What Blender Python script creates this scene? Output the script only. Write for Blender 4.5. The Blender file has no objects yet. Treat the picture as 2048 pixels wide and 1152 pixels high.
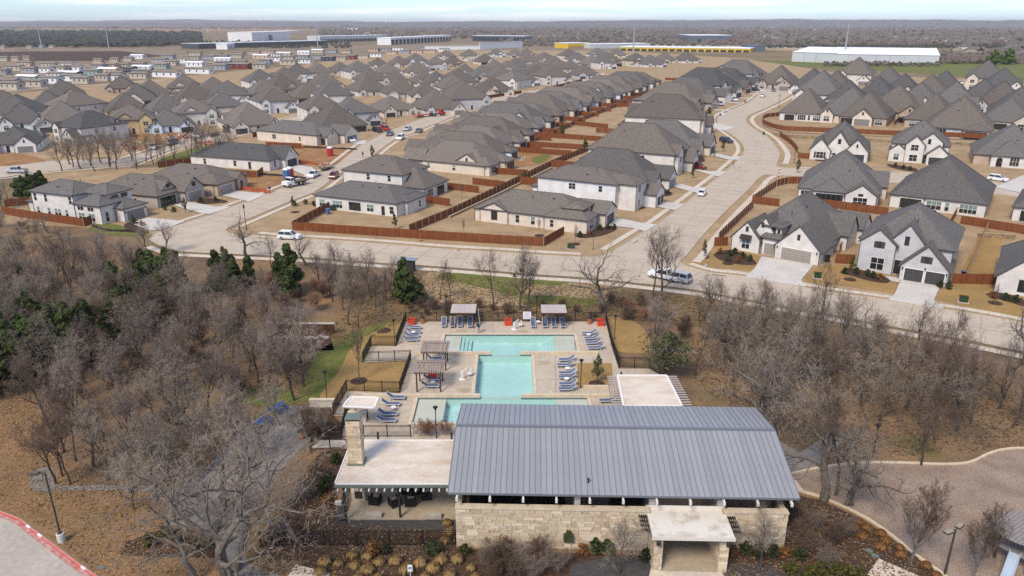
import bpy, bmesh, math, random
from mathutils import Vector, Matrix
from mathutils.geometry import tessellate_polygon
R = math.radians
rnd = random.Random(7)
SC = bpy.context.scene
COL = SC.collection
# ------------------------------------------------------------------ camera
FPX, CAMH = 1476.0, 43.0
PITCH = math.atan2(531.0, FPX)
cam = bpy.data.objects.new('camera', bpy.data.cameras.new('camera'))
COL.objects.link(cam)
cam.data.sensor_width = 36.0
cam.data.lens = FPX / 2048.0 * 36.0
cam.data.clip_start, cam.data.clip_end = 1.0, 60000.0
cam.location = (0, 0, CAMH)
cam.rotation_euler = (math.pi / 2 - PITCH, 0, 0)
SC.camera = cam
# ------------------------------------------------------------------ sky
SUN_EL, SUN_AZ = 48.0, 212.0          # azimuth measured from +Y clockwise: behind the camera, to its left
w = bpy.data.worlds.new('World'); SC.world = w; w.use_nodes = True
nt = w.node_tree; nt.nodes.clear()
def wn(t, **k):
    n = nt.nodes.new(t)
    for a, b in k.items(): setattr(n, a, b)
    return n
wo = wn('ShaderNodeOutputWorld'); bg = wn('ShaderNodeBackground'); bg.inputs[1].default_value = 0.118
sky = wn('ShaderNodeTexSky', sky_type='NISHITA', sun_disc=False)
sky.sun_elevation = R(SUN_EL); sky.sun_rotation = R(SUN_AZ); sky.air_density = 1.0; sky.dust_density = 0.4; sky.ozone_density = 2.0
tc = wn('ShaderNodeTexCoord'); mp = wn('ShaderNodeMapping'); mp.inputs['Scale'].default_value = (3.0, 3.0, 60.0)
nz = wn('ShaderNodeTexNoise'); nz.inputs['Scale'].default_value = 1.6; nz.inputs['Detail'].default_value = 6; nz.inputs['Roughness'].default_value = 0.55
rp = wn('ShaderNodeValToRGB'); rp.color_ramp.elements[0].position = 0.45; rp.color_ramp.elements[1].position = 0.74
rp.color_ramp.elements[0].color = (0.10, 0.10, 0.10, 1); rp.color_ramp.elements[1].color = (0.97, 0.97, 0.97, 1)
mx = wn('ShaderNodeMixRGB'); mx.inputs[2].default_value = (6.15, 5.98, 5.62, 1)
sm = wn('ShaderNodeMixRGB', blend_type='MULTIPLY'); sm.inputs[0].default_value = 1.0; sm.inputs[2].default_value = (0.52, 0.70, 0.99, 1)
L = nt.links.new
L(tc.outputs['Generated'], mp.inputs[0]); L(mp.outputs[0], nz.inputs[0]); L(nz.outputs[0], rp.inputs[0])
L(sky.outputs[0], sm.inputs[1]); L(sm.outputs[0], mx.inputs[1]); L(rp.outputs[0], mx.inputs[0]); L(mx.outputs[0], bg.inputs[0]); L(bg.outputs[0], wo.inputs[0])
sun = bpy.data.objects.new('sun', bpy.data.lights.new('sun', 'SUN')); COL.objects.link(sun)
sun.data.energy = 2.1; sun.data.angle = R(18); sun.data.color = (1.0, 0.88, 0.72)
sd = Vector((math.sin(R(SUN_AZ)) * math.cos(R(SUN_EL)), math.cos(R(SUN_AZ)) * math.cos(R(SUN_EL)), math.sin(R(SUN_EL))))
sun.rotation_euler = sd.to_track_quat('Z', 'Y').to_euler()
SC.view_settings.view_transform = 'Standard'; SC.view_settings.look = 'None'
SC.view_settings.exposure = 0.90; SC.view_settings.gamma = 1.0; SC.view_settings.use_curve_mapping = False
SC.render.engine = 'CYCLES'
SC.cycles.use_denoising = False
SC.cycles.max_bounces = 5; SC.cycles.diffuse_bounces = 3; SC.cycles.glossy_bounces = 2; SC.cycles.transmission_bounces = 2; SC.cycles.volume_bounces = 1; SC.cycles.transparent_max_bounces = 4
SC.cycles.caustics_reflective = False; SC.cycles.caustics_refractive = False
# ------------------------------------------------------------------ pixel of the photograph -> ground point
CP, SP = math.cos(PITCH), math.sin(PITCH)
def G(px, py, z=0.0):
    u = (px - 1024) / FPX; v = (py - 576) / FPX
    t = (z - CAMH) / (-SP - v * CP)
    return Vector((u * t, (CP - v * SP) * t, z))
def up_to(px, py, top):
    b = G(px, py); lo, hi = 0.0, 42.0
    for _ in range(40):
        m = (lo + hi) / 2; d = m - CAMH
        if 576 - FPX * (b.y * SP + d * CP) / (b.y * CP - d * SP) > top: lo = m
        else: hi = m
    return lo
def project(p):
    d = p[2] - CAMH; zc = p[1] * CP - d * SP
    if zc <= 1: return (-9999, -9999)
    return (1024 + FPX * p[0] / zc, 576 - FPX * (p[1] * SP + d * CP) / zc)
# ------------------------------------------------------------------ materials
def lin(c): return tuple((v / 12.92 if v <= 0.04045 else ((v + 0.055) / 1.055) ** 2.4) for v in c)
MATS = {}
def mat(name, base, rough=0.8, var=None, scale=1.0, detail=5.0, bump=0.0, spec=0.3, metal=0.0, coord='Object', rand=0.0, stretch=(1, 1, 1), lo=0.35, hi=0.65, emit=0.0, fine=0.0, fscale=20.0):
    m = bpy.data.materials.new(name); m.use_nodes = True; N = m.node_tree; b = N.nodes['Principled BSDF']; K = N.links.new
    b.inputs['Roughness'].default_value = rough; b.inputs['Metallic'].default_value = metal; b.inputs['Specular IOR Level'].default_value = spec
    base4 = (*base, 1)
    b.inputs['Base Color'].default_value = base4
    out = None
    if var is not None or bump or rand or fine:
        t = N.nodes.new('ShaderNodeTexCoord'); mpn = N.nodes.new('ShaderNodeMapping'); mpn.inputs['Scale'].default_value = stretch
        if coord == 'World':
            g = N.nodes.new('ShaderNodeNewGeometry'); K(g.outputs['Position'], mpn.inputs[0])
        else: K(t.outputs['Object'], mpn.inputs[0])
        n = N.nodes.new('ShaderNodeTexNoise'); n.inputs['Scale'].default_value = scale; n.inputs['Detail'].default_value = detail; n.inputs['Roughness'].default_value = 0.62
        K(mpn.outputs[0], n.inputs[0])
        col = None
        if var is not None:
            r = N.nodes.new('ShaderNodeValToRGB'); r.color_ramp.elements[0].position = lo; r.color_ramp.elements[1].position = hi
            r.color_ramp.elements[0].color = base4; r.color_ramp.elements[1].color = (*var, 1); K(n.outputs[0], r.inputs[0]); col = r.outputs[0]
        if fine:
            f = N.nodes.new('ShaderNodeTexNoise'); f.inputs['Scale'].default_value = fscale; f.inputs['Detail'].default_value = 3; K(mpn.outputs[0], f.inputs[0])
            ma = N.nodes.new('ShaderNodeMapRange'); ma.inputs[1].default_value = 0.3; ma.inputs[2].default_value = 0.7; ma.inputs[3].default_value = 1 - fine; ma.inputs[4].default_value = 1 + fine; K(f.outputs[0], ma.inputs[0])
            mm = N.nodes.new('ShaderNodeMixRGB'); mm.blend_type = 'MULTIPLY'; mm.inputs[0].default_value = 1
            if col: K(col, mm.inputs[1])
            else: mm.inputs[1].default_value = base4
            K(ma.outputs[0], mm.inputs[2]); col = mm.outputs[0]
        if rand:
            oi = N.nodes.new('ShaderNodeObjectInfo'); ma = N.nodes.new('ShaderNodeMapRange'); ma.inputs[3].default_value = 1 - rand; ma.inputs[4].default_value = 1 + rand; K(oi.outputs['Random'], ma.inputs[0])
            mm = N.nodes.new('ShaderNodeMixRGB'); mm.blend_type = 'MULTIPLY'; mm.inputs[0].default_value = 1
            if col: K(col, mm.inputs[1])
            else: mm.inputs[1].default_value = base4
            K(ma.outputs[0], mm.inputs[2]); col = mm.outputs[0]
        if col: K(col, b.inputs['Base Color'])
        if bump:
            bp = N.nodes.new('ShaderNodeBump'); bp.inputs['Strength'].default_value = bump; bp.inputs['Distance'].default_value = 0.05; K(n.outputs[0], bp.inputs['Height']); K(bp.outputs[0], b.inputs['Normal'])
    MATS[name] = m
    return m
def brickmat(name, c1, c2, mortar, bw, bh, ms=0.012, rough=0.85, boards=False):
    m = bpy.data.materials.new(name); m.use_nodes = True; N = m.node_tree; b = N.nodes['Principled BSDF']; K = N.links.new
    b.inputs['Roughness'].default_value = rough; b.inputs['Specular IOR Level'].default_value = 0.2
    t = N.nodes.new('ShaderNodeTexCoord'); s = N.nodes.new('ShaderNodeSeparateXYZ'); K(t.outputs['Object'], s.inputs[0])
    a = N.nodes.new('ShaderNodeMath'); a.operation = 'ADD'; K(s.outputs[0], a.inputs[0]); K(s.outputs[1], a.inputs[1])
    c = N.nodes.new('ShaderNodeCombineXYZ')
    if boards: K(s.outputs[2], c.inputs[1]); K(a.outputs[0], c.inputs[0])
    else: K(a.outputs[0], c.inputs[0]); K(s.outputs[2], c.inputs[1])
    br = N.nodes.new('ShaderNodeTexBrick'); br.inputs['Color1'].default_value = (*c1, 1); br.inputs['Color2'].default_value = (*c2, 1); br.inputs['Mortar'].default_value = (*mortar, 1)
    br.inputs['Scale'].default_value = 1.0; br.inputs['Brick Width'].default_value = bw; br.inputs['Row Height'].default_value = bh; br.inputs['Mortar Size'].default_value = ms
    if boards: br.offset = 0.0
    K(c.outputs[0], br.inputs[0])
    n = N.nodes.new('ShaderNodeTexNoise'); n.inputs['Scale'].default_value = 0.55; n.inputs['Detail'].default_value = 6; K(t.outputs['Object'], n.inputs[0])
    ma = N.nodes.new('ShaderNodeMapRange'); ma.inputs[1].default_value = .3; ma.inputs[2].default_value = .7; ma.inputs[3].default_value = 0.86; ma.inputs[4].default_value = 1.1; K(n.outputs[0], ma.inputs[0])
    mm = N.nodes.new('ShaderNodeMixRGB'); mm.blend_type = 'MULTIPLY'; mm.inputs[0].default_value = 1; K(br.outputs[0], mm.inputs[1]); K(ma.outputs[0], mm.inputs[2]); K(mm.outputs[0], b.inputs['Base Color'])
    MATS[name] = m; return m
def s(r, g, b): return lin((r / 255, g / 255, b / 255))
# roofs
for nm, c in (('shingle_grey', (0.112, 0.103, 0.095)), ('shingle_brown', (0.120, 0.102, 0.086)), ('shingle_dark', (0.082, 0.078, 0.075)), ('shingle_taupe', (0.138, 0.118, 0.101)), ('shingle_red', (0.16, 0.10, 0.08))):
    mat(nm, tuple(v * 0.72 for v in c), 0.9, tuple(v * 1.3 for v in c), scale=2.8, detail=9, lo=0.3, hi=0.7, rand=0.13, fine=0.34, fscale=6.0, spec=0.2)
mat('fascia', (0.055, 0.047, 0.042), 0.6); mat('white_trim', (0.72, 0.70, 0.66), 0.5); mat('gutter', (0.06, 0.05, 0.045), .5)
# walls
brickmat('white_brick', (0.66, 0.625, 0.575), (0.585, 0.55, 0.50), (0.56, 0.53, 0.48), 0.42, 0.14)
brickmat('cream_brick', (0.66, 0.58, 0.48), (0.58, 0.49, 0.39), (0.56, 0.50, 0.42), 0.42, 0.14)
brickmat('tan_brick', (0.47, 0.36, 0.27), (0.40, 0.30, 0.22), (0.44, 0.37, 0.29), 0.42, 0.14)
brickmat('grey_brick', (0.42, 0.41, 0.41), (0.50, 0.49, 0.49), (0.52, 0.51, 0.50), 0.42, 0.14)
brickmat('taupe_brick', (0.36, 0.31, 0.27), (0.42, 0.37, 0.33), (0.40, 0.36, 0.32), 0.42, 0.14)
brickmat('red_brick', (0.32, 0.20, 0.15), (0.38, 0.25, 0.19), (0.36, 0.29, 0.24), 0.42, 0.14)
brickmat('white_siding', (0.67, 0.665, 0.65), (0.64, 0.635, 0.62), (0.52, 0.515, 0.505), 40.0, 0.28, 0.012)
brickmat('light_stone', (0.58, 0.52, 0.45), (0.46, 0.40, 0.33), (0.50, 0.46, 0.40), 0.8, 0.26, 0.02)
brickmat('house_wrap', (0.62, 0.70, 0.78), (0.66, 0.73, 0.80), (0.5, 0.58, 0.66), 3.0, 1.3, 0.02)
brickmat('sheathing', (0.58, 0.43, 0.25), (0.52, 0.38, 0.21), (0.40, 0.28, 0.15), 1.22, 2.44, 0.02)
mat('glass', (0.018, 0.022, 0.022), 0.06, spec=0.6); mat('blind_glass', (0.20, 0.27, 0.25), 0.12, (0.13, 0.19, 0.18), scale=0.9, spec=0.6, rand=0.25)
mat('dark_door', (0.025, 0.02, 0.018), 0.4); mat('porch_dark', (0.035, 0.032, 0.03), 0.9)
for nm, c in (('garage_grey', (0.20, 0.19, 0.175)), ('garage_dark', (0.05, 0.047, 0.045)), ('garage_white', (0.66, 0.65, 0.62)), ('garage_blue', (0.10, 0.13, 0.16)), ('garage_taupe', (0.29, 0.26, 0.22))):
    mat(nm, c, 0.55, spec=0.3)
# ground
mat('lawn_tan', (0.37, 0.262, 0.150), 0.95, (0.27, 0.19, 0.108), scale=0.16, coord='World', fine=0.16, fscale=3.0, spec=0.1)
mat('lawn_gold', (0.33, 0.205, 0.078), 0.95, (0.25, 0.165, 0.065), scale=0.2, coord='World', fine=0.18, fscale=3.0, spec=0.1)
mat('lawn_green', (0.085, 0.12, 0.022), 0.95, (0.17, 0.15, 0.05), scale=0.5, coord='World', fine=0.3, fscale=5.0, spec=0.1)
mat('bare_dirt', (0.33, 0.185, 0.085), 0.95, (0.22, 0.115, 0.05), scale=0.22, coord='World', fine=0.22, fscale=2.0, spec=0.1)
mat('mulch', (0.045, 0.028, 0.020), 0.95, (0.09, 0.055, 0.036), scale=2.2, coord='World', fine=0.4, fscale=9.0, bump=0.5, spec=0.1)
def concrete(nm, c, f=1.0): mat(nm, c, 0.85, tuple(v * 0.80 for v in c), scale=0.22 * f, coord='World', detail=7, fine=0.11, fscale=2.2, spec=0.25, lo=.3, hi=.7)
concrete('road_concrete', (0.48, 0.40, 0.305)); concrete('walk_concrete', (0.58, 0.50, 0.395)); concrete('drive_concrete', (0.55, 0.515, 0.46)); concrete('deck_concrete', (0.50, 0.415, 0.315)); concrete('kerb_concrete', (0.50, 0.425, 0.33)); concrete('lot_concrete', (0.43, 0.38, 0.32)); concrete('path_tan', (0.60, 0.52, 0.41)); concrete('patio_floor', (0.40, 0.33, 0.235), 2.0)
mat('road_joint', (0.26, 0.21, 0.16), 0.9)
mat('gravel_grey', (0.24, 0.225, 0.205), 0.95, (0.15, 0.138, 0.125), scale=1.2, coord='World', fine=0.35, fscale=9, bump=0.4, spec=0.1)
mat('red_paint', (0.42, 0.045, 0.04), 0.6, (0.50, 0.10, 0.09), scale=1.5, coord='World'); mat('white_paint', (0.78, 0.74, 0.72), 0.6)
# wood, metal
def fence_mat(name, c1, c2, gap):
    return brickmat(name, c1, c2, gap, 0.142, 60.0, 0.010, boards=True)
fence_mat('cedar_boards', (0.215, 0.072, 0.025), (0.150, 0.048, 0.017), (0.07, 0.018, 0.007))
mat('cedar_rail', (0.29, 0.115, 0.05), 0.8, (0.22, 0.085, 0.037), scale=3); mat('steel_post', (0.42, 0.33, 0.26), 0.6)
mat('black_iron', (0.012, 0.011, 0.011), 0.5, spec=0.4); mat('dark_wood', (0.062, 0.034, 0.022), 0.7, (0.09, 0.05, 0.033), scale=4, stretch=(1, 1, .2)); mat('pergola_top', (0.33, 0.27, 0.23), 0.75, (0.25, 0.2, 0.17), scale=3)
mat('canopy_grey', (0.48, 0.42, 0.39), 0.7, (0.40, 0.345, 0.32), scale=2.0, fine=.1); mat('dark_steel', (0.03, 0.027, 0.025), 0.5)
mat('bark_dark', (0.060, 0.046, 0.037), 0.95, (0.105, 0.085, 0.07), scale=4, detail=4, spec=0.1, rand=.15); mat('bark_grey', (0.17, 0.147, 0.125), 0.95, (0.085, 0.07, 0.058), scale=3, spec=0.1, rand=.15)
mat('twig_grey', (0.225, 0.182, 0.143), 0.95, spec=0.1, rand=0.16); mat('twig_mauve', (0.195, 0.150, 0.120), 0.95, spec=0.1, rand=0.18); mat('twig_brown', (0.115, 0.078, 0.056), 0.95, spec=0.1, rand=0.15); mat('twig_red', (0.24, 0.125, 0.08), 0.95, spec=0.1, rand=0.15)
mat('leaf_live', (0.065, 0.07, 0.032), .85, (0.11, 0.11, 0.06), scale=1.5, spec=.15); mat('leaf_cedar', (0.028, 0.046, 0.014), 0.85, (0.060, 0.074, 0.020), scale=0.9, spec=0.15, rand=.2); mat('leaf_olive', (0.055, 0.062, 0.014), 0.85, (0.095, 0.085, 0.02), scale=0.9, spec=0.15); mat('leaf_bright', (0.05, 0.10, 0.014), 0.85, (0.10, 0.14, 0.02), scale=0.8, spec=.15); mat('leaf_shrub', (0.024, 0.038, 0.012), .85, (0.055, 0.062, 0.024), scale=1.2, spec=.15, rand=.2); mat('leaf_rust', (0.16, 0.065, 0.025), .9, (0.22, 0.11, 0.04), scale=1, spec=.1)
mat('tuft_straw', (0.30, 0.205, 0.085), .95, (0.20, 0.125, 0.05), scale=3, spec=.1, rand=.15); mat('tuft_rust', (0.20, 0.10, 0.035), .95, (0.13, 0.065, 0.025), scale=3, spec=.1, rand=.15)
# ------------------------------------------------------------------ mesh builder
class MB:
    def __init__(self): self.v = []; self.f = []; self.m = []
    def face(self, idx, mi=0): self.f.append(idx); self.m.append(mi)
    def quad(self, a, b, c, d, mi=0):
        n = len(self.v); self.v += [tuple(a), tuple(b), tuple(c), tuple(d)]; self.face((n, n + 1, n + 2, n + 3), mi)
    def poly(self, pts, mi=0):
        n = len(self.v); self.v += [tuple(p) for p in pts]; self.face(tuple(range(n, n + len(pts))), mi)
    def box(self, x0, y0, z0, x1, y1, z1, mi=0, M=None):
        n = len(self.v); P = [(x0, y0, z0), (x1, y0, z0), (x1, y1, z0), (x0, y1, z0), (x0, y0, z1), (x1, y0, z1), (x1, y1, z1), (x0, y1, z1)]
        if M is not None: P = [tuple(M @ Vector(p)) for p in P]
        self.v += P
        for q in ((3, 2, 1, 0), (4, 5, 6, 7), (0, 1, 5, 4), (1, 2, 6, 5), (2, 3, 7, 6), (3, 0, 4, 7)): self.face(tuple(n + i for i in q), mi)
    def prism(self, pts, z0, z1, mi=0, side=None):
        # closed prism over a counter-clockwise outline
        k = len(pts); n = len(self.v); self.v += [(p[0], p[1], z0) for p in pts] + [(p[0], p[1], z1) for p in pts]
        self.face(tuple(n + k + i for i in range(k)), mi); self.face(tuple(n + k - 1 - i for i in range(k)), mi)
        for i in range(k): j = (i + 1) % k; self.face((n + i, n + j, n + k + j, n + k + i), mi if side is None else side)
    def tube(self, pts, rad, sides=6, mi=0, cap=True):
        n0 = len(self.v); k = len(pts)
        for i in range(k):
            p = Vector(pts[i]); d = (Vector(pts[min(i + 1, k - 1)]) - Vector(pts[max(i - 1, 0)]))
            if d.length < 1e-6: d = Vector((0, 0, 1))
            d.normalize(); a = d.cross(Vector((0.31, 0.94, 0.12)));
            if a.length < 0.05: a = d.cross(Vector((1, 0, 0)))
            a.normalize(); b = d.cross(a); r = rad[i] if isinstance(rad, (list, tuple)) else rad
            for q in range(sides):
                t = 2 * math.pi * q / sides; self.v.append(tuple(p + a * (math.cos(t) * r) + b * (math.sin(t) * r)))
        for i in range(k - 1):
            for q in range(sides):
                q2 = (q + 1) % sides; self.face((n0 + i * sides + q, n0 + i * sides + q2, n0 + (i + 1) * sides + q2, n0 + (i + 1) * sides + q), mi)
        if cap and sides > 2:
            self.face(tuple(n0 + sides - 1 - q for q in range(sides)), mi); self.face(tuple(n0 + (k - 1) * sides + q for q in range(sides)), mi)
    def bar(self, a, b, wd, ht=None, mi=0):
        a = Vector(a); b = Vector(b); d = b - a; l = d.length
        if l < 1e-6: return
        M = Matrix.Translation(a) @ d.to_track_quat('X', 'Z').to_matrix().to_4x4(); ht = wd if ht is None else ht
        self.box(0, -wd / 2, -ht / 2, l, wd / 2, ht / 2, mi, M)
    def lathe(self, prof, sides=12, cx=0, cy=0, mi=0):
        n0 = len(self.v); k = len(prof)
        for r, z in prof:
            for q in range(sides): t = 2 * math.pi * q / sides; self.v.append((cx + math.cos(t) * r, cy + math.sin(t) * r, z))
        for i in range(k - 1):
            for q in range(sides): q2 = (q + 1) % sides; self.face((n0 + i * sides + q, n0 + i * sides + q2, n0 + (i + 1) * sides + q2, n0 + (i + 1) * sides + q), mi)
        self.face(tuple(n0 + sides - 1 - q for q in range(sides)), mi); self.face(tuple(n0 + (k - 1) * sides + q for q in range(sides)), mi)
    def mesh(self, name, mats, smooth=False):
        me = bpy.data.meshes.new(name); me.from_pydata(self.v, [], self.f)
        for x in ([mats] if isinstance(mats, str) else mats): me.materials.append(MATS[x])
        if any(self.m): me.polygons.foreach_set('material_index', self.m)
        if smooth: me.polygons.foreach_set('use_smooth', [True] * len(self.f))
        me.update(); return me
def ob(name, me, parent=None, loc=(0, 0, 0), rz=0.0, scale=None, rot=None, **props):
    o = bpy.data.objects.new(name, me); COL.objects.link(o); o.location = loc
    if rot is not None: o.rotation_euler = rot
    elif rz: o.rotation_euler = (0, 0, rz)
    if scale is not None: o.scale = scale
    if parent is not None: o.parent = parent
    for k, v in props.items():
        if v is not None: o[k] = v
    return o
def thing(name, label, cat, loc=(0, 0, 0), rz=0.0, group=None, me=None, scale=None):
    return ob(name, me, None, loc, rz, scale, label=label, category=cat, group=group)
def struct(name, me, kind='structure', loc=(0, 0, 0)): return ob(name, me, None, loc, kind=kind)
def copy_tree(o, parent=None, loc=None, rz=None, label=None, group=None, scale=None, first=True):
    c = o.copy(); COL.objects.link(c)
    if parent is not None: c.parent = parent
    if loc is not None: c.location = loc
    if rz is not None: c.rotation_euler = (0, 0, rz)
    if scale is not None: c.scale = (scale,) * 3 if not isinstance(scale, tuple) else scale
    if label: c['label'] = label
    if group: c['group'] = group
    for ch in KIDS.get(o.name, ()) if o.name in KIDS else list(o.children): copy_tree(ch, c, first=False)
    return c
KIDS = {}
def smooth(pts, n=6, closed=False):
    pts = [Vector(p) for p in pts]; k = len(pts); out = []
    if k < 3: return pts
    for i in range(k if closed else k - 1):
        if closed: a, b, c, d = pts[i - 1], pts[i], pts[(i + 1) % k], pts[(i + 2) % k]
        else: a, b, c, d = pts[max(i - 1, 0)], pts[i], pts[i + 1], pts[min(i + 2, k - 1)]
        for j in range(n):
            t = j / n; out.append(0.5 * ((2 * b) + (c - a) * t + (2 * a - 5 * b + 4 * c - d) * t * t + (3 * b - a - 3 * c + d) * t ** 3))
    if not closed: out.append(pts[-1])
    return out
def offset(pts, d):
    # shift a world polyline sideways (positive: to the left of its direction)
    out = []
    for i, p in enumerate(pts):
        t = (pts[min(i + 1, len(pts) - 1)] - pts[max(i - 1, 0)]); t.z = 0; t.normalize(); out.append(p + Vector((-t.y, t.x, 0)) * d)
    return out
def flat(name, pts, z, m, kind='structure', sm=0):
    if sm: pts = smooth(pts, sm, True)
    P = [Vector((p[0], p[1], z)) for p in pts]; tris = tessellate_polygon([P]); b = MB(); b.v = [tuple(p) for p in P]
    for t in tris:
        a, c, d = (P[i] for i in t); t = tuple(t)
        if (c - a).cross(d - a).z < 0: t = t[::-1]
        b.face(t)
    return struct(name, b.mesh(name, m), kind)
def pxflat(name, px, z, m, sm=0): return flat(name, [G(*p) for p in px], z, m, 'structure', sm)
def strip(b, A, B, z, mi=0):
    for i in range(len(A) - 1): b.quad((A[i].x, A[i].y, z), (A[i + 1].x, A[i + 1].y, z), (B[i + 1].x, B[i + 1].y, z), (B[i].x, B[i].y, z), mi)
def resample(pts, step):
    out = [pts[0].copy()]; acc = 0.0
    for i in range(len(pts) - 1):
        a, b = pts[i], pts[i + 1]; l = (b - a).length; t = step - acc
        while t <= l: out.append(a.lerp(b, t / l)); t += step
        acc = (acc + l) % step if l else acc
    out.append(pts[-1].copy()); return out
# ------------------------------------------------------------------ the ground
mat('ground', (0.22, 0.155, 0.085), 0.95, (0.145, 0.115, 0.065), scale=0.012, coord='World', detail=9, fine=0.2, fscale=1.5, spec=0.1)
def park_mat():
    m = mat('park_ground', (0.15, 0.098, 0.058), 0.95, (0.235, 0.15, 0.078), scale=0.13, coord='World', detail=9, fine=0.28, fscale=4.0, spec=0.1, bump=0.3)
    N = m.node_tree; K = N.links.new; b = N.nodes['Principled BSDF']; src = b.inputs['Base Color'].links[0].from_socket
    g = N.nodes.new('ShaderNodeNewGeometry')
    def layer(src, scale, lo, hi, col, amt, off):
        mp_ = N.nodes.new('ShaderNodeMapping'); mp_.inputs['Location'].default_value = (off, off * .7, 0); K(g.outputs['Position'], mp_.inputs[0])
        n = N.nodes.new('ShaderNodeTexNoise'); n.inputs['Scale'].default_value = scale; n.inputs['Detail'].default_value = 8; n.inputs['Roughness'].default_value = .65; K(mp_.outputs[0], n.inputs[0])
        r = N.nodes.new('ShaderNodeMapRange'); r.inputs[1].default_value = lo; r.inputs[2].default_value = hi; r.inputs[4].default_value = amt; K(n.outputs[0], r.inputs[0])
        mm = N.nodes.new('ShaderNodeMixRGB'); K(r.outputs[0], mm.inputs[0]); K(src, mm.inputs[1]); mm.inputs[2].default_value = (*col, 1); return mm.outputs[0]
    src = layer(src, 0.075, 0.56, 0.68, (0.125, 0.115, 0.035), 0.75, 31)
    src = layer(src, 0.11, 0.58, 0.70, (0.36, 0.19, 0.085), 0.7, 77)
    src = layer(src, 0.09, 0.50, 0.62, (0.105, 0.075, 0.052), 0.8, 140)
    K(src, b.inputs['Base Color'])
mat('scrub', (0.27, 0.205, 0.135), .95, (0.15, 0.115, 0.075), scale=.02, coord='World', detail=9, fine=.25, fscale=.3, spec=.1); mat('slope_tan', (0.27, 0.158, 0.078), .95, (0.185, 0.118, 0.06), scale=.25, coord='World', detail=9, fine=.2, fscale=5, spec=.1)
park_mat()
b = MB(); b.quad((-16000, -400, -0.08), (16000, -400, -0.08), (16000, 30000, -0.08), (-16000, 30000, -0.08)); struct('ground', b.mesh('ground', 'ground'))
PARK = [(-900, 760), (-200, 470), (0, 448), (150, 452), (230, 470), (300, 492), (374, 507), (500, 516), (640, 522), (840, 537), (1000, 549), (1250, 570), (1445, 597), (1648, 633), (1850, 672), (2048, 712), (2600, 860), (2600, 1500), (-700, 1500)]
pxflat('park_ground', PARK, -0.04, 'park_ground')
LOTS = [(-500, 330), (60, 332), (0, 448), (150, 452), (300, 470), (400, 480), (700, 500), (1000, 530), (1300, 560), (1600, 600), (2048, 690), (2500, 820), (2600, 300), (2048, 160), (1700, 150), (1500, 118), (1100, 92), (850, 95), (600, 130), (300, 158), (0, 190)]
pxflat('lawn', LOTS, -0.045, 'lawn_tan')
def patch(name, px, z, m, sm=4): return pxflat(name, px, z, m, sm)
# meadow behind the pool, strips of green, bare soil on the building lots
patch('meadow', [(860, 545), (1000, 552), (1150, 566), (1220, 585), (1200, 606), (1000, 612), (880, 606), (850, 575)], 0.0, 'lawn_tan')
patch('grass_strip', [(890, 546), (1000, 551), (1130, 562), (1120, 570), (1050, 572), (1030, 592), (985, 580), (940, 570), (880, 560)], 0.008, 'lawn_green')
patch('grass_strip', [(1050, 590), (1200, 600), (1190, 612), (1060, 612)], 0.008, 'lawn_green')
patch('grass_strip', [(200, 445), (260, 455), (300, 465), (255, 472), (180, 462)], 0.0, 'lawn_green')
patch('grass_strip', [(640, 700), (720, 660), (800, 640), (790, 690), (730, 720), (690, 770), (645, 790), (600, 800), (620, 740)], 0.0, 'lawn_green')
patch('grass_strip', [(470, 800), (540, 770), (600, 800), (540, 812)], 0.0, 'lawn_green'); patch('grass_strip', [(330, 790), (400, 760), (450, 800), (380, 830)], 0.0, 'lawn_gold')
patch('lawn_slope', [(700, 700), (740, 668), (808, 640), (790, 690), (735, 700), (722, 726), (815, 726), (797, 783), (690, 783), (660, 800), (640, 790), (680, 740)], 0.008, 'lawn_gold')
patch('lawn_slope', [(1216, 634), (1280, 650), (1300, 700), (1240, 704), (1226, 680)], 0.004, 'lawn_gold')
patch('grass_strip', [(0, 250), (68, 250), (66, 268), (0, 270)], 0.0, 'lawn_green')
patch('grass_strip', [(320, 318), (420, 288), (415, 300), (330, 335)], 0.0, 'lawn_green')
patch('bare_dirt', [(585, 293), (640, 292), (690, 298), (715, 305), (700, 325), (660, 330), (590, 325)], 0.0, 'bare_dirt')
patch('bare_dirt', [(440, 352), (520, 350), (590, 358), (560, 372), (535, 388), (470, 386)], 0.0, 'bare_dirt')
patch('bare_dirt', [(968, 312), (1050, 305), (1105, 308), (1080, 328), (990, 335)], 0.0, 'bare_dirt')
patch('grass_strip', [(1070, 313), (1100, 310), (1085, 325), (1065, 324)], 0.01, 'lawn_green')
patch('bare_dirt', [(170, 250), (330, 262), (420, 262), (400, 280), (330, 300), (200, 290)], -0.01, 'bare_dirt')
patch('bare_dirt', [(0, 300), (90, 320), (60, 332), (-20, 330)], -0.01, 'bare_dirt')
patch('field', [(1500, 120), (1600, 133), (1900, 150), (1990, 160), (2060, 170), (2060, 130), (1900, 118), (1590, 122)], -0.02, 'lawn_green', 0)
patch('bare_field', [(-100, 96), (350, 92), (380, 108), (200, 122), (-100, 118)], -0.02, 'scrub', 0)
patch('ploughed_field', [(-100, 104), (240, 102), (330, 112), (200, 122), (-100, 121)], 0.02, 'mulch', 0)
patch('bare_dirt', [(-100, 52), (500, 50), (900, 56), (500, 62), (240, 63), (-100, 58)], 0.0, 'bare_dirt', 0)
patch('grass_strip', [(-100, 58), (230, 59), (330, 66), (-100, 64)], 0.2, 'lawn_green', 0)
patch('scrub_field', [(-100, 120), (320, 112), (640, 92), (900, 86), (1100, 84), (1300, 88), (1250, 102), (860, 100), (620, 118), (280, 155), (-100, 200)], -0.025, 'scrub', 0)
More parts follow.
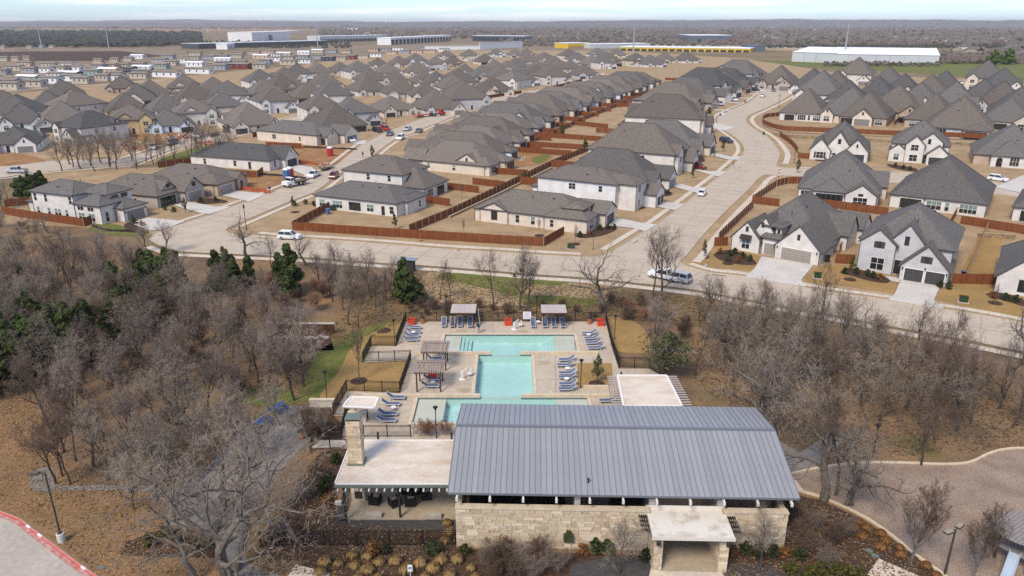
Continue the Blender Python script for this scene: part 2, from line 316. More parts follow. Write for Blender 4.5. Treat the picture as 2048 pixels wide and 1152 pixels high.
patch('dry_slope', [(-100, 780), (40, 790), (95, 860), (140, 960), (260, 1000), (330, 1060), (250, 1120), (440, 1130), (460, 1260), (230, 1240), (100, 1110), (-100, 1010)], -.02, 'slope_tan', 3)
patch('highway_verge', [(1520, 95), (2100, 118), (2100, 122), (1520, 100)], 0.1, 'lawn_tan', 0)
patch('highway', [(1250, 88), (1520, 92), (2100, 114), (2100, 118), (1520, 95), (1250, 90)], 0.15, 'road_concrete', 0)
# ------------------------------------------------------------------ streets
def line(px, n=5): return smooth([G(*p) for p in px], n)
kerbs = MB(); walks = MB(); joints = MB()
def kerb(pts, side=1):
    A = pts; B = offset(pts, 0.16 * side); n = len(kerbs.v)
    for a, c in zip(A, B): kerbs.v += [(a.x, a.y, -.02), (a.x, a.y, .10), (c.x, c.y, .10), (c.x, c.y, -.02)]
    for i in range(len(A) - 1):
        for q in range(3):
            f = (n + 4 * i + q, n + 4 * i + 4 + q, n + 4 * i + 5 + q, n + 4 * i + 1 + q); kerbs.face(f if side < 0 else f[::-1])
def walk(pts, d0, d1, z=0.06):
    P = resample(pts, 1.5); A = offset(P, d0); B = offset(P, d1)
    for i in range(len(P) - 1):
        a, c, d, e = A[i], A[i + 1], B[i + 1], B[i]; g = 0.012
        a2 = a.lerp(c, g); c2 = c.lerp(a, g); e2 = e.lerp(d, g); d2 = d.lerp(e, g)
        q = [a2, c2, d2, e2]
        if (c - a).cross(e - a).z < 0: q = q[::-1]
        n = len(walks.v); walks.v += [(p.x, p.y, z) for p in q] + [(p.x, p.y, 0) for p in q]
        walks.face((n, n + 1, n + 2, n + 3))
        for k in range(4): walks.face((n + k, n + 4 + k, n + 4 + (k + 1) % 4, n + (k + 1) % 4))
# joints of the concrete carriageway: thin sheets across the road every 4.6 m and one along its middle
def cross_joints(Lp, Rp, z, step=4.6):
    A = resample(Lp, 1.0); k = 60
    LA = sum((A[i + 1] - A[i]).length for i in range(len(A) - 1)); cnt = max(2, int(LA / step))
    def at(P, t):
        Ls = [0];
        for i in range(len(P) - 1): Ls.append(Ls[-1] + (P[i + 1] - P[i]).length)
        d = t * Ls[-1]
        for i in range(len(P) - 1):
            if Ls[i + 1] >= d: return P[i].lerp(P[i + 1], (d - Ls[i]) / max(1e-6, Ls[i + 1] - Ls[i]))
        return P[-1]
    Q = resample(Rp, .5); mids = []
    for i in range(1, cnt):
        a = at(Lp, i / cnt); c = min(Q, key=lambda v: (v - a).length_squared)
        if (c - a).length > 16: continue
        mids.append(a.lerp(c, .5)); t = (c - a).normalized(); s_ = Vector((-t.y, t.x, 0)) * 0.035
        joints.quad((a - s_).to_tuple()[:2] + (z,), (c - s_).to_tuple()[:2] + (z,), (c + s_).to_tuple()[:2] + (z,), (a + s_).to_tuple()[:2] + (z,))
    if len(mids) > 2: strip(joints, offset(mids, -.03), offset(mids, .03), z)
FN = line([(505, 471), (562, 475.7), (698, 483.5), (795, 491), (893, 499), (1000, 505), (1087, 511), (1160, 515)])
FN2 = line([(1367, 531), (1420, 546), (1490, 554), (1650, 583), (1765, 599), (1863, 615), (1980, 634), (2120, 662)])
FS = line([(300, 479), (318, 489), (349, 499), (378, 503.5), (500, 509), (621, 515), (766, 525.5), (844, 530), (1000, 542), (1067, 548), (1184, 556), (1375, 577), (1445, 589), (1648, 625.5), (1773, 650), (1855, 665), (1953, 683), (2120, 718)])
WL = line([(300, 479), (319.5, 462), (362.5, 448), (417, 431), (460, 415), (532, 389), (564, 376), (612, 358), (648, 342.6), (671, 331), (689, 317), (718, 294), (747, 277), (771, 265), (809, 250), (850, 235), (880, 224), (960, 200), (1050, 183), (1102, 175), (1208, 145)])
WR = line([(505, 471), (466, 470), (452, 463), (456, 456), (495, 438.6), (579, 403), (632, 381.6), (675, 350), (701, 335), (736, 318), (771, 291), (800, 274), (824, 268), (850, 255), (885, 242), (970, 209), (1065, 188), (1112, 180), (1212, 149)])
EL = line([(1160, 515), (1205, 512), (1240, 494), (1287, 464.5), (1314.5, 449), (1344, 427), (1390, 392), (1417, 370), (1452, 342.6), (1481, 315), (1489, 301.5), (1485, 288), (1470, 274), (1441, 253), (1436, 239), (1444.5, 229), (1476, 213.7), (1499, 204), (1529, 180), (1551, 169), (1573, 165)])
ER = line([(1367, 531), (1360, 522), (1375, 507), (1398, 478), (1448, 424.6), (1495, 379.7), (1516, 357), (1532, 349)])
ER2 = line([(1556, 335), (1552, 328), (1556, 319), (1558, 307), (1550, 292), (1534, 274), (1503, 254.7), (1492, 243), (1495, 233), (1515, 223), (1540, 212), (1569, 197), (1582, 187), (1589, 170), (1573, 165)])
DN = line([(1556, 335), (1640, 339), (1800, 347), (2000, 366), (2150, 382)]); DS = line([(1532, 349), (1640, 355), (1800, 367), (2000, 389), (2150, 408)])
TL = line([(250, 318), (330, 292), (398, 276), (534, 245), (573, 237), (612, 225), (640, 212), (700, 199)]); TR = line([(265, 330), (343, 300), (417, 283), (511, 262.5), (570, 250), (600, 243), (650, 224), (712, 204)])
UL = line([(-60, 332), (0, 333), (40, 330), (110, 322), (250, 318)]); UR = line([(-60, 360), (0, 356), (40, 350), (130, 340), (265, 330)])
flat('street', FN + FN2 + FS[::-1], 0.012, 'road_concrete'); flat('street', WL + WR[::-1], 0.017, 'road_concrete')
flat('street', EL + (ER2[::-1])[::1][1:] + ER[::-1], 0.022, 'road_concrete'); flat('street', DN + DS[::-1], 0.027, 'road_concrete')
flat('street', TL + TR[::-1], 0.017, 'road_concrete'); flat('street', UL + UR[::-1], 0.012, 'road_concrete')
cross_joints(FS[22:], FN + FN2, 0.031); cross_joints(WR[14:], WL, 0.031); cross_joints(EL[10:-20], ER + ER2, 0.034)
for P_, sd_ in ((FN, 1), (FN2, 1), (FS, -1), (WL, 1), (WR, -1), (EL, 1), (ER, -1), (ER2, -1), (DN, 1), (DS, -1), (TL, 1), (TR, -1), (UL, 1), (UR, -1)): kerb(P_, sd_)
walk(FN, 1.6, 3.1); walk(FN2, 1.2, 2.6); walk(FS[5:], -1.5, -3.0); walk(WL[10:60], 1.6, 2.9); walk(WR[12:], -1.5, -2.8); walk(EL[8:], 1.5, 2.9); walk(ER[6:], -2.2, -3.8); walk(ER2[6:-12], -1.9, -3.7)
walk(DN[3:], 1.3, 2.6); walk(TR, -1.3, -2.6); walk(TL, 1.3, 2.6); walk(UR, -1.3, -2.6)
struct('kerb', kerbs.mesh('kerb', 'kerb_concrete')); struct('sidewalk', walks.mesh('sidewalk', 'walk_concrete')); struct('road_joints', joints.mesh('road_joints', 'road_joint'))
# strips of dry grass between kerb and footpath are simply the lawn showing between them
# ------------------------------------------------------------------ small flat things on the streets
# ------------------------------------------------------------------ houses
WIN = {}
def window_mesh(wd, ht, n, tall, blind, full):
    k = (round(wd, 2), round(ht, 2), n, tall, blind, full)
    if k in WIN: return WIN[k]
    f = MB(); g = MB(); t = 0.07; pw = wd / n; fm = 0
    f.box(-wd / 2 - .05, -.06, -.05, wd / 2 + .05, .02, 0); f.box(-wd / 2 - .05, -.05, ht, wd / 2 + .05, .02, ht + .07)
    for i in range(n + 1):
        x = -wd / 2 + i * pw; f.box(x - t / 2, -.045, 0, x + t / 2, .02, ht)
    if tall:
        for i in range(n): f.box(-wd / 2 + i * pw + t / 2, -.04, ht * .52 - .03, -wd / 2 + (i + 1) * pw - t / 2, .02, ht * .52 + .03)
    for i in range(n):
        x0 = -wd / 2 + i * pw + t / 2; x1 = x0 + pw - t
        if blind and tall: g.quad((x0, -.02, ht * .45), (x1, -.02, ht * .45), (x1, -.02, ht), (x0, -.02, ht), 1); g.quad((x0, -.02, 0), (x1, -.02, 0), (x1, -.02, ht * .45), (x0, -.02, ht * .45), 0)
        else: g.quad((x0, -.02, 0), (x1, -.02, 0), (x1, -.02, ht), (x0, -.02, ht), 1 if blind else 0)
    fr = f.mesh('window_frame', 'white_trim' if full != 'dark' else 'fascia'); pn = g.mesh('window_pane', ['glass', 'blind_glass'])
    j = MB(); j.v = f.v + g.v; j.f = list(f.f) + [tuple(q + len(f.v) for q in e) for e in g.f]; j.m = [0] * len(f.f) + [m + 1 for m in g.m]
    jn = j.mesh('window', ['white_trim' if full != 'dark' else 'fascia', 'glass', 'blind_glass'])
    WIN[k] = (fr, pn, jn); return WIN[k]
GAR = {}
def garage_mesh(wd, ht, m):
    k = (round(wd, 2), round(ht, 2), m)
    if k not in GAR:
        f = MB(); f.box(-wd / 2 - .12, -.05, 0, -wd / 2, .02, ht + .12, 1); f.box(wd / 2, -.05, 0, wd / 2 + .12, .02, ht + .12, 1); f.box(-wd / 2, -.05, ht, wd / 2, .02, ht + .12, 1)
        for r_ in range(4):
            c = max(2, int(wd / 1.2))
            for i in range(c): f.box(-wd / 2 + i * wd / c + .03, -.02, r_ * ht / 4 + .03, -wd / 2 + (i + 1) * wd / c - .03, .02, (r_ + 1) * ht / 4 - .03)
        f.quad((-wd / 2, 0, 0), (wd / 2, 0, 0), (wd / 2, 0, ht), (-wd / 2, 0, ht))
        GAR[k] = f.mesh('garage_door', [m, 'white_trim'])
    return GAR[k]
DOOR = {}
def door_mesh(wd, ht, arch):
    k = (wd, ht, arch)
    if k not in DOOR:
        f = MB(); pts = [(-wd / 2, 0), (wd / 2, 0), (wd / 2, ht)]
        if arch: pts = [(-wd / 2, 0), (wd / 2, 0)] + [(wd / 2 * math.cos(a), ht - wd / 2 + wd / 2 * math.sin(a)) for a in [i * math.pi / 8 for i in range(9)]]
        else: pts.append((-wd / 2, ht))
        f.poly([(x, -.03, z) for x, z in pts], 0)
        big = [(x * 1.16, z * 1.05) for x, z in pts]
        f.poly([(x, -.012, z) for x, z in big], 1)
        f.box(wd * .3, -.07, ht * .42, wd * .36, -.03, ht * .5, 1)
        DOOR[k] = f.mesh('door', ['dark_door', 'white_trim'])
    return DOOR[k]
VENT = None
def vent_mesh():
    global VENT
    if VENT is None:
        f = MB(); f.box(-.2, -.2, -.1, .2, .2, .22); f.box(-.27, -.27, .22, .27, .27, .3); VENT = f.mesh('roof_vent', 'fascia')
    return VENT
PIPE = None
def pipe_mesh():
    global PIPE
    if PIPE is None:
        f = MB(); f.lathe([(.07, -.2), (.07, .9), (.1, .9), (.1, 1.0)], 6); PIPE = f.mesh('vent_pipe', 'fascia')
    return PIPE
OV = 0.45
def wall_vol(b, v, mi, seg=None):
    x0, y0, x1, y1, h, kind, p = v[:7]; z0 = v[7] if len(v) > 7 else -0.1
    for a, c in (((x0, y0), (x1, y0)), ((x1, y0), (x1, y1)), ((x1, y1), (x0, y1)), ((x0, y1), (x0, y0))): b.quad((*a, z0), (*c, z0), (*c, h), (*a, h), mi)
    if kind == 'gy':
        r = h + (x1 - x0) / 2 * p; xm = (x0 + x1) / 2; b.poly([(x0, y0, h), (x1, y0, h), (xm, y0, r)], mi); b.poly([(x1, y1, h), (x0, y1, h), (xm, y1, r)], mi)
    if kind == 'gx':
        r = h + (y1 - y0) / 2 * p; ym = (y0 + y1) / 2; b.poly([(x1, y0, h), (x1, y1, h), (x1, ym, r)], mi); b.poly([(x0, y1, h), (x0, y0, h), (x0, ym, r)], mi)
    if kind in ('gyS',):
        r = h + (x1 - x0) / 2 * p; xm = (x0 + x1) / 2; b.poly([(x0, y0, h), (x1, y0, h), (xm, y0, r)], mi)
def roof_vol(b, v):
    x0, y0, x1, y1, h, kind, p = v[:7]; T = 0.2; o = OV
    if kind == 'flat': b.box(x0 - .2, y0 - .2, h, x1 + .2, y1 + .2, h + .22, 0); return
    if kind in ('gy', 'gx'):
        if kind == 'gy': Q = lambda a, c, z: (a, c, z); A0, A1, B0, B1 = x0, x1, y0, y1
        else: Q = lambda a, c, z: (c, a, z); A0, A1, B0, B1 = y0, y1, x0, x1
        am = (A0 + A1) / 2; r = h + (A1 - A0) / 2 * p + .03; e = h - o * p + .03; g = 0.25
        for sgn, a in ((-1, A0 - o), (1, A1 + o)):
            P = [Q(a, B0 - g, e), Q(a, B1 + g, e), Q(am, B1 + g, r), Q(am, B0 - g, r)]
            top = [(q[0], q[1], q[2] + T) for q in P]; bot = P
            fl = (kind == 'gy') == (sgn > 0)
            b.poly(top if fl else top[::-1], 0); b.poly(bot[::-1] if fl else bot, 1)
            for i, j in ((0, 1), (1, 2), (3, 0)):
                q = [bot[i], bot[j], top[j], top[i]]; b.poly(q if fl else q[::-1], 1)
        return
    # hip
    X0, X1, Y0, Y1 = x0 - o, x1 + o, y0 - o, y1 + o; e = h - o * p * .5; W_, D_ = X1 - X0, Y1 - Y0; z = e + T
    m = min(W_, D_) / 2; r = z + m * p
    if kind == 'shed': pass
    if W_ >= D_: R0, R1 = ((X0 + m, (Y0 + Y1) / 2, r), (X1 - m, (Y0 + Y1) / 2, r))
    else: R0, R1 = (((X0 + X1) / 2, Y0 + m, r), ((X0 + X1) / 2, Y1 - m, r))
    a, c, d, f = (X0, Y0, z), (X1, Y0, z), (X1, Y1, z), (X0, Y1, z)
    if W_ >= D_: b.poly([a, c, R1, R0]); b.poly([c, d, R1]); b.poly([d, f, R0, R1]); b.poly([f, a, R0])
    else: b.poly([a, c, R0]); b.poly([c, d, R1, R0]); b.poly([d, f, R1]); b.poly([f, a, R0, R1])
    B = [(X0, Y0, e), (X1, Y0, e), (X1, Y1, e), (X0, Y1, e)]; b.poly(B[::-1], 1); Tt = [a, c, d, f]
    for i in range(4): b.poly([B[i], B[(i + 1) % 4], Tt[(i + 1) % 4], Tt[i]], 1)
    # ridge caps
    for q, t in ((a, R0), (f, R0 if W_ >= D_ else R1), (c, R1 if W_ >= D_ else R0), (d, R1), (R0, R1)):
        if (Vector(q) - Vector(t)).length > .3: b.bar(Vector(q) + Vector((0, 0, .015)), Vector(t) + Vector((0, 0, .015)), .28, .05, 2)
def face_xf(v, side, u, z):
    # location and turn of something on the wall of a volume
    x0, y0, x1, y1 = v[:4]
    if side == 'S': return (x0 + u, y0, z), 0
    if side == 'N': return (x1 - u, y1, z), math.pi
    if side == 'E': return (x1, y0 + u, z), math.pi / 2
    return (x0, y1 - u, z), -math.pi / 2
HN = [0]
def house(name, loc, rz, vols, label, items=(), wall='white_brick', roof='shingle_grey', group=None, near=False, vents=3, seed=0, walls2=None, gut=True):
    """vols: (x0,y0,x1,y1,eave,kind,pitch[,z0]); items: (what, volume, side, u, z, width, height, extra...)"""
    root = thing(name, label, 'house', loc, rz, group)
    rg = random.Random(seed * 131 + 5)
    wl = [wall] + ([x for x in (walls2 or {}).values()])
    wb = MB()
    for i, v in enumerate(vols):
        mi = 0
        if walls2 and i in walls2: mi = 1 + list(walls2.keys()).index(i)
        wall_vol(wb, v, mi)
    if gut and near:
        for v in vols:
            x0, y0, x1, y1, h = v[:5]
            for (x, y) in ((x0, y0), (x1, y0)): wb.box(x - .05, y - .09, 0, x + .05, y - .012, h - .2, len(wl))
    ob('wall', wb.mesh('house_wall', wl + ['gutter']), root)
    rb = MB()
    for v in vols: roof_vol(rb, v)
    ob('roof', rb.mesh('house_roof', [roof, 'fascia', roof]), root)
    for it in items:
        wh, vi, side, u, z, wd, ht = it[:7]; ex = it[7] if len(it) > 7 else None
        v = vols[vi]; p, a = face_xf(v, side, u, z)
        if wh == 'win':
            n = max(1, round(wd / 0.95)); bl = (ex == 'blind') or (ex is None and rg.random() < .45); fr, pn, jn = window_mesh(wd, ht, n, ht > 1.2, bl, ex)
            if near: f = ob('window', fr, root, p, a); ob('pane', pn, f)
            else: ob('window', jn, root, p, a)
        elif wh == 'gar': ob('garage_door', garage_mesh(wd, ht, ex or 'garage_grey'), root, p, a)
        elif wh == 'door': ob('door', door_mesh(wd, ht, ex == 'arch'), root, p, a)
        elif wh == 'void':   # covered porch drawn flat: dark sheet painted for its shade, panes, posts
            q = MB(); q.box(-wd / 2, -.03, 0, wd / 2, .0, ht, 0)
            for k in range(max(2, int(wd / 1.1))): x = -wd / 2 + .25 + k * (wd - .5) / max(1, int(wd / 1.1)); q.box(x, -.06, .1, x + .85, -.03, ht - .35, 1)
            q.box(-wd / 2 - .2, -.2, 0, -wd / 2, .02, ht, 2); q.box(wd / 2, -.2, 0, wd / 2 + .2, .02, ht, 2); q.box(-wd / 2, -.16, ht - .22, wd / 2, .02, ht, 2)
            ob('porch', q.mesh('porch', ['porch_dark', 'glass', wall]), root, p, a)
        elif wh == 'shut':
            q = MB()
            for k in range(6): q.box(-wd / 2, -.05, k * ht / 6 + .01, wd / 2, 0, (k + 1) * ht / 6 - .01)
            ob('shutter', q.mesh('shutter', ex or 'fascia'), root, p, a)
        elif wh == 'lamp':
            q = MB(); q.box(-.09, -.2, 0, .09, -.02, .34); q.box(-.13, -.24, .34, .13, 0, .4); ob('wall_lamp', q.mesh('wall_lamp', 'fascia'), root, p, a)
        elif wh == 'awn':
            q = MB(); n = len(q.v); q.v += [(-wd / 2, 0, ht), (wd / 2, 0, ht), (wd / 2 + .1, -.8, 0), (-wd / 2 - .1, -.8, 0), (-wd / 2, 0, ht - .1), (wd / 2, 0, ht - .1), (wd / 2 + .1, -.8, -.1), (-wd / 2 - .1, -.8, -.1)]
            for fc in ((3, 2, 1, 0), (4, 5, 6, 7), (3, 7, 6, 2), (0, 4, 7, 3), (1, 2, 6, 5)): q.face(fc)
            for k in range(6): x = -wd / 2 + k * wd / 5; q.bar((x, -.0, ht + .03), (x * 1.06, -.8, .03), .05)
            ob('awning', q.mesh('awning', 'dark_steel'), root, p, a)
    for i in range(vents):
        v = vols[0]; x0, y0, x1, y1, h, kind, pt = v[:7]
        fx = rg.uniform(.3, .7); fy = rg.uniform(.62, .8) if rg.random() < .5 else rg.uniform(.2, .38)
        X = x0 + (x1 - x0) * fx; Y = y0 + (y1 - y0) * fy
        dd = min(Y - y0, y1 - Y, X - x0, x1 - X) if kind == 'hip' else (min(Y - y0, y1 - Y) if kind == 'gx' else min(X - x0, x1 - X))
        Z = h + dd * pt + .16
        ob('roof_vent' if i % 2 == 0 else 'vent_pipe', vent_mesh() if i % 2 == 0 else pipe_mesh(), root, (X, Y, Z), rz=rg.uniform(0, 1.5))
    HN[0] += 1
    return root
def auto_house(loc, rz, W, D, st, seed, label, wall, roof, name='brick_house', group=None, garage='garage_grey', near=False, vents=2, mirror=False, pitch=None):
    """a suburban house facing local -y: main hip roof, projecting garage gable, small entry gable"""
    rg = random.Random(seed); p = pitch or rg.choice((.5, .55, .62)); e = 2.9 if st == 1 else 5.7
    sx = -1 if mirror else 1
    def vv(x0, y0, x1, y1, *r): return (min(sx * x0, sx * x1), y0, max(sx * x0, sx * x1), y1, *r)
    gw = rg.uniform(5.8, 6.8); pr = rg.uniform(2.0, 4.0)
    V = [vv(-W / 2, -D / 2, W / 2, D / 2, e, 'hip', p)]
    I = []
    ge = 2.8
    V.append(vv(W / 2 - gw - .02, -D / 2 - pr, W / 2 - .02, -D / 2 + 4, ge, 'gy', .85)); I.append(('gar', 1, 'S', gw / 2, 0.02, 4.8, 2.2, garage)); I.append(('win', 1, 'S', gw / 2, ge + .7, .5, .9, 'dark'))
    ew = rg.uniform(3.6, 5.0); x0 = -W / 2 + rg.uniform(.3, 1.2)
    if st == 1: V.append(vv(x0, -D / 2 - rg.uniform(.6, 1.6), x0 + ew, -D / 2 + 4.5, 2.9, 'gy', 1.0)); I += [('win', 2, 'S', ew / 2, .6, 1.9, 1.7, 'blind'), ('win', 2, 'S', ew / 2, 3.6, .45, .8, 'dark')]
    else:
        V.append(vv(x0, -D / 2 - 1.0, x0 + ew, -D / 2 + 4.5, e - .1, 'gy', .9)); I += [('win', 2, 'S', ew / 2, .6, 1.9, 1.7, 'blind'), ('win', 2, 'S', ew / 2, 3.4, 1.9, 1.5, None)]
        I += [('win', 0, 'E', D * .3, 3.5, 1.0, 1.4, None), ('win', 0, 'E', D * .7, 3.5, 1.0, 1.4, None), ('win', 0, 'W', D * .3, 3.5, 1.0, 1.4, None), ('win', 0, 'W', D * .65, 3.5, 1.0, 1.4, None), ('win', 0, 'N', W * .3, 3.5, 1.9, 1.4, None), ('win', 0, 'N', W * .7, 3.5, 1.9, 1.4, None)]
    mid = (x0 + ew + W / 2 - gw) / 2 + W / 2
    I.append(('door', 0, 'S', mid if not mirror else W - mid, 0.05, 1.1, 2.4, 'arch' if rg.random() < .5 else None))
    I += [('win', 0, 'E', D * .25, .8, 1.0, 1.5, None), ('win', 0, 'E', D * .6, .8, 1.0, 1.5, None), ('win', 0, 'W', D * .3, .8, 1.0, 1.5, None), ('win', 0, 'W', D * .7, .8, 1.0, 1.5, None)]
    # rear: covered patio and a bank of windows
    V.append(vv(-W / 2 + .6, D / 2 - 5, -W / 2 + W * .42, D / 2 + 2.2, 2.75, 'hip', .45))
    wr = abs(V[3][2] - V[3][0]); I += [('void', 3, 'N', wr / 2, .05, wr - 1.0, 2.5), ('win', 0, 'N', (W * .25 if not mirror else W * .75), .5, 2.8, 1.9, None)]
    # every plan gets its own extra roof masses
    q = rg.random()
    if q < .4: V.append(vv(-W * .36, -D * .42, W * .12, D * .40, e + .02, 'hip', p * 1.22))
    elif q < .7: V.append(vv(-W * .46, D * .08, W * .46, D * .44, e + .02, 'gx', p * .95)); I.append(('win', len(V) - 1, 'E', D * .18, e + .6, .6, 1.0, 'dark'))
    elif q < .88: V.append(vv(-W * .08, -D * .46, W * .36, D * .53, e - .05, 'gy', p * 1.1)); I.append(('win', len(V) - 1, 'N', W * .22, e + .5, .6, 1.0, 'dark'))
    if rg.random() < .5: V.append(vv(W * .12, D * .2, W * .47, D * .5 + rg.uniform(.8, 2.4), 2.9, rg.choice(('gy', 'hip')), p)); I.append(('win', len(V) - 1, 'N', W * .17, .5, 2.8, 1.9, None))
    return house(name, loc, rz, V, label, I, wall, roof, group, near, vents, seed)
def frame(a, c):
    A = G(*a); B_ = G(*c); d = B_ - A; return A, math.atan2(d.y, d.x)
ORD = ['first', 'second', 'third', 'fourth', 'fifth', 'sixth', 'seventh', 'eighth', 'ninth', 'tenth', 'eleventh', 'twelfth', 'thirteenth', 'fourteenth', 'fifteenth', 'sixteenth', 'seventeenth', 'eighteenth', 'nineteenth', 'twentieth', 'twenty-first', 'twenty-second', 'twenty-third', 'twenty-fourth', 'twenty-fifth', 'twenty-sixth', 'twenty-seventh', 'twenty-eighth', 'twenty-ninth', 'thirtieth']
# ---- left of the side street that runs up from the corner
A, z = frame((72, 432), (206, 449))
house('corner_house', A, z, [(0, 0, 13.5, 9, 6.0, 'hip', .45), (12, 3.5, 20, 10.2, 6.0, 'hip', .45), (13.4, -.02, 21.5, 7.2, 4.2, 'hip', .5), (17.5, 3.7, 24.2, 10, 3.0, 'hip', .45), (-4.5, 2, .5, 7.5, 2.8, 'hip', .3)],
      'white two-storey corner house with stepped hip roofs behind the left fence',
      [('win', 0, 'S', x, 3.9, .95, 1.7) for x in (1.2, 4.6, 12.4)] + [('win', 0, 'S', x, .7, .95, 1.8, 'blind') for x in (1.4, 4.9, 7.2, 8.3, 10.6)] + [('win', 2, 'S', 1.9, .5, 1.9, 1.7, 'blind'), ('win', 2, 'S', 1.9, 2.8, 1.9, .9), ('win', 2, 'S', 5.0, .5, 1.9, 1.7, 'blind'), ('win', 2, 'S', 5.0, 2.8, 1.9, .9),
       ('win', 2, 'E', 1.4, .4, .9, 2.2), ('win', 1, 'E', 2.0, 4.7, 1.7, .8, 'dark'), ('win', 1, 'E', 4.6, 4.7, 1.7, .8, 'dark'), ('gar', 3, 'E', 3.1, .02, 4.9, 2.3, 'garage_grey'), ('lamp', 3, 'E', .25, 1.9, 0, 0), ('lamp', 3, 'E', 5.95, 1.9, 0, 0), ('door', 2, 'E', 4.0, .05, 1.1, 2.3)], 'white_brick', 'shingle_grey', near=True)
house('brick_house', G(318, 416), R(-19), [(-21, 0, 0, 13.5, 2.9, 'hip', .5), (-7, 6.8, 2.4, 13.6, 3.0, 'gx', .85), (-5, 3, -1, 7, 3.9, 'gx', .8)],
      'one-storey taupe brick house whose gable has half-timbered garage doors',
      [('gar', 1, 'E', 3.3, .02, 4.9, 2.3, 'garage_taupe'), ('win', 1, 'E', 3.3, 3.8, 1.2, 1.0, 'dark'), ('win', 0, 'S', 14, .8, .9, 1.2), ('void', 0, 'E', 3.2, .05, 5.2, 2.5), ('win', 2, 'E', 2, 4.2, 1.2, .7, 'dark')], 'taupe_brick', 'shingle_taupe', near=True, vents=4)
house('brick_house', G(430, 392), R(-16), [(-23, 0, 0, 14.5, 3.1, 'hip', .45), (-8, .02, 1.2, 7.2, 3.1, 'hip', .5), (-3, 8, 1.5, 11.5, 3.2, 'gx', .7)],
      'one-storey tan brick house with closed garage beside the orange fencing', [('gar', 1, 'E', 3.7, .02, 5, 2.3, 'garage_taupe'), ('door', 2, 'E', 1.7, .05, 1.1, 2.4), ('win', 1, 'S', 4.5, .7, 1, 1.6)], 'tan_brick', 'shingle_taupe', near=True)
A, z = frame((383, 330), (548, 342))
house('brick_house', A, z, [(0, 0, 30, 13.5, 3.1, 'hip', .5), (25, 5.2, 32, 12, 3.1, 'gx', .95)], 'long white brick house with dark grey hip roof beside dirt lot',
      [('win', 0, 'S', 5.5, .7, 1.1, 1.7), ('win', 0, 'S', 17, .7, 1.1, 1.7), ('door', 0, 'S', 22.5, .1, 1, 2.2), ('gar', 1, 'E', 3.4, .02, 5, 2.4, 'garage_dark'), ('win', 1, 'E', 3.4, 4.4, .4, .9, 'dark'), ('win', 0, 'E', 2.5, .7, .9, 1.9)], 'white_brick', 'shingle_dark', near=True)
A, z = frame((515, 280), (640, 292))
house('brick_house', A, z, [(0, 0, 30.5, 14.5, 3.8, 'hip', .45), (25, 2.2, 33.5, 8.2, 3.4, 'gx', .8), (27, 9, 36, 17, 3.4, 'gx', .7)], 'long cream house with blue garage behind the red toilet cabin lot',
      [('win', 0, 'S', 9, 1.2, 1.9, 1.6), ('win', 0, 'S', 22, 1.2, .9, 1.6), ('void', 1, 'S', 4.5, .05, 6, 2.8), ('gar', 2, 'E', 4, .02, 5.4, 2.5, 'garage_blue'), ('win', 1, 'E', 3, 3.8, .5, .9, 'dark')], 'cream_brick', 'shingle_grey', near=True)
# ---- between the side street and the long diagonal fence: their rear sides face the fence
A, z = frame((632, 415), (795, 434))
house('ranch_house', A, z, [(0, 0, 23.5, 12.5, 3.2, 'hip', .42), (20.5, 3, 24.6, 11.5, 3.1, 'hip', .4)], 'low white brick house behind the red front fence, grey hip roof',
      [('win', 0, 'S', 2.0, .6, 1.6, 1.7, 'blind'), ('win', 0, 'S', 6.6, .6, 2.8, 1.7, 'blind'), ('win', 0, 'S', 11.6, .45, 3.3, 1.9, 'dark'), ('win', 0, 'S', 16, .6, 1.9, 1.7, 'blind'), ('door', 0, 'S', 19.6, .05, .95, 2.2), ('win', 0, 'S', 22, .6, 1.2, 1.7), ('win', 1, 'E', 5.5, .8, .9, 1.5), ('win', 0, 'W', 4, .7, 1, 1.6)], 'white_brick', 'shingle_grey', near=True, vents=4)
house('brick_house', G(850, 401), R(-24), [(-25, 0, -6.5, 13, 6.0, 'hip', .5), (-13, .03, 0, 12, 3.1, 'hip', .62)], 'white house with tall brown roof sloping low, behind the low house',
      [('win', 0, 'S', 8, 4.1, 1, 1.5), ('win', 0, 'S', 14.5, 4.1, 1, 1.5), ('win', 1, 'S', 10.5, .7, .9, 1.4), ('win', 1, 'E', 2.8, .6, 2.8, 1.8), ('void', 1, 'E', 8, .05, 4, 2.6)], 'white_brick', 'shingle_taupe', near=True, vents=5)
mpath = [G(*q) for q in ((968, 352), (1003, 308), (1047, 277), (1092, 250), (1146, 230), (1209, 208), (1261, 190), (1320, 168), (1380, 150), (1436, 134))]
mrow = []; d_ = 0.0; seg_ = 0; cur = mpath[0].copy(); mrow.append(cur)
while seg_ < len(mpath) - 1 and len(mrow) < 17:
    need = 17.5 * (1.0 + 0.28 * min(1, max(0, (cur.y - 190) / 190))); cur = cur.copy()
    while seg_ < len(mpath) - 1 and (mpath[seg_ + 1] - cur).length < need: need -= (mpath[seg_ + 1] - cur).length; cur = mpath[seg_ + 1].copy(); seg_ += 1
    if seg_ >= len(mpath) - 1: break
    cur = cur + (mpath[seg_ + 1] - cur).normalized() * need; mrow.append(cur)
wl_ = ['cream_brick', 'house_wrap', 'white_brick', 'cream_brick', 'grey_brick', 'white_brick', 'tan_brick', 'cream_brick', 'white_brick', 'grey_brick']
rf_ = ['shingle_taupe', 'shingle_taupe', 'shingle_taupe', 'shingle_brown', 'shingle_taupe', 'shingle_grey', 'shingle_taupe', 'shingle_brown', 'shingle_grey', 'shingle_taupe']
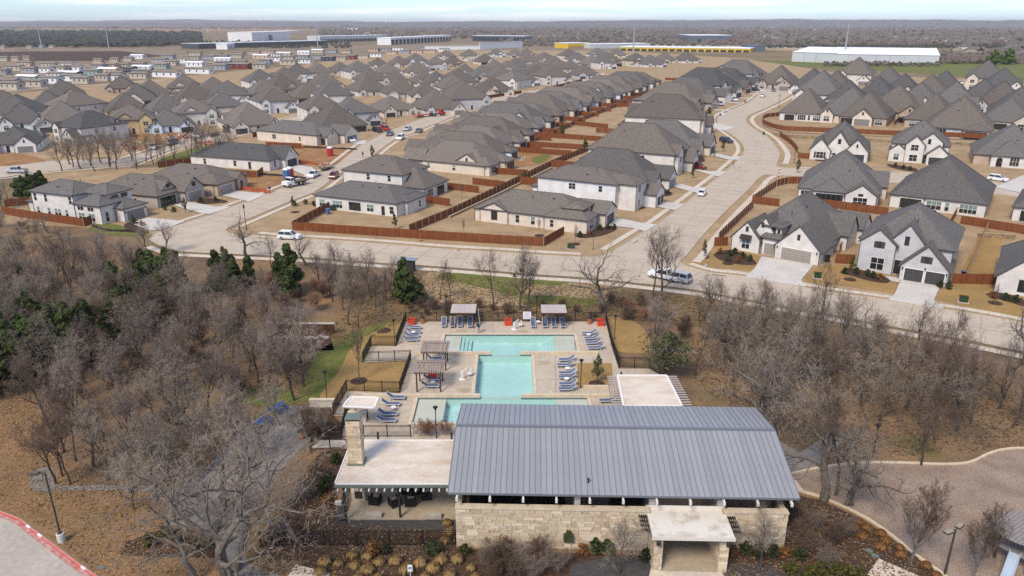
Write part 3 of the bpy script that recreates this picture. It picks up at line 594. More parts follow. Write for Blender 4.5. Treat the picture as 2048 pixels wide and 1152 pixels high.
wnames = {'cream_brick': 'cream brick', 'house_wrap': 'pale blue wrapped', 'white_brick': 'white brick', 'grey_brick': 'grey brick', 'tan_brick': 'tan brick', 'taupe_brick': 'taupe brick', 'red_brick': 'red brick', 'white_siding': 'white boarded', 'light_stone': 'pale stone', 'sheathing': 'bare plywood'}
rnames = {'shingle_grey': 'grey', 'shingle_brown': 'brown', 'shingle_dark': 'dark grey', 'shingle_taupe': 'taupe', 'shingle_red': 'reddish'}
def scl(p): return 1.0 + 0.28 * min(1, max(0, (p.y - 190) / 190))
for i, q in enumerate(mrow):
    c = q; k = scl(c) * 1.0; W, D = (15.6, 14.2, 16.4, 15, 13.8)[i % 5], (25, 27, 24, 26)[i % 4]; rz = R(246 if i else 243); lx = Vector((math.cos(rz), math.sin(rz), 0)); ly = Vector((-math.sin(rz), math.cos(rz), 0))
    i_ = i % 10; mh_ = auto_house(c - lx * (W * k / 2) - ly * (D * k / 2), rz, W, D, 1, 300 + i, wnames[wl_[i_]] + ' house with ' + rnames[rf_[i_]] + ' hip roof, ' + ORD[i + 2] + ' up the diagonal fence, west side', wl_[i_], rf_[i_], group='houses along the west side of the diagonal fence', near=i < 5, pitch=(.62, .72, .56, .68)[i % 4]); mh_.scale = (k,) * 3
# ---- between the diagonal fence and the curving street
A, z = frame((950, 440), (1165, 466)); z = R(-25)
house('brick_house', A, z, [(0, 0, 26, 13.5, 2.9, 'hip', .5), (1.5, -.25, 8.5, 6, 2.9, 'gy', .45), (17.5, -.5, 27.5, 5.5, 3.0, 'hip', .5), (22, 6.5, 29.4, 13.6, 3.1, 'gx', .55), (21, 2, 25.5, 8, 4.6, 'hip', .5)], 'cream stone corner house with arched window behind the red fence',
      [('win', 1, 'S', 3.6, .7, 1.5, 2.2, 'dark'), ('win', 0, 'S', 10.8, .6, 1.0, 1.7), ('win', 0, 'S', 14.6, .6, 1.0, 1.7, 'blind'), ('win', 2, 'S', 1.8, .7, .9, 1.6), ('win', 2, 'E', 3, .6, 2.6, 1.9), ('gar', 3, 'E', 3.5, .02, 5, 2.4, 'garage_dark'), ('win', 4, 'E', 3, 3.3, 1.2, .9, 'dark')], 'cream_brick', 'shingle_taupe', near=True, vents=4)
house('boarded_house', G(1230, 421), R(-28), [(-21, 0, 0, 11.5, 6.3, 'hip', .42), (-6, 1.5, 4.6, 9, 6.3, 'hip', .42), (-8, 7.5, 7.8, 14, 3.2, 'gx', .6), (-24, 3, -16, 11, 3.2, 'hip', .4)], 'white boarded two-storey house, second along the curving street',
      [('win', 0, 'S', 9.5, 4.2, 1.8, 1.4), ('win', 1, 'E', 2.4, 4.3, 1.8, 1.4), ('win', 1, 'E', 2.4, .8, 1.8, 1.7), ('gar', 2, 'E', 2.3, .02, 2.4, 2.3, 'garage_dark'), ('gar', 2, 'E', 5.0, .02, 2.4, 2.3, 'garage_dark'), ('win', 0, 'S', 17, 4.2, 1, 1.4)], 'white_siding', 'shingle_taupe', near=True, walls2={1: 'white_brick'})
erow = [(1296, 392, 1), (1345, 353, 2), (1388, 319, 1), (1398, 275, 2), (1384, 224, 1), (1409, 208, 1), (1437, 199, 2), (1461, 190, 1), (1479, 181, 1), (1502, 171, 2)]
we_ = ['white_brick', 'white_brick', 'cream_brick', 'white_brick', 'taupe_brick', 'white_brick', 'white_brick', 'red_brick', 'white_brick', 'grey_brick']
re_ = ['shingle_grey', 'shingle_brown', 'shingle_grey', 'shingle_brown', 'shingle_brown', 'shingle_grey', 'shingle_dark', 'shingle_grey', 'shingle_dark', 'shingle_grey']
gd_ = ['garage_grey', 'garage_dark', 'garage_dark', 'garage_dark', 'garage_taupe', 'garage_white', 'garage_dark', 'garage_dark', 'garage_grey', 'garage_dark']
EROW = []
for i, (px, py, st) in enumerate(erow):
    c = G(px, py); k = scl(c) * 1.08; W, D = 15.5, 24.0; rz = R((63, 63, 62, 70, 50, 48, 46, 46, 46, 46)[i]); lx = Vector((math.cos(rz), math.sin(rz), 0)); ly = Vector((-math.sin(rz), math.cos(rz), 0))
    EROW.append((c, rz, W * k, D * k))
    eh_ = auto_house(c + lx * (W * k / 2) + ly * (D * k / 2), rz, W, D, st, 400 + i, wnames[we_[i]] + (' two-storey' if st == 2 else ' one-storey') + ' house with ' + rnames[re_[i]] + ' roof, ' + ORD[i + 2] + ' along the curving street', we_[i], re_[i], group='houses along the curving street', near=i < 5, garage=gd_[i], pitch=.82); eh_.scale = (k,) * 3
# ---- right of the curving street, nearest block: two fronts on the near street
A, z = frame((1462, 497), (1637, 530))
house('gabled_house', A, z, [(.6, 2.2, 16.8, 25, 2.8, 'hip', .85), (0, 0, 5.7, 9, 2.7, 'gy', 1.15), (3.2, .9, 8.9, 10, 2.9, 'gy', 1.5), (8.9, -.35, 17.3, 9, 2.6, 'gy', 1.0), (6.0, .45, 9.6, 6, 3.5, 'hip', .9), (13, 13, 18.5, 20, 3.2, 'gx', .9), (14, 20, 19.5, 26, 3.2, 'gx', .8), (6.3, 1.0, 7.5, 6, 5.6, 'hip', .3), (8.2, 1.0, 9.4, 6, 5.6, 'hip', .3)],
      'white brick house with steep gables and two beige garage doors', [('win', 1, 'S', 2.9, .6, 1.6, 1.9, 'blind'), ('awn', 1, 'S', 2.9, 2.7, 2.2, .7), ('win', 1, 'S', 2.9, 4.1, .5, .9, 'dark'), ('win', 2, 'S', 2.4, 5.2, .5, .9, 'dark'), ('door', 2, 'S', 3.6, .05, 1.5, 2.7, 'arch'), ('gar', 4, 'S', 1.9, .02, 2.8, 2.3, 'garage_taupe'),
       ('win', 7, 'S', .6, 4.2, .5, 1.0, 'dark'), ('win', 8, 'S', .6, 4.2, .5, 1.0, 'dark'), ('gar', 3, 'S', 4.1, .02, 5.6, 2.3, 'garage_taupe'), ('win', 3, 'S', 4.2, 4.2, .5, 1.0, 'dark'), ('lamp', 3, 'S', .4, 2.0, 0, 0), ('lamp', 3, 'S', 7.9, 2.0, 0, 0), ('win', 0, 'E', 6, .8, 1, 1.5), ('win', 5, 'E', 3.2, .8, 1.6, 1.6)], 'white_brick', 'shingle_grey', near=True, vents=4)
A, z = frame((1710, 537), (1892, 567))
house('gabled_house', A, z, [(0, 1.6, 14.9, 19, 5.6, 'hip', .72), (.2, 0, 6.1, 8, 5.4, 'gy', .85), (4.6, .8, 10.9, 9, 5.6, 'gy', 1.15), (7.6, -2.3, 15.1, 6, 2.7, 'gy', 1.05)], 'grey painted brick two-storey house with two dark garage doors',
      [('win', 1, 'S', 3.3, .5, 2.2, 2.2), ('win', 1, 'S', 3.2, 4.6, .9, 1.1, 'dark'), ('shut', 1, 'S', 2.5, 4.55, .4, 1.2), ('shut', 1, 'S', 3.9, 4.55, .4, 1.2), ('win', 2, 'S', 3.0, 5.6, .7, 1.5, 'dark'), ('door', 2, 'S', 2.3, .05, 1.4, 2.6), ('win', 2, 'S', .9, .2, .9, 2.4),
       ('gar', 3, 'S', 2.2, .02, 2.9, 2.3, 'garage_dark'), ('gar', 3, 'S', 5.5, .02, 2.9, 2.3, 'garage_dark'), ('win', 3, 'S', 3.8, 3.7, .9, 1.1, 'dark'), ('shut', 3, 'S', 3.1, 3.65, .4, 1.2), ('shut', 3, 'S', 4.5, 3.65, .4, 1.2), ('lamp', 3, 'S', .35, 2.0, 0, 0), ('lamp', 3, 'S', 3.85, 2.4, 0, 0), ('lamp', 3, 'S', 7.2, 2.0, 0, 0), ('win', 0, 'E', 8, 3.6, 1, 1.4), ('win', 0, 'E', 13, 3.6, 1, 1.4), ('win', 0, 'E', 10, .8, 1, 1.5)], 'grey_brick', 'shingle_grey', near=True, vents=2)
house('gabled_house', G(1987, 583), R(-34), [(.3, 2, 15, 20, 2.9, 'hip', .8), (0, 0, 9, 9, 2.8, 'gy', .95)], 'white brick house at the right edge with arched dark window', [('win', 1, 'S', 4.4, .7, 2.4, 2.0, 'dark'), ('win', 1, 'S', 4.5, 4.6, .5, .9, 'dark'), ('win', 0, 'W', 8, .8, 1, 1.4)], 'white_brick', 'shingle_grey', near=True, vents=4)
A, z = frame((1593, 402), (1755, 417))
house('hip_roof_house', A, z, [(0, 2, 18.8, 25, 3.2, 'hip', .85), (3.6, -.3, 11.4, 8, 3.2, 'hip', .62), (11.2, -1.3, 18.2, 8, 3.1, 'gy', .7), (15, 12, 20.5, 19, 3.3, 'gx', .9)], 'white brick house with open back porch under a tall grey roof',
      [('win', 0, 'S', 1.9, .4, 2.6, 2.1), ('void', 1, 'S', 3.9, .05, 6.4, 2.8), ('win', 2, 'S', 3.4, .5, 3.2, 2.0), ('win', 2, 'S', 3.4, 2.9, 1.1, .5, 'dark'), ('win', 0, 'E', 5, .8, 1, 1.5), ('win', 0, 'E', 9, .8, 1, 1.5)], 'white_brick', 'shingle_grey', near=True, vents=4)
A, z = frame((1778, 412), (1965, 437)); z = R(-35)
house('hip_roof_house', A, z, [(0, 0, 20.3, 25, 3.2, 'hip', .8), (-.02, -.3, 7.4, 8, 3.15, 'hip', .6)], 'white brick house with wide grey roof and banks of back windows',
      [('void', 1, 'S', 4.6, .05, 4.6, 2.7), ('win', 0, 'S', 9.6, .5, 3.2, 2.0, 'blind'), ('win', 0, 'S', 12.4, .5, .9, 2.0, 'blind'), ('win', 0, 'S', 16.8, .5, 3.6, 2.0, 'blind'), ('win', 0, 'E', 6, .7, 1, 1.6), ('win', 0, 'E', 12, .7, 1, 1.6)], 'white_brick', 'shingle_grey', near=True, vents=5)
house('hip_roof_house', G(2022, 440), R(-38), [(0, 0, 18, 22, 3.2, 'hip', .8)], 'white brick house with dark patio seating at the right edge', [('void', 0, 'S', 4.5, .05, 6, 2.7), ('win', 0, 'S', 12, .5, 2.8, 2, 'blind')], 'white_brick', 'shingle_grey', near=True)
A, z = frame((1618, 318), (1690, 322))
house('gabled_house', A, R(-24), [(.5, 2.4, 18, 24, 3.2, 'hip', .9), (0, 0, 6.2, 8, 3.2, 'gy', 1.15), (4.4, 1.1, 12.6, 11, 3.6, 'gy', 1.35), (10.5, .3, 17.6, 9, 3.2, 'gy', 1.1)], 'white house with three steep black-edged gables beside the curve',
      [('win', 1, 'S', 3.1, .6, 2.2, 2.0), ('shut', 1, 'S', 1.6, .6, .6, 2.0), ('shut', 1, 'S', 4.6, .6, .6, 2.0), ('win', 2, 'S', 4.2, 5.4, .9, 1.5, 'dark'), ('win', 2, 'S', 3, .8, 1.0, 1.6), ('win', 3, 'S', 3.6, 4.6, .5, 1.0, 'dark'), ('gar', 3, 'S', 3.6, .02, 5, 2.4, 'garage_dark')], 'white_brick', 'shingle_grey', near=True)
house('gabled_house', G(1775, 322), R(-28), [(.4, 2.4, 17, 20, 5.7, 'hip', .8), (0, .3, 5, 9, 3.6, 'gy', .8), (4.6, 0, 10, 10, 5.8, 'gy', 1.0), (8.5, 1.2, 15, 10, 6.8, 'gy', .85), (11, -1.2, 17.2, 5, 3.2, 'gy', .9)], 'white two-storey house with dark edged gables and small dormer',
      [('win', 1, 'S', 2.3, .6, 1.5, 2.0, 'blind'), ('win', 2, 'S', 2.6, .6, 2.3, 2.0), ('win', 2, 'S', 2.6, 4.0, 2.2, 1.8), ('win', 3, 'S', 2.6, 6.2, .8, 1.5, 'dark'), ('door', 3, 'S', 1.6, .05, 1.5, 2.7), ('gar', 4, 'S', 3.1, .02, 4.8, 2.4, 'garage_dark'), ('win', 0, 'E', 10, 3.6, 1, 1.4)], 'white_brick', 'shingle_grey', near=True)
house('hip_roof_house', G(1945, 330), R(-28), [(0, 2, 20, 24, 3.3, 'hip', .85), (4.6, 0, 14, 9, 3.5, 'hip', .9), (14.2, .8, 21, 9, 3.2, 'hip', .8)], 'taupe house with round-topped black entry door and tall window', [('door', 1, 'S', 2.4, .05, 1.7, 2.9, 'arch'), ('win', 1, 'S', 6.4, .6, 2.5, 2.6), ('gar', 2, 'S', 3.4, .02, 4.8, 2.4, 'garage_taupe')], 'tan_brick', 'shingle_grey', near=True, walls2={1: 'white_brick'})
for (px, py), rz, wm, lb, seed in (((1557, 239), -31, 'white_brick', 'white brick house with rear windows inside the curved fence', 1), ((1677, 247), -33, 'tan_brick', 'tan brick house behind the curved fence with dark covered patio', 2), ((1806, 253), -34, 'tan_brick', 'tan brick house with very tall pyramid roof above stone wall', 3), ((1955, 257), -34, 'light_stone', 'stone house with double patio openings at the right', 4)):
    W = 19.5
    V = [(0, 0, W, 25, 3.5, 'hip', 1.0), (.4, -.4, 7.6, 8, 3.4, 'hip', .8)] if seed != 4 else [(0, 0, W, 25, 3.5, 'hip', .9), (12.2, -1, 19.6, 8, 3.4, 'gy', .8)]
    I = {1: [('void', 1, 'S', 4.4, .05, 4.4, 2.9), ('win', 0, 'S', 10.2, .5, 3.6, 2.2), ('win', 0, 'S', 13.4, .5, 1.0, 2.2), ('win', 0, 'S', 16.8, .5, 3.4, 2.2)], 2: [('void', 1, 'S', 3.6, .05, 6.4, 2.9), ('win', 0, 'S', 10, .6, 1.8, .8), ('win', 0, 'S', 12.3, .5, 1, 2), ('win', 0, 'S', 16.4, .5, 2.9, 2.2, 'blind')],
         3: [('win', 1, 'S', 3.6, .5, 3.6, 2.2, 'blind'), ('void', 0, 'S', 11.2, .05, 6.6, 2.9), ('win', 0, 'S', 17, .5, 3.2, 2.2)], 4: [('void', 0, 'S', 2.8, .05, 4.0, 2.8), ('void', 0, 'S', 8, .05, 4.8, 2.8), ('win', 1, 'S', 3.6, .5, 3.3, 2.4)]}[seed]
    house('hip_roof_house', G(px, py), R(rz), V, lb, I, wm, 'shingle_brown' if seed < 4 else 'shingle_grey', near=True, vents=3, seed=seed)
back = [(1563, 130, 'taupe_brick', 1, 0), (1629, 136, 'white_brick', 1, 0), (1676, 140, 'tan_brick', 1, 180), (1717, 124, 'white_brick', 2, 0), (1646, 154, 'white_brick', 2, 0), (1760, 152, 'grey_brick', 1, 180), (1811, 146, 'cream_brick', 1, 0), (1865, 148, 'tan_brick', 1, 180), (1894, 140, 'red_brick', 1, 0), (1976, 130, 'cream_brick', 2, 0), (2012, 134, 'white_brick', 1, 0), (1844, 163, 'white_brick', 1, 0), (1972, 156, 'cream_brick', 1, 0), (2046, 172, 'tan_brick', 1, 180), (1708, 172, 'cream_brick', 1, 0), (1930, 190, 'grey_brick', 1, 180), (1700, 160, 'white_brick', 1, 0), (1800, 168, 'tan_brick', 1, 0), (1915, 162, 'white_brick', 1, 180), (2010, 160, 'grey_brick', 1, 0), (1780, 132, 'taupe_brick', 1, 0)]
for i, (px, py, wm, st, tn) in enumerate(sorted(back)):
    g_ = G(px, py, 15.5); g_.z = 0
    bh_ = auto_house(g_, R(-31 + tn), 17.5, 21, st, 500 + i, wnames[wm] + (' two-storey' if st == 2 else '') + ' steep-roofed house, ' + ORD[i] + ' from the left before the warehouse', wm, ('shingle_brown', 'shingle_dark', 'shingle_grey')[i % 3], group='houses in front of the white warehouse', pitch=.95); bh_.scale = (1.32,) * 3
TAKEN = []
spec = [((455, 238), -62, 2, 'cream_brick', 'cream two-storey house with stone gables behind the tanker truck'), ((398, 252), -62, 2, 'white_brick', 'white two-storey house with paired steep gables behind the white pickup'), ((560, 226), -58, 2, 'white_siding', 'white two-storey house with arched porch facing the truck street'), ((345, 265), -60, 1, 'house_wrap', 'pale blue wrapped house frame with open garage beside rubble'), ((268, 268), -65, 2, 'sheathing', 'bare plywood two-storey house under construction behind thicket'), ((140, 285), -118, 2, 'white_brick', 'white two-storey house with dark roof above the thicket'), ((25, 305), -70, 1, 'white_siding', 'white house with grey garage at the left edge'), ((112, 236), -118, 2, 'white_brick', 'white two-storey house with black-edged gable and three rear windows'),
        ((655, 242), -62, 2, 'white_brick', 'white two-storey house with catslide roof beside the junction'), ((722, 252), -60, 2, 'grey_brick', 'grey two-storey house with dark garage beside black and red cars'), ((800, 232), -60, 1, 'cream_brick', 'cream gabled house with dark garage beside the grey cars'), ((858, 213), -75, 2, 'cream_brick', 'cream two-storey house with grey garage behind the red truck'), ((930, 208), -75, 2, 'white_brick', 'white two-storey house with blue garage beside the red truck'), ((1010, 178), -118, 2, 'white_brick', 'plain white two-storey house above the red boundary fence'), ((1080, 163), -75, 2, 'cream_brick', 'cream twin-gabled house with white garage above the fence'), ((1215, 138), -75, 2, 'white_brick', 'white gabled two-storey house with detached white garage')]
for i, (q, ang, st, wm, lb) in enumerate(spec):
    c = G(*q); k = scl(c); D = 17 * k; d = Vector((math.cos(R(ang)), math.sin(R(ang)), 0))
    auto_house(c - d * (D / 2), R(ang + 90), 14.5 * k, D, st, 800 + i, lb, wm, ('shingle_grey', 'shingle_taupe', 'shingle_brown')[i % 3] if i not in (5,) else 'shingle_dark', garage=('garage_grey', 'garage_white', 'garage_grey', 'porch_dark', 'porch_dark', 'garage_grey', 'garage_grey', 'garage_grey', 'garage_dark', 'garage_dark', 'garage_dark', 'garage_grey', 'garage_blue', 'garage_white', 'garage_white', 'garage_dark')[i], pitch=.6, mirror=(i % 3 == 1), near=q[1] > 230)
    TAKEN.append(Vector((*(c - d * (D / 2)).xy, 19)))
# ---- the big cluster left of the centre
mid = [(5, 184), (93, 183), (123, 162), (179, 160), (274, 168), (299, 163), (289, 187), (207, 204), (66, 192), (366, 150), (426, 155), (519, 140), (386, 168), (337, 170), (436, 192), (527, 162), (536, 177), (569, 135), (594, 128), (632, 125), (615, 164), (649, 147), (378, 205), (494, 207), (640, 128), (756, 115), (798, 112), (831, 107), (892, 100), (939, 99), (872, 112), (695, 140), (662, 162), (740, 138), (733, 154), (789, 141), (847, 141), (872, 144), (823, 169), (715, 177), (864, 167), (926, 167), (914, 141), (930, 128), (955, 159), (736, 192), (783, 199), (668, 208), (993, 97), (1030, 97), (1053, 98), (1138, 99), (1089, 105), (1109, 113), (1196, 97), (1234, 98), (1272, 107), (990, 120), (1031, 117), (1076, 122), (1118, 120), (1184, 112), (977, 144), (1015, 123), (1066, 131), (1101, 132), (1168, 129), (1330, 106), (1374, 106), (560, 152), (470, 172), (40, 205), (1300, 112), (160, 205), (248, 186), (330, 190), (240, 150), (400, 182), (455, 162), (575, 148), (560, 178), (690, 165), (640, 172), (760, 172), (800, 158), (905, 150), (835, 125), (775, 126), (715, 124), (680, 124), (965, 132), (1000, 133), (1045, 140), (1130, 137), (1055, 108), (1155, 105), (1215, 107), (905, 112), (970, 108), (870, 182), (30, 190), (120, 205), (600, 150), (1140, 120), (985, 155)]
mid.sort(key=lambda q: (round(q[1] / 16), q[0]))
rows_ = {}
for i, (px, py) in enumerate(mid):
    rk = round(py / 16); rows_.setdefault(rk, [])
    st = 2 if (i * 7) % 5 in (0, 2) else 1; c = G(px, py, 12.5 if st == 2 else 10.5); c.z = 0
    if any((c.x - q.x) ** 2 + (c.y - q.y) ** 2 < q.z ** 2 for q in TAKEN): continue
    TAKEN.append(Vector((c.x, c.y, 15.5)))
    rows_[rk].append(i); n = len(rows_[rk]) - 1
    wm = ('white_brick', 'cream_brick', 'white_siding', 'cream_brick', 'tan_brick', 'light_stone', 'white_brick', 'grey_brick')[(i * 5) % 8]; rf = ('shingle_brown', 'shingle_taupe', 'shingle_grey', 'shingle_brown')[(i * 3) % 4]
    ang = -62 if px < 760 else -70
    if (i * 11) % 7 == 3: ang += 180
    ms = ('frontmost', 'second', 'third', 'fourth', 'fifth', 'sixth', 'seventh', 'eighth', 'ninth')[max(0, 13 - rk)]
    auto_house(c, R(ang + 90 + rnd.uniform(-6, 6)), rnd.uniform(18.5, 22.5), rnd.uniform(21, 27), st, 600 + i, wnames[wm] + (' two-storey' if st == 2 else '') + ' house, ' + ORD[n] + ' from left in the ' + ms + ' band of roofs', wm, rf, group='houses of the crowded estate left of the centre', garage=('garage_grey', 'garage_white', 'garage_blue', 'garage_dark')[i % 4], pitch=.78 if st == 1 else .7, mirror=bool(i % 2), vents=2)
# ------------------------------------------------------------------ driveways and beds
def drive(px, z=0.112): return pxflat('driveway', px, z, 'drive_concrete')
for q in ([(1523, 514), (1560, 519), (1627, 531), (1602, 561), (1612, 575), (1490, 554), (1509, 538)], [(1804, 556), (1883, 568), (1867, 601), (1888, 618), (1776, 601), (1789, 589)], [(1768, 552), (1802, 558), (1798, 566), (1782, 563)],
          [(1208, 443), (1228, 435), (1282, 446), (1314, 450), (1290, 464), (1274, 458), (1200, 450)], [(1273, 400), (1290, 396), (1328, 405), (1371, 409), (1350, 421), (1318, 415)], [(1326, 367), (1342, 363), (1390, 376), (1416, 375), (1396, 387), (1374, 382)],
          [(1376, 337), (1386, 333), (1417, 343), (1454, 343), (1438, 354), (1413, 348)], [(1414, 309), (1424, 304), (1462, 314), (1484, 313), (1476, 320), (1458, 320)], [(262, 447), (295, 436), (372, 443), (324, 460), (300, 462), (284, 456)],
          [(347, 411), (376, 404), (427, 413), (464, 414), (419, 429), (398, 426)], [(440, 390), (464, 381), (500, 385), (534, 388), (499, 404), (478, 399)], [(577, 337), (592, 330), (624, 335), (634, 345), (614, 353), (605, 349)], [(690, 284), (704, 277), (735, 282), (728, 290), (715, 289)],
          [(1425, 244), (1470, 256), (1452, 262), (1420, 256)], [(1430, 228), (1442, 224), (1452, 228), (1440, 236)], [(1990, 375), (2060, 345), (2080, 372), (2040, 386)], [(1508, 185), (1545, 172), (1570, 168), (1548, 176), (1525, 184)], [(1560, 160), (1592, 160), (1592, 168), (1566, 168)]): drive(q)
for i, (c, rz, W, D) in enumerate(EROW[4:]):
    lx = Vector((math.cos(rz), math.sin(rz), 0)); ly = Vector((-math.sin(rz), math.cos(rz), 0)); g = c + lx * (W - 4); flat('driveway', [g - lx * 2.8 - ly * 13, g + lx * 2.8 - ly * 13, g + lx * 2.8, g - lx * 2.8], 0.09, 'drive_concrete')
AUTO_DRIVE = []
def bed(px): return pxflat('planting_bed', px, 0.03, 'mulch', 4)
for q in ([(1428, 508), (1455, 500), (1490, 508), (1512, 524), (1505, 530), (1470, 528), (1440, 520)], [(1680, 545), (1700, 536), (1740, 545), (1778, 556), (1774, 566), (1740, 562), (1705, 552)], [(1972, 588), (2000, 584), (2048, 600), (2060, 615), (2020, 605), (1985, 594)], [(1150, 470), (1185, 462), (1205, 450), (1232, 454), (1228, 462), (1200, 472), (1165, 476)],
          [(1252, 414), (1275, 406), (1290, 416), (1265, 420)], [(1296, 386), (1318, 374), (1346, 388), (1320, 394), (1300, 394)], [(1380, 322), (1402, 314), (1410, 322), (1392, 326)], [(250, 448), (275, 440), (300, 452), (275, 462), (252, 458)], [(392, 402), (420, 396), (455, 402), (440, 406), (405, 408)], [(1636, 318), (1690, 322), (1688, 326), (1636, 322)], [(1776, 328), (1830, 336), (1828, 343), (1785, 336)]): bed(q)
# the golden winter lawns in front of the two near fronts
for q in ([(1382, 528), (1430, 478), (1460, 495), (1520, 512), (1512, 530), (1508, 542), (1450, 536), (1400, 532)], [(1608, 556), (1640, 530), (1700, 530), (1800, 556), (1790, 586), (1690, 572), (1612, 562)], [(1870, 598), (1900, 560), (1990, 568), (2080, 600), (2080, 645), (1975, 625)], [(1925, 540), (1962, 462), (2010, 465), (1985, 560)]): pxflat('front_lawn', q, -0.01, 'lawn_gold')
# ------------------------------------------------------------------ wooden fences: posts, rails and panels are parts
def panel_mesh():
    b = MB(); n = 17
    for i in range(n): j = (i * 7919 % 13) / 13.0; b.box(i / n + .002, -.012 - j * .004, 0.03, (i + 1) / n - .002, .012, 1.0 - j * .006)
    b.box(0, -.014, .0, 1, .014, .03); return b.mesh('fence_panel', 'cedar_boards')
PANEL = panel_mesh()
b = MB(); b.box(-.04, -.04, 0, .04, .04, 1); POST = b.mesh('fence_post', 'steel_post')
b = MB(); b.box(0, -.045, -.045, 1, .045, .045); RAIL = b.mesh('fence_rail', 'cedar_rail')
def wood_fence(px, label, h=1.9, rails=0, group=None, z0=0.0, step=2.45, sm=0):
    P = [q if isinstance(q, Vector) else G(*q) for q in px]
    if sm: P = smooth(P, sm)
    root = thing('wood_fence', label, 'fence', (P[0].x, P[0].y, z0), 0, group); O = Vector((P[0].x, P[0].y, 0))
    for i in range(len(P) - 1):
        d = P[i + 1] - P[i]; l = d.length; n = max(1, round(l / step)); a = math.atan2(d.y, d.x); nv = Vector((-d.y, d.x, 0)).normalized()
        for k in range(n):
            q = P[i] + d * (k / n) - O; hv = h * (1 + .012 * (((i * 5 + k) * 37) % 7 - 3) / 3)
            ob('fence_panel', PANEL, root, q, a, (l / n, 1, hv))
            if rails:
                ob('fence_post', POST, root, q + nv * rails * .09, a, (1, 1, hv - .05))
                for rz_ in (.35, .98, 1.62): ob('fence_rail', RAIL, root, q + nv * rails * .045 + Vector((0, 0, rz_ * h / 1.9)), a, (l / n, .6, 1))
            elif k == 0: ob('fence_post', POST, root, q + nv * .06, a, (1.2, 1.2, hv - .04))
    return root
FGR = 'cedar board fences between the gardens'
wood_fence([(584, 460), (844, 477.5), (1000, 487.5), (1088, 492.5), (1128, 469)], 'long red-brown board fence along the near street')
wood_fence([(584, 460), (661, 417)], 'board fence wing with bare rails beside the blue waste bin', rails=-1)
wood_fence([(818, 466), (905, 430), (1000, 383), (1105, 331), (1212, 287)], 'diagonal board fence with pale rails running up from the near street', rails=-1)
wood_fence([(1030, 272), (1105, 270), (1168, 240), (1290, 190), (1380, 160), (1455, 129)], 'upper diagonal fence behind the rows of hip roofs', rails=-1)
for i, (q, rl) in enumerate([([(1003, 290), (1165, 299)], 0), ([(1003, 302), (1143, 312)], 0), ([(1030, 270), (1236, 285)], 1), ([(1150, 250), (1216, 257)], 1), ([(970, 346), (1056, 352)], 1), ([(945, 368), (1010, 376)], 0), ([(882, 377), (958, 386)], 0), ([(846, 404), (900, 412)], 0), ([(1040, 368), (1098, 373)], 1), ([(1100, 333), (1138, 337)], 0), ([(1090, 262), (1036, 268)], 1), ([(1170, 228), (1130, 234)], 0), ([(1222, 205), (1190, 212)], 0), ([(1300, 192), (1260, 198)], 0), ([(1330, 160), (1400, 163)], 0)]):
    wood_fence(q, 'short board fence across the back gardens, ' + ORD[i] + ' of those by the diagonal fence', rails=rl, group=FGR)
for i, a in enumerate(mrow[3:14]): d = Vector((math.cos(R(-26)), math.sin(R(-26)), 0)); wood_fence([a - d * 1.5, a + d * 10.5 * scl(a)], 'garden dividing fence behind the hip-roof row, ' + ORD[i] + ' from the brown-roofed house', group=FGR, rails=i % 2)
for i, (c, rz, W, D) in enumerate(EROW[:8]): d = Vector((-math.sin(rz), math.cos(rz), 0)); a = c + d * (D + 1); wood_fence([a, a + d * 11], 'garden dividing fence behind the curving-street row, ' + ORD[i] + ' from the boarded house', group=FGR, rails=i % 2)
wood_fence([(5, 428), (60, 437), (169, 453), (185, 447)], 'dark red board fence below the white corner house'); wood_fence([(10, 414), (60, 408)], 'red board fence behind the corner house patio', rails=-1)
wood_fence([(362, 342), (380, 346), (515, 355), (527, 345)], 'board fence below the long dark-roofed house'); wood_fence([(316, 335), (384, 326)], 'board fence at the back of the dark-roofed house', rails=-1); wood_fence([(532, 294), (604, 297)], 'board fence beneath the cream house by the dirt lot')
wood_fence([(506, 275), (540, 262)], 'little board fence by the truck street end of the cream house')
wood_fence([(1428, 492), (1455, 491)], 'short board fence piece beside the awning window'); wood_fence([(1436, 482), (1506, 414)], 'board fence with visible rails along the right footpath', rails=-1)
wood_fence([(1503, 406), (1552, 373), (1575, 367), (1648, 366)], 'board fence bending round the garden with the flagpole', rails=-1); wood_fence([(1503, 406), (1558, 413)], 'board fence at the foot of the flagpole garden', rails=1)
wood_fence([(1632, 411), (1775, 431)], 'board fence behind the beige garage house', rails=1); wood_fence([(1920, 447), (2075, 472)], 'board fence behind the golden lawn at the right', rails=1)
wood_fence([(1669, 526), (1703, 528)], 'short board gate fence left of the grey brick house'); wood_fence([(1676, 508), (1712, 460)], 'board fence between the two near gabled houses', rails=-1)
wood_fence([(1902, 567), (1994, 569)], 'dark red board fence right of the dark garage doors'); wood_fence([(1929, 560), (1975, 455)], 'long side fence beside the golden lawn', rails=-1)
wood_fence([(1896, 458), (1926, 405)], 'side fence right of the wide-roofed house', rails=1)
wood_fence([(1558, 236), (1530, 240), (1524, 249), (1534, 256), (1552, 262), (1580, 266), (1680, 270), (1756, 274)], 'curved board fence on the stone wall above the bend', z0=0.9, sm=3); wood_fence([(1756, 274), (1930, 280), (2003, 284), (2060, 291)], 'board fence on the stone wall at the right', rails=1, z0=.9)
wood_fence([(1558, 272), (1577, 285), (1589, 297), (1595, 306)], 'curved garden fence below the stone wall', sm=3); wood_fence([(1595, 316), (1622, 318)], 'short board fence left of the three-gabled house', rails=1)
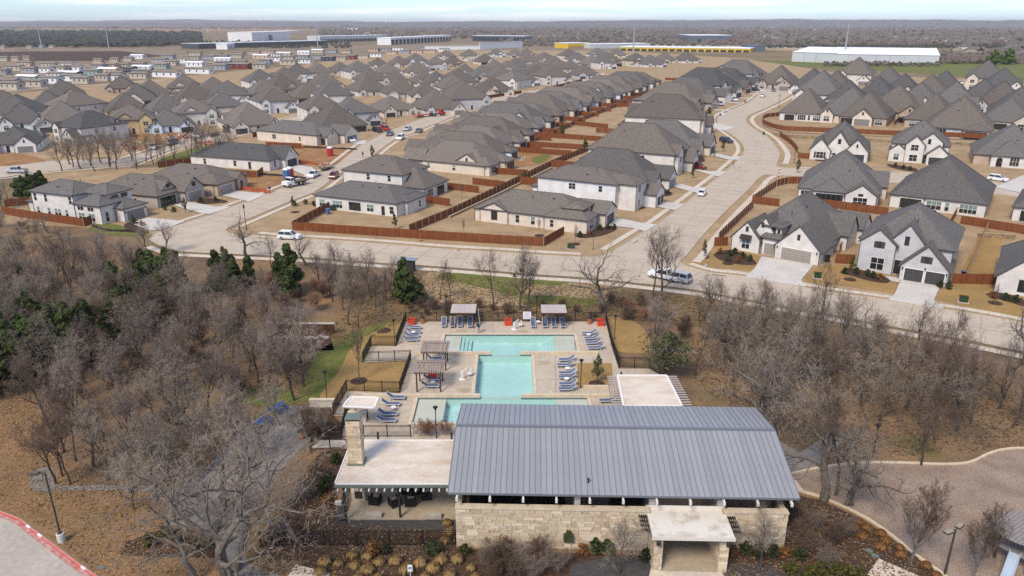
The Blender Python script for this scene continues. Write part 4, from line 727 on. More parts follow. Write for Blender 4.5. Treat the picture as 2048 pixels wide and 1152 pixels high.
wood_fence([(968, 198), (1043, 187)], 'red boundary fence in front of the plain white house'); wood_fence([(1106, 177), (1164, 163)], 'red boundary fence beside the cream twin-gabled house'); wood_fence([(1136, 156), (1192, 151)], 'red boundary fence below the grey hip roof far up'); wood_fence([(1504, 171), (1540, 166)], 'board fence at the end of the cul-de-sac')
wood_fence([(1300, 186), (1262, 196)], 'board fence end by the upper hip roofs'); wood_fence([(1666, 246), (1690, 226)], 'side fence between curved-fence houses', rails=1, z0=.9); wood_fence([(1786, 256), (1812, 232)], 'side fence left of the pyramid roof', rails=1, z0=.9)
wood_fence([(1930, 262), (1932, 244)], 'side fence right of the pyramid roof', rails=1, z0=.9)
# stone retaining walls, each stone a block set into the wall
STONES = []
for k in range(4):
    r_ = random.Random(k); b = MB(); e = .05
    P = [(0 + r_.uniform(0, e), 0, 0 + r_.uniform(0, e)), (1 - r_.uniform(0, e), 0, r_.uniform(0, e)), (1 - r_.uniform(0, e), 0, 1 - r_.uniform(0, e)), (r_.uniform(0, e), 0, 1 - r_.uniform(0, e))]
    n = 0; b.v = [(x, -1, z) for x, y, z in P] + [(x * 1.02 - .01, 0, z * 1.02 - .01) for x, y, z in P]
    for f in ((0, 1, 2, 3), (0, 4, 5, 1), (1, 5, 6, 2), (2, 6, 7, 3), (3, 7, 4, 0)): b.face(f)
    STONES.append(b)
mat('lime_stone', (0.60, 0.49, 0.335), 0.85, (0.42, 0.32, 0.21), scale=2.2, rand=.22, fine=.14, fscale=12); mat('lime_stone_b', (0.66, 0.57, 0.42), 0.85, (0.50, 0.40, 0.28), scale=2.2, rand=.2, fine=.14, fscale=12); mat('mortar', (0.40, 0.32, 0.22), .9); mat('field_stone', (0.36, 0.27, 0.16), .9, (0.22, 0.16, 0.09), scale=1.5, rand=.3)
STONE_ME = [b.mesh('stone', ('lime_stone', 'lime_stone_b')[k % 2]) for k, b in enumerate(STONES)]
FIELD_ME = [b.mesh('field_stone', 'field_stone') for b in STONES]
def retaining(px, label, h=1.25, sm=0, limit=300):
    P = [G(*q) for q in px]; P = smooth(P, sm) if sm else P
    root = thing('retaining_wall', label, 'wall', P[0]); O = P[0]; core = MB(); r_ = random.Random(3)
    for i in range(len(P) - 1):
        d = P[i + 1] - P[i]; l = d.length; a = math.atan2(d.y, d.x); M = Matrix.Translation(P[i] - O) @ Matrix.Rotation(a, 4, 'Z'); core.box(0, 0, -.1, l, .35, h, 0, M)
        z = 0.0
        while z < h - .15:
            hh = min(r_.uniform(.28, .48), h - z); x = 0
            while x < l - .2:
                w_ = min(r_.uniform(.5, 1.1), l - x); q = P[i] - O + Vector((math.cos(a) * x, math.sin(a) * x, z)); ob('stone', FIELD_ME[r_.randrange(4)], root, q, a, (w_ - .02, r_.uniform(.03, .14), hh - .02)); x += w_
            z += hh
    ob('core', core.mesh('wall_core', 'mortar'), root)
retaining([(1545, 269), (1575, 275), (1680, 280), (1760, 284)], 'buff stone retaining wall under the curved board fence', sm=2)
retaining([(1760, 284), (1940, 291), (2060, 300)], 'buff stone retaining wall at the right below the fence')
retaining([(1955, 474), (2030, 478)], 'low stone wall at the top of the golden lawn', 1.0); retaining([(900, 436), (1000, 389), (1105, 337)], 'low stone footing wall along the diagonal fence', .5)
# orange and black plastic mesh on the building lots
mat('orange_mesh', (0.42, 0.10, 0.055), .8, (0.30, 0.055, 0.03), scale=1.2); mat('black_silt', (0.02, .018, .018), .8)
def silt(px, m, label, h=.75):
    P = resample([G(*q) for q in px], 1.6); root = thing('site_barrier', label, 'barrier', P[0]); b = MB(); r_ = random.Random(len(px))
    T = [(p - P[0]) for p in P]; H_ = [h * r_.uniform(.75, 1.1) for _ in P]
    for i in range(len(T) - 1):
        a, c = T[i], T[i + 1]; b.quad((a.x, a.y, 0), (c.x, c.y, 0), (c.x, c.y, H_[i + 1]), (a.x, a.y, H_[i])); b.quad((a.x, a.y + .03, 0), (a.x, a.y + .03, H_[i]), (c.x, c.y + .03, H_[i + 1]), (c.x, c.y + .03, 0))
    ob('mesh_sheet', b.mesh('mesh_sheet', m), root)
    for t, hh in zip(T, H_): q = MB(); q.box(-.03, -.06, 0, .03, 0, hh + .15); ob('stake', q.mesh('stake', 'cedar_rail'), root, t)
silt([(463, 376), (500, 381), (541, 387)], 'orange_mesh', 'orange plastic mesh barrier beside the tan house drive', 1.0); silt([(591, 324), (625, 328), (648, 336)], 'orange_mesh', 'orange plastic mesh barrier behind the parked trailer', .9); silt([(517, 350), (560, 352), (612, 358)], 'black_silt', 'black silt barrier behind the white flatbed truck', .6); silt([(606, 295), (660, 297), (714, 300)], 'black_silt', 'black silt barrier above the red toilet cabin', .6); silt([(185, 453), (210, 462), (290, 466)], 'black_silt', 'black silt barrier beside the white corner house', .6)
# ------------------------------------------------------------------ vehicles
def paint(nm, c): mat(nm, c, 0.25, spec=.55)
for nm, c in (('car_white', (0.72, 0.72, 0.71)), ('car_silver', (0.42, 0.44, 0.46)), ('car_grey', (0.10, 0.105, 0.11)), ('car_black', (0.012, 0.012, 0.014)), ('car_red', (0.20, 0.012, 0.016)), ('car_navy', (0.012, 0.022, 0.055)), ('car_bright_red', (0.42, 0.02, 0.02))): paint(nm, c)
mat('tyre', (0.015, 0.015, 0.015), .9); mat('rim', (0.35, 0.35, 0.36), .4, metal=.6); mat('tail_red', (0.25, .01, .01), .3); mat('head_lamp', (.6, .6, .58), .2); mat('truck_deck', (0.10, 0.075, 0.055), .8)
b = MB(); b.lathe([(.2, -.11), (.34, -.11), (.36, -.07), (.36, .07), (.34, .11), (.2, .11)], 14); TYRE = b.mesh('tyre', 'tyre'); b = MB(); b.lathe([(.05, -.12), (.21, -.125), (.21, .125), (.05, .12)], 10); RIM = b.mesh('rim', 'rim')
SHAPES = {  # side profile of body (x, z) and cabin glass as (x0, x1, x2, x3, z0, z1); length, width, wheel places
    'sedan': dict(L=4.8, W=1.84, body=[(-2.4, .3), (2.4, .3), (2.42, .62), (2.25, .78), (1.15, .93), (-1.5, .98), (-2.3, .92), (-2.42, .6)], cab=(1.15, .35, -1.05, -1.75, .94, 1.45), wh=(1.45, -1.4)),
    'suv': dict(L=4.9, W=1.95, body=[(-2.4, .35), (2.4, .35), (2.45, .75), (2.3, .98), (1.2, 1.08), (-2.3, 1.12), (-2.45, .7)], cab=(1.25, .5, -2.0, -2.35, 1.08, 1.75), wh=(1.5, -1.45)),
    'pickup': dict(L=5.7, W=2.0, body=[(-2.85, .45), (2.85, .45), (2.9, .85), (2.75, 1.08), (1.3, 1.14), (-.95, 1.14), (-2.85, 1.12), (-2.9, .7)], cab=(1.4, .75, -.75, -.95, 1.13, 1.85), wh=(1.85, -1.75))}
CAR = {}
def car_meshes(kind, col):
    if (kind, col) in CAR: return CAR[(kind, col)]
    S_ = SHAPES[kind]; w = S_['W'] / 2; b = MB(); pr = S_['body']; k = len(pr)
    rings = [(-w, .9), (-w + .02, 1.0), (w - .02, 1.0), (w, .9)]
    ys = [-w, -w + .08, w - .08, w]; sc_ = [.965, 1, 1, .965]; n0 = 0
    for y, s_ in zip(ys, sc_): b.v += [(x * s_, y, .35 + (z - .35) * (.97 if s_ < 1 else 1)) for x, z in pr]
    for i in range(3):
        for q in range(k): q2 = (q + 1) % k; b.face((i * k + q, i * k + q2, (i + 1) * k + q2, (i + 1) * k + q))
    b.face(tuple(range(k))[::1]); b.face(tuple(3 * k + q for q in range(k))[::-1])
    a0, a1, a2, a3, z0, z1 = S_['cab']; wi = w - .08; wt = w - .28
    # roof panel and pillars
    b.box(a2 + .02, -wt - .02, z1 - .05, a1 - .02, wt + .02, z1 + .02)
    for sy in (-1, 1):
        for (xa, xb) in ((a0, a1), (a3, a2)): b.bar((xa, sy * wi, z0), (xb, sy * wt, z1 - .02), .09)
        xm = (a1 + a2) / 2; b.bar((xm, sy * wi, z0), (xm, sy * wt, z1 - .02), .07)
    if kind == 'pickup': b.box(-2.75, -w + .1, 1.0, -1.0, w - .1, 1.145, 1)
    if kind == 'suv': b.box(a2, -wt + .1, z1 + .02, a1 - .2, -wt + .14, z1 + .07); b.box(a2, wt - .14, z1 + .02, a1 - .2, wt - .1, z1 + .07)
    g = MB(); P = [(a0, -wi, z0), (a0, wi, z0), (a1, wt, z1 - .02), (a1, -wt, z1 - .02)]; Q = [(a3, -wi, z0), (a3, wi, z0), (a2, wt, z1 - .02), (a2, -wt, z1 - .02)]
    g.poly(P); g.poly(Q[::-1])
    for sy in (0, 1): g.poly([P[sy], Q[sy], Q[3 - sy], P[3 - sy]] if sy else [Q[0], P[0], P[3], Q[3]])
    lf = MB(); x = max(p[0] for p in pr); lf.box(x - .1, -w + .08, .62, x - .015, -w + .42, .8); h1 = lf.mesh('headlight', 'head_lamp'); tl = MB(); tl.box(-x + .01, -w + .08, .7, -x + .1, -w + .34, .92); t1 = tl.mesh('tail_light', 'tail_red')
    bp = MB(); bp.box(x - .12, -w + .06, .3, x + .03, w - .06, .48); bp.box(-x - .03, -w + .06, .32, -x + .12, w - .06, .5)
    CAR[(kind, col)] = (b.mesh('car_body', [col, 'truck_deck']), g.mesh('car_window', 'glass'), h1, t1, bp.mesh('bumper', 'car_grey' if col != 'car_white' else 'car_silver'))
    return CAR[(kind, col)]
def car(px, head, kind, col, label, cat='car', group=None, z=.03, name='parked_car'):
    """head: pixel the car points towards, or an angle"""
    A = G(*px); a = head if not isinstance(head, tuple) else math.atan2((G(*head) - A).y, (G(*head) - A).x)
    t = thing(name, label, cat, (A.x, A.y, z), a, group); k = scl(A); t.scale = (k, k, k); bd, gl, hl, tl, bp = car_meshes(kind, col); S_ = SHAPES[kind]; w = S_['W']
    ob('body', bd, t); ob('window', gl, t); ob('bumper', bp, t)
    for dy in (0, w - .5): ob('headlight', hl, t, (0, dy, 0)); ob('tail_light', tl, t, (0, dy, 0))
    for x in S_['wh']:
        for sy in (-1, 1): wl = ob('wheel', TYRE, t, (x, sy * (w / 2 - .1), .36), rot=(math.pi / 2, 0, 0)); ob('rim', RIM, wl)
    return t
car((580, 478), (620, 480), 'suv', 'car_white', 'white sport utility car parked on the near street by the red fence', 'car')
car((1404, 390), (1440, 352), 'sedan', 'car_white', 'white saloon driving up the curving street')
car((1396, 338), (1420, 342), 'suv', 'car_red', 'dark red sport utility car on a curving-street drive')
car((1452, 285), (1480, 290), 'suv', 'car_navy', 'dark blue sport utility car on a drive at the bend')
car((1439, 211), (1470, 218), 'pickup', 'car_silver', 'silver pickup truck on a drive above the bend', 'pickup truck')
car((1465, 202), (1495, 207), 'pickup', 'car_white', 'white pickup truck on a drive above the silver one', 'pickup truck')
car((1510, 182), (1530, 184), 'suv', 'car_black', 'black sport utility car near the cul-de-sac'); car((1525, 194), (1545, 182), 'sedan', 'car_white', 'white saloon on the roadway below the cul-de-sac'); car((1547, 183), (1556, 174), 'sedan', 'car_grey', 'dark grey saloon nearest the cul-de-sac')
car((668, 356), (655, 366), 'suv', 'car_red', 'maroon car parked opposite the loaded trailer'); car((628, 354), (612, 362), 'pickup', 'car_white', 'white pickup pulling the loaded trailer', 'pickup truck')
car((801, 279), (790, 285), 'suv', 'car_white', 'white van-like car on the side street below the grey ones'); car((780, 271), (765, 279), 'sedan', 'car_grey', 'dark grey saloon on the left kerb of the side street'); car((815, 261), (800, 267), 'sedan', 'car_silver', 'silver saloon on the side street'); car((838, 265), (826, 271), 'sedan', 'car_grey', 'charcoal saloon half hidden by the brown roof'); car((755, 264), (772, 268), 'suv', 'car_black', 'black car on the drive beside the bright red one'); car((771, 261), (786, 265), 'suv', 'car_bright_red', 'bright red car on the drive of the grey house')
car((701, 284), (716, 288), 'suv', 'car_white', 'white car on the drive of the cream house'); car((590, 221), (606, 226), 'suv', 'car_navy', 'navy car in front of the arched-porch house'); car((589, 203), (604, 207), 'suv', 'car_navy', 'dark blue car on the drive further up the truck street'); car((628, 208), (641, 212), 'sedan', 'car_bright_red', 'red saloon parked across from the dark blue cars')
car((400, 275), (384, 280), 'pickup', 'car_white', 'white pickup on the truck street by the rubble', 'pickup truck'); car((524, 252), (514, 256), 'sedan', 'car_silver', 'silver car ahead of the tanker truck'); car((34, 346), (10, 346), 'pickup', 'car_silver', 'silver pickup at the far left edge', 'pickup truck'); car((308, 298), (300, 304), 'pickup', 'car_white', 'white pickup behind the bare thicket', 'pickup truck'); car((345, 289), (330, 294), 'suv', 'car_grey', 'grey car behind the bare thicket near the silver trailer')
car((1995, 362), (2010, 364), 'suv', 'car_white', 'white sport utility car on the side street at the right'); car((1328, 558), (1300, 552), 'pickup', 'car_white', 'white pickup on the near street behind the bare trees', 'pickup truck'); car((1355, 562), (1330, 556), 'suv', 'car_silver', 'silver car on the near street behind the bare trees')
car((1905, 168), (1915, 172), 'suv', 'car_white', 'white car on the drive of the brick house by the meadow'); car((1920, 168), (1930, 172), 'suv', 'car_white', 'second white car at the brick house by the meadow'); car((1806, 246), (1820, 250), 'suv', 'car_black', 'black car in the gap beside the pyramid roof')
# trucks
def wheelset(t, places, w, r=.48):
    for x in places:
        for sy in (-1, 1): wl = ob('wheel', TYRE, t, (x, sy * (w / 2 - .14), r), rot=(math.pi / 2, 0, 0), scale=(r / .36, r / .36, 1.4)); ob('rim', RIM, wl)
def truck(px, head, label, kind, col='car_white', k=1.0):
    A = G(*px); B_ = G(*head); t = thing(kind, label, 'truck' if 'trailer' not in kind else 'trailer', (A.x, A.y, .03), math.atan2((B_ - A).y, (B_ - A).x)); t.scale = (k, k, k)
    if 'trailer' not in kind:
        c = MB(); c.box(2.0, -1.05, .7, 3.1, 1.05, 1.5); c.box(.9, -1.05, .7, 2.05, 1.05, 1.6); c.box(.95, -.98, 1.6, 1.9, .98, 2.35); ob('cab', c.mesh('cab', col), t)
        g = MB(); g.poly([(2.06, -.95, 1.62), (2.06, .95, 1.62), (1.905, .9, 2.25), (1.905, -.9, 2.25)]); g.poly([(1.85, -1.0, 1.65), (1.05, -1.0, 1.65), (1.05, -1.0, 2.2), (1.8, -1.0, 2.2)][::-1]); g.poly([(1.85, 1.0, 1.65), (1.05, 1.0, 1.65), (1.05, 1.0, 2.2), (1.8, 1.0, 2.2)]); ob('window', g.mesh('cab_window', 'glass'), t)
        wheelset(t, (2.2, -2.0), 2.2)
    if kind == 'flatbed_truck': d = MB(); d.box(-3.6, -1.2, 1.0, .75, 1.2, 1.15); d.box(.62, -1.15, 1.15, .75, 1.15, 2.2); d.box(-3.4, -.4, .6, .9, .4, 1.0); ob('flat_bed', d.mesh('flat_bed', 'truck_deck'), t)
    if kind == 'tanker_truck':
        d = MB(); M = Matrix.Rotation(math.pi / 2, 4, 'Y'); q = MB(); q.lathe([(.3, -5.2), (1.0, -4.9), (1.05, -4.6), (1.05, .2), (1.0, .5), (.3, .7)], 16); d.v = [(z, y, x * .85 + 1.9) for x, y, z in q.v]; d.f = q.f; d.m = q.m; d.box(-5, -.5, .7, 1, .5, 1.1); ob('tank', d.mesh('tank', 'car_black', True), t); wheelset(t, (-3.4, -4.4), 2.2)
    if kind == 'tractor_truck': d = MB(); d.box(-3.2, -.5, .7, 1, .5, 1.0); ob('chassis', d.mesh('chassis', 'car_black'), t); wheelset(t, (-3.0,), 2.2)
    if 'trailer' in kind:
        d = MB(); d.box(-4.2, -1.1, .75, 3.2, 1.1, .95); d.bar((3.2, 0, .8), (4.6, 0, .6), .12)
        for sx in (-4.2, -1.7, .8, 3.2):
            for sy in (-1.1, 1.1): d.box(sx - .04, sy - .04, .9, sx + .04, sy + .04, 1.5)
        ob('trailer_bed', d.mesh('trailer_bed', 'car_bright_red' if col == 'car_bright_red' else 'truck_deck'), t); wheelset(t, (-1.5, -.6), 2.3, .38)
    return t
truck((590, 372), (572, 376), 'white flatbed truck with empty brown bed on side street', 'flatbed_truck', k=1.15)
truck((652, 339), (630, 352), 'long flat trailer loaded with orange site debris', 'flat_trailer'); truck((468, 262), (490, 257), 'black tanker truck with white cab on the construction street', 'tanker_truck', k=1.2); truck((876, 232), (886, 231), 'red tractor truck crossing the side street far up', 'tractor_truck', 'car_bright_red', 1.25); truck((846, 234), (866, 232), 'empty red flat trailer behind the red tractor truck', 'long_trailer', 'car_bright_red', 1.25); truck((432, 271), (452, 266), 'flat grey trailer between the white pickup and the tanker', 'flat_trailer')
def heap(px, label, m, n, rad, hgt, size, name='debris_pile'):
    A = G(*px); r_ = random.Random(int(px[0])); b = MB()
    for i in range(n):
        t = r_.uniform(0, 6.283); d = rad * math.sqrt(r_.random()); s_ = size * r_.uniform(.5, 1.3); z = hgt * (1 - d / rad) * r_.random(); M = Matrix.Translation((d * math.cos(t), d * math.sin(t), z)) @ Matrix.Rotation(r_.uniform(0, 6), 4, (r_.random(), r_.random(), 1)); b.box(-s_, -s_ * .4, -.08 * s_ - .03, s_, s_ * .4, .25 * s_, r_.randrange(len(m)), M)
    return ob(name, b.mesh(name, m), None, A, label=label, category='debris')
mat('debris_orange', (.38, .13, .07), .8); mat('debris_pale', (.52, .45, .38), .9)
o_ = heap((652, 338), 'orange wrapped rubbish piled on the flat trailer', ['debris_orange', 'debris_pale', 'bare_dirt'], 70, 2.2, 1.0, .45); o_.location.z = 1.0
heap((1020, 318), 'pale rubble heap in the bare back garden', ['debris_pale', 'lime_stone'], 90, 5.5, .7, .5); heap((370, 275), 'pale building rubble in front of the wrapped house', ['debris_pale', 'debris_orange', 'white_trim'], 140, 8, .8, .6); heap((410, 288), 'red steel bars stacked beside the construction street', ['debris_orange'], 24, 4, .5, .9); heap((690, 279), 'low brown soil heap beside the side street', ['bare_dirt'], 90, 3.5, 1.3, .9, 'soil_heap'); heap((250, 290), 'timber and sheet offcuts behind the bare thicket', ['debris_pale', 'sheathing'], 120, 9, .8, .6)
# portable toilets
def toilet(px, m, label):
    A = G(*px); t = thing('portable_toilet', label, 'portable toilet', A, R(-20)); b = MB(); b.box(-.6, -.6, .05, .6, .6, 2.2); b.box(-.62, -.62, 0, .62, .62, .12); ob('cabin', b.mesh('cabin', m), t); d = MB(); d.box(-.4, -.64, .2, .4, -.605, 2.0); d.box(.28, -.68, 1.0, .34, -.64, 1.15); ob('door', d.mesh('door', m), t)
    r_ = MB(); r_.v = [(-.66, -.66, 2.2), (.66, -.66, 2.2), (.66, .66, 2.2), (-.66, .66, 2.2), (-.5, -.2, 2.55), (.5, -.2, 2.55), (.5, .2, 2.55), (-.5, .2, 2.55)]
    for f in ((0, 1, 5, 4), (1, 2, 6, 5), (2, 3, 7, 6), (3, 0, 4, 7), (4, 5, 6, 7), (3, 2, 1, 0)): r_.face(f)
    ob('roof', r_.mesh('roof', 'car_white'), t); t.scale = (1.25,) * 3
paint('plastic_red', (.40, .02, .03)); paint('plastic_blue', (.06, .14, .32)); paint('plastic_green', (.02, .05, .03))
toilet((661, 312), 'plastic_red', 'red portable toilet with white roof on the dirt lot'); toilet((574, 358), 'plastic_blue', 'blue portable toilet behind the white flatbed truck'); toilet((581, 355), 'plastic_red', 'red portable toilet beside the blue one')
# street lamps, bins, cabinets
b = MB(); b.lathe([(.14, 0), (.14, .35), (.07, .45), (.06, 4.1), (.1, 4.15)], 8); LAMP_POLE = b.mesh('lamp_pole', 'black_iron')
b = MB(); b.lathe([(.12, 4.15), (.22, 4.7), (.05, 4.95), (.03, 5.05)], 8); LAMP_HEAD = b.mesh('lamp_head', 'black_iron')
def street_lamp(px, top, label):
    A = G(*px); h = up_to(px[0], px[1], top); t = thing('street_lamp', label, 'street lamp', A); k = h / 5.05; t.scale = (min(k, 1.2),) * 2 + (k,); ob('pole', LAMP_POLE, t); ob('lamp_head', LAMP_HEAD, t)
street_lamp((493, 459), 408, 'black lantern street lamp at the left street corner'); street_lamp((1186, 499), 465, 'black lantern street lamp on the corner lawn by arched-window house'); street_lamp((1588, 326), 294, 'black lantern street lamp beside the bend footpath'); street_lamp((1557, 216), 188, 'black lantern street lamp below the cul-de-sac'); street_lamp((774, 262), 238, 'slim street lamp beside the red car drive')
def bin_(px, m, label):
    A = G(*px); t = thing('waste_bin', label, 'bin', A, R(-20)); b = MB(); b.v = [(-.26, -.3, .08), (.26, -.3, .08), (.26, .3, .08), (-.26, .3, .08), (-.32, -.38, 1.0), (.32, -.38, 1.0), (.32, .38, 1.0), (-.32, .38, 1.0)]
    for f in ((3, 2, 1, 0), (4, 5, 6, 7), (0, 1, 5, 4), (1, 2, 6, 5), (2, 3, 7, 6), (3, 0, 4, 7)): b.face(f)
    ob('body', b.mesh('body', m), t); l = MB(); l.box(-.35, -.42, 1.0, .35, .4, 1.08); l.box(-.3, .4, .95, .3, .5, 1.02); ob('lid', l.mesh('lid', m), t); t.scale = (1.25,) * 3
    for sx in (-.3, .3): w_ = MB(); w_.tube([(sx - .04, .3, .12), (sx + .04, .3, .12)], .12, 8); ob('wheel', w_.mesh('wheel', 'tyre'), t)
bin_((656, 428), 'plastic_blue', 'blue wheeled bin at the end of the fence wing'); bin_((666, 421), 'plastic_green', 'dark green wheeled bin next to the blue bin'); bin_((1527, 270), 'plastic_green', 'dark wheeled bin on the bend footpath'); bin_((1654, 524), 'car_black', 'black wheeled bin in the gap beside beige garage'); bin_((1926, 556), 'car_black', 'black wheeled bin behind the dark red fence')
def cabinet(px, label):
    A = G(*px); t = thing('utility_cabinet', label, 'utility box', A, R(-25)); b = MB(); b.box(-.6, -.5, .1, .6, .5, .9); ob('body', b.mesh('body', 'plastic_green'), t); l = MB(); l.box(-.66, -.56, .9, .66, .56, 1.0); ob('lid', l.mesh('lid', 'leaf_shrub'), t); p = MB(); p.box(-.8, -.7, 0, .8, .7, .1); ob('pad', p.mesh('pad', 'kerb_concrete'), t)
cabinet((1926, 604), 'green utility box on the lawn by the right driveway'); cabinet((1635, 556), 'green utility box on the lawn between the two driveways'); cabinet((1142, 497), 'green utility box on the corner lawn')
# flagpole, hydrant, marker post, sign
A = G(1551, 392); t = thing('flagpole', 'tall flagpole with drooping flag in the fenced corner garden', 'flagpole', A); b = MB(); b.lathe([(.06, 0), (.04, 8.5), (.07, 8.55), (.02, 8.7)], 8); ob('pole', b.mesh('pole', 'steel_post'), t); mat('flag_red', (.45, .03, .04), .8); mat('flag_white', (.7, .68, .66), .8)
b = MB()
for k in range(6): b.box(.05 + .05 * (k % 2), -.02 + .04 * (k % 3), 5.0 + k * .42, .4, .06 + .04 * (k % 3), 5.4 + k * .42, k % 2)
ob('flag', b.mesh('flag', ['flag_red', 'flag_white']), t)
b = MB(); b.lathe([(.16, 0), (.12, .1), (.12, .55), (.17, .58), (.1, .78), (.03, .85)], 10); b.tube([(-.25, 0, .42), (.25, 0, .42)], .07, 8); ob('fire_hydrant', b.mesh('fire_hydrant', 'car_silver'), None, G(1411, 536), label='silver fire hydrant beside the corner footpath', category='hydrant')
b = MB(); b.box(-.09, -.06, 0, .09, .06, 1.75); b.box(-.35, -.3, 0, .35, .3, .1); ob('marker_post', b.mesh('marker_post', 'cedar_rail'), None, G(842, 482), label='pale upright marker post in front of the red fence', category='post')
b = MB(); b.box(-.03, -.03, 0, .03, .03, 1.6); b.box(-.3, -.05, .9, .3, -.03, 1.7, 1); mat('sign_navy', (.03, .03, .09), .5); ob('lot_sign', b.mesh('lot_sign', ['steel_post', 'sign_navy']), None, G(540, 385), label='small dark lot sign at the end of the orange mesh', category='sign')
for q in ((918, 500), (1480, 336), (1452, 335), (1513, 291)): b = MB(); b.lathe([(.45, 0), (.45, .01), (.3, .012)], 14); ob('manhole_cover', b.mesh('manhole_cover', 'gutter'), None, G(*q) + Vector((0, 0, .034)), label='round iron cover set in the concrete roadway at ' + {918: 'the near street', 1480: 'the bend junction, right', 1452: 'the bend junction, left', 1513: 'the bend'}[q[0]], category='manhole cover')
for q, l in (((1268, 484), 'dark storm inlet at the left kerb of the curving street'), ((1438, 550), 'storm inlet on the near kerb below the flower bed'), ((526, 476), 'storm inlet on the kerb beside the white parked car')):
    b = MB(); b.box(-1.6, -.35, .02, 1.6, .35, .16); b.box(-1.3, -.37, .03, 1.3, -.35, .12, 1); ob('storm_inlet', b.mesh('storm_inlet', ['kerb_concrete', 'porch_dark']), None, G(*q), R(60) if q[0] == 1268 else R(-20), label=l, category='drain')
# ------------------------------------------------------------------ the pool terrace: basins, deck, copings
POOLS = [(-9.75, 92.7, 9.05, 99.2), (-4.6, 80.5, 2.65, 92.3), (-11.4, 74.0, 9.1, 79.9)]
def rect(r, e=0.0): return [Vector((r[0] - e, r[1] - e, 0)), Vector((r[2] + e, r[1] - e, 0)), Vector((r[2] + e, r[3] + e, 0)), Vector((r[0] - e, r[3] + e, 0))]
def holed(name, outer, holes, z, m):
    loops = [[Vector((p[0], p[1], z)) for p in outer]] + [[Vector((p[0], p[1], z)) for p in h] for h in holes]; P = [p for l in loops for p in l]; b = MB(); b.v = [tuple(p) for p in P]
    for t in tessellate_polygon(loops):
        a, c, d = (P[i] for i in t); t = tuple(t)
        if (c - a).cross(d - a).z < 0: t = t[::-1]
        b.face(t)
    return b.mesh(name, m)
WEIRS = [(-2.88, 92.305, 1.13, 92.695), (-3.88, 79.905, 1.13, 80.495)]
HOLES = [rect(r, .004) for r in POOLS] + [rect(r) for r in WEIRS]
for nm, z, m in (('park_ground', -.04, 'park_ground'), ('ground', -.08, 'ground')):
    o = bpy.data.objects[nm]; outer = [G(*p) for p in PARK] if nm == 'park_ground' else [(-16000, -400), (16000, -400), (16000, 30000), (-16000, 30000)]; o.data = holed(nm, outer, HOLES, z, m)
DECK = [(813, 644), (1213, 644), (1222, 690), (1237, 738), (1298, 738), (1340, 760), (1362, 812), (1300, 850), (1000, 850), (930, 880), (700, 880), (684, 878), (690, 832), (667, 832), (694, 783), (800, 787), (822, 721), (727, 726), (744, 693), (793, 693)]
BEDPX = [(1155, 727), (1224, 727), (1226, 776), (1155, 776)]
struct('pool_deck', holed('pool_deck', [G(*p) for p in DECK], [rect(r) for r in POOLS + WEIRS] + [[G(*p) for p in BEDPX]], .06, 'deck_concrete'))
pxflat('lawn_bed', BEDPX, .05, 'lawn_gold')
dj = MB()
for px0, px1 in (((985, 645), (985, 668)), ((1147, 645), (1150, 700)), ((830, 712), (940, 712)), ((1068, 760), (1150, 760)), ((1068, 730), (1150, 730)), ((815, 690), (886, 690)), ((820, 760), (945, 760)), ((880, 700), (868, 786)), ((1110, 712), (1112, 793)), ((905, 645), (900, 668)), ((1070, 645), (1072, 668)), ((700, 810), (820, 810)), ((700, 845), (815, 845))):
    a, c = G(*px0), G(*px1); d = (c - a).normalized(); n_ = Vector((-d.y, d.x, 0)) * .03; dj.quad((*(a - n_).xy, .066), (*(c - n_).xy, .066), (*(c + n_).xy, .066), (*(a + n_).xy, .066))
struct('deck_joints', dj.mesh('deck_joints', 'road_joint'))
mat('pool_plaster', (0.70, 0.80, 0.77), .7, (.64, .75, .72), scale=.6, coord='World'); mat('shelf_plaster', (0.74, 0.70, 0.60), .7, (.68, .66, .58), scale=.6, coord='World'); mat('coping', (0.60, 0.50, 0.36), .8, (.50, .41, .29), scale=1.4, coord='World', rand=.08); mat('tile_band', (.10, .16, .18), .3)
wm = bpy.data.materials.new('pool_water'); wm.use_nodes = True; N = wm.node_tree; N.nodes.clear(); K = N.links.new
o_ = N.nodes.new('ShaderNodeOutputMaterial'); mxs = N.nodes.new('ShaderNodeMixShader'); tr = N.nodes.new('ShaderNodeBsdfTransparent'); tr.inputs[0].default_value = (0.79, 0.965, 0.965, 1); gl = N.nodes.new('ShaderNodeBsdfGlossy'); gl.inputs[1].default_value = .03
fr = N.nodes.new('ShaderNodeFresnel'); fr.inputs[0].default_value = 1.33; nz_ = N.nodes.new('ShaderNodeTexNoise'); nz_.inputs['Scale'].default_value = 2.5; bp_ = N.nodes.new('ShaderNodeBump'); bp_.inputs['Strength'].default_value = .25; bp_.inputs['Distance'].default_value = .03
K(nz_.outputs[0], bp_.inputs['Height']); K(bp_.outputs[0], fr.inputs['Normal']); K(bp_.outputs[0], gl.inputs['Normal']); K(fr.outputs[0], mxs.inputs[0]); K(tr.outputs[0], mxs.inputs[1]); K(gl.outputs[0], mxs.inputs[2]); K(mxs.outputs[0], o_.inputs[0]); MATS['pool_water'] = wm
sw_ = wm.copy(); sw_.name = 'shallow_water'; MATS['shallow_water'] = sw_
for n_ in sw_.node_tree.nodes:
    if n_.type == 'BSDF_TRANSPARENT': n_.inputs[0].default_value = (.93, .985, .98, 1)
SHELF = [[(-9.75, -7.35), (6.0, 9.05)], [], [(-11.4, -8.0), (5.4, 9.1)]]
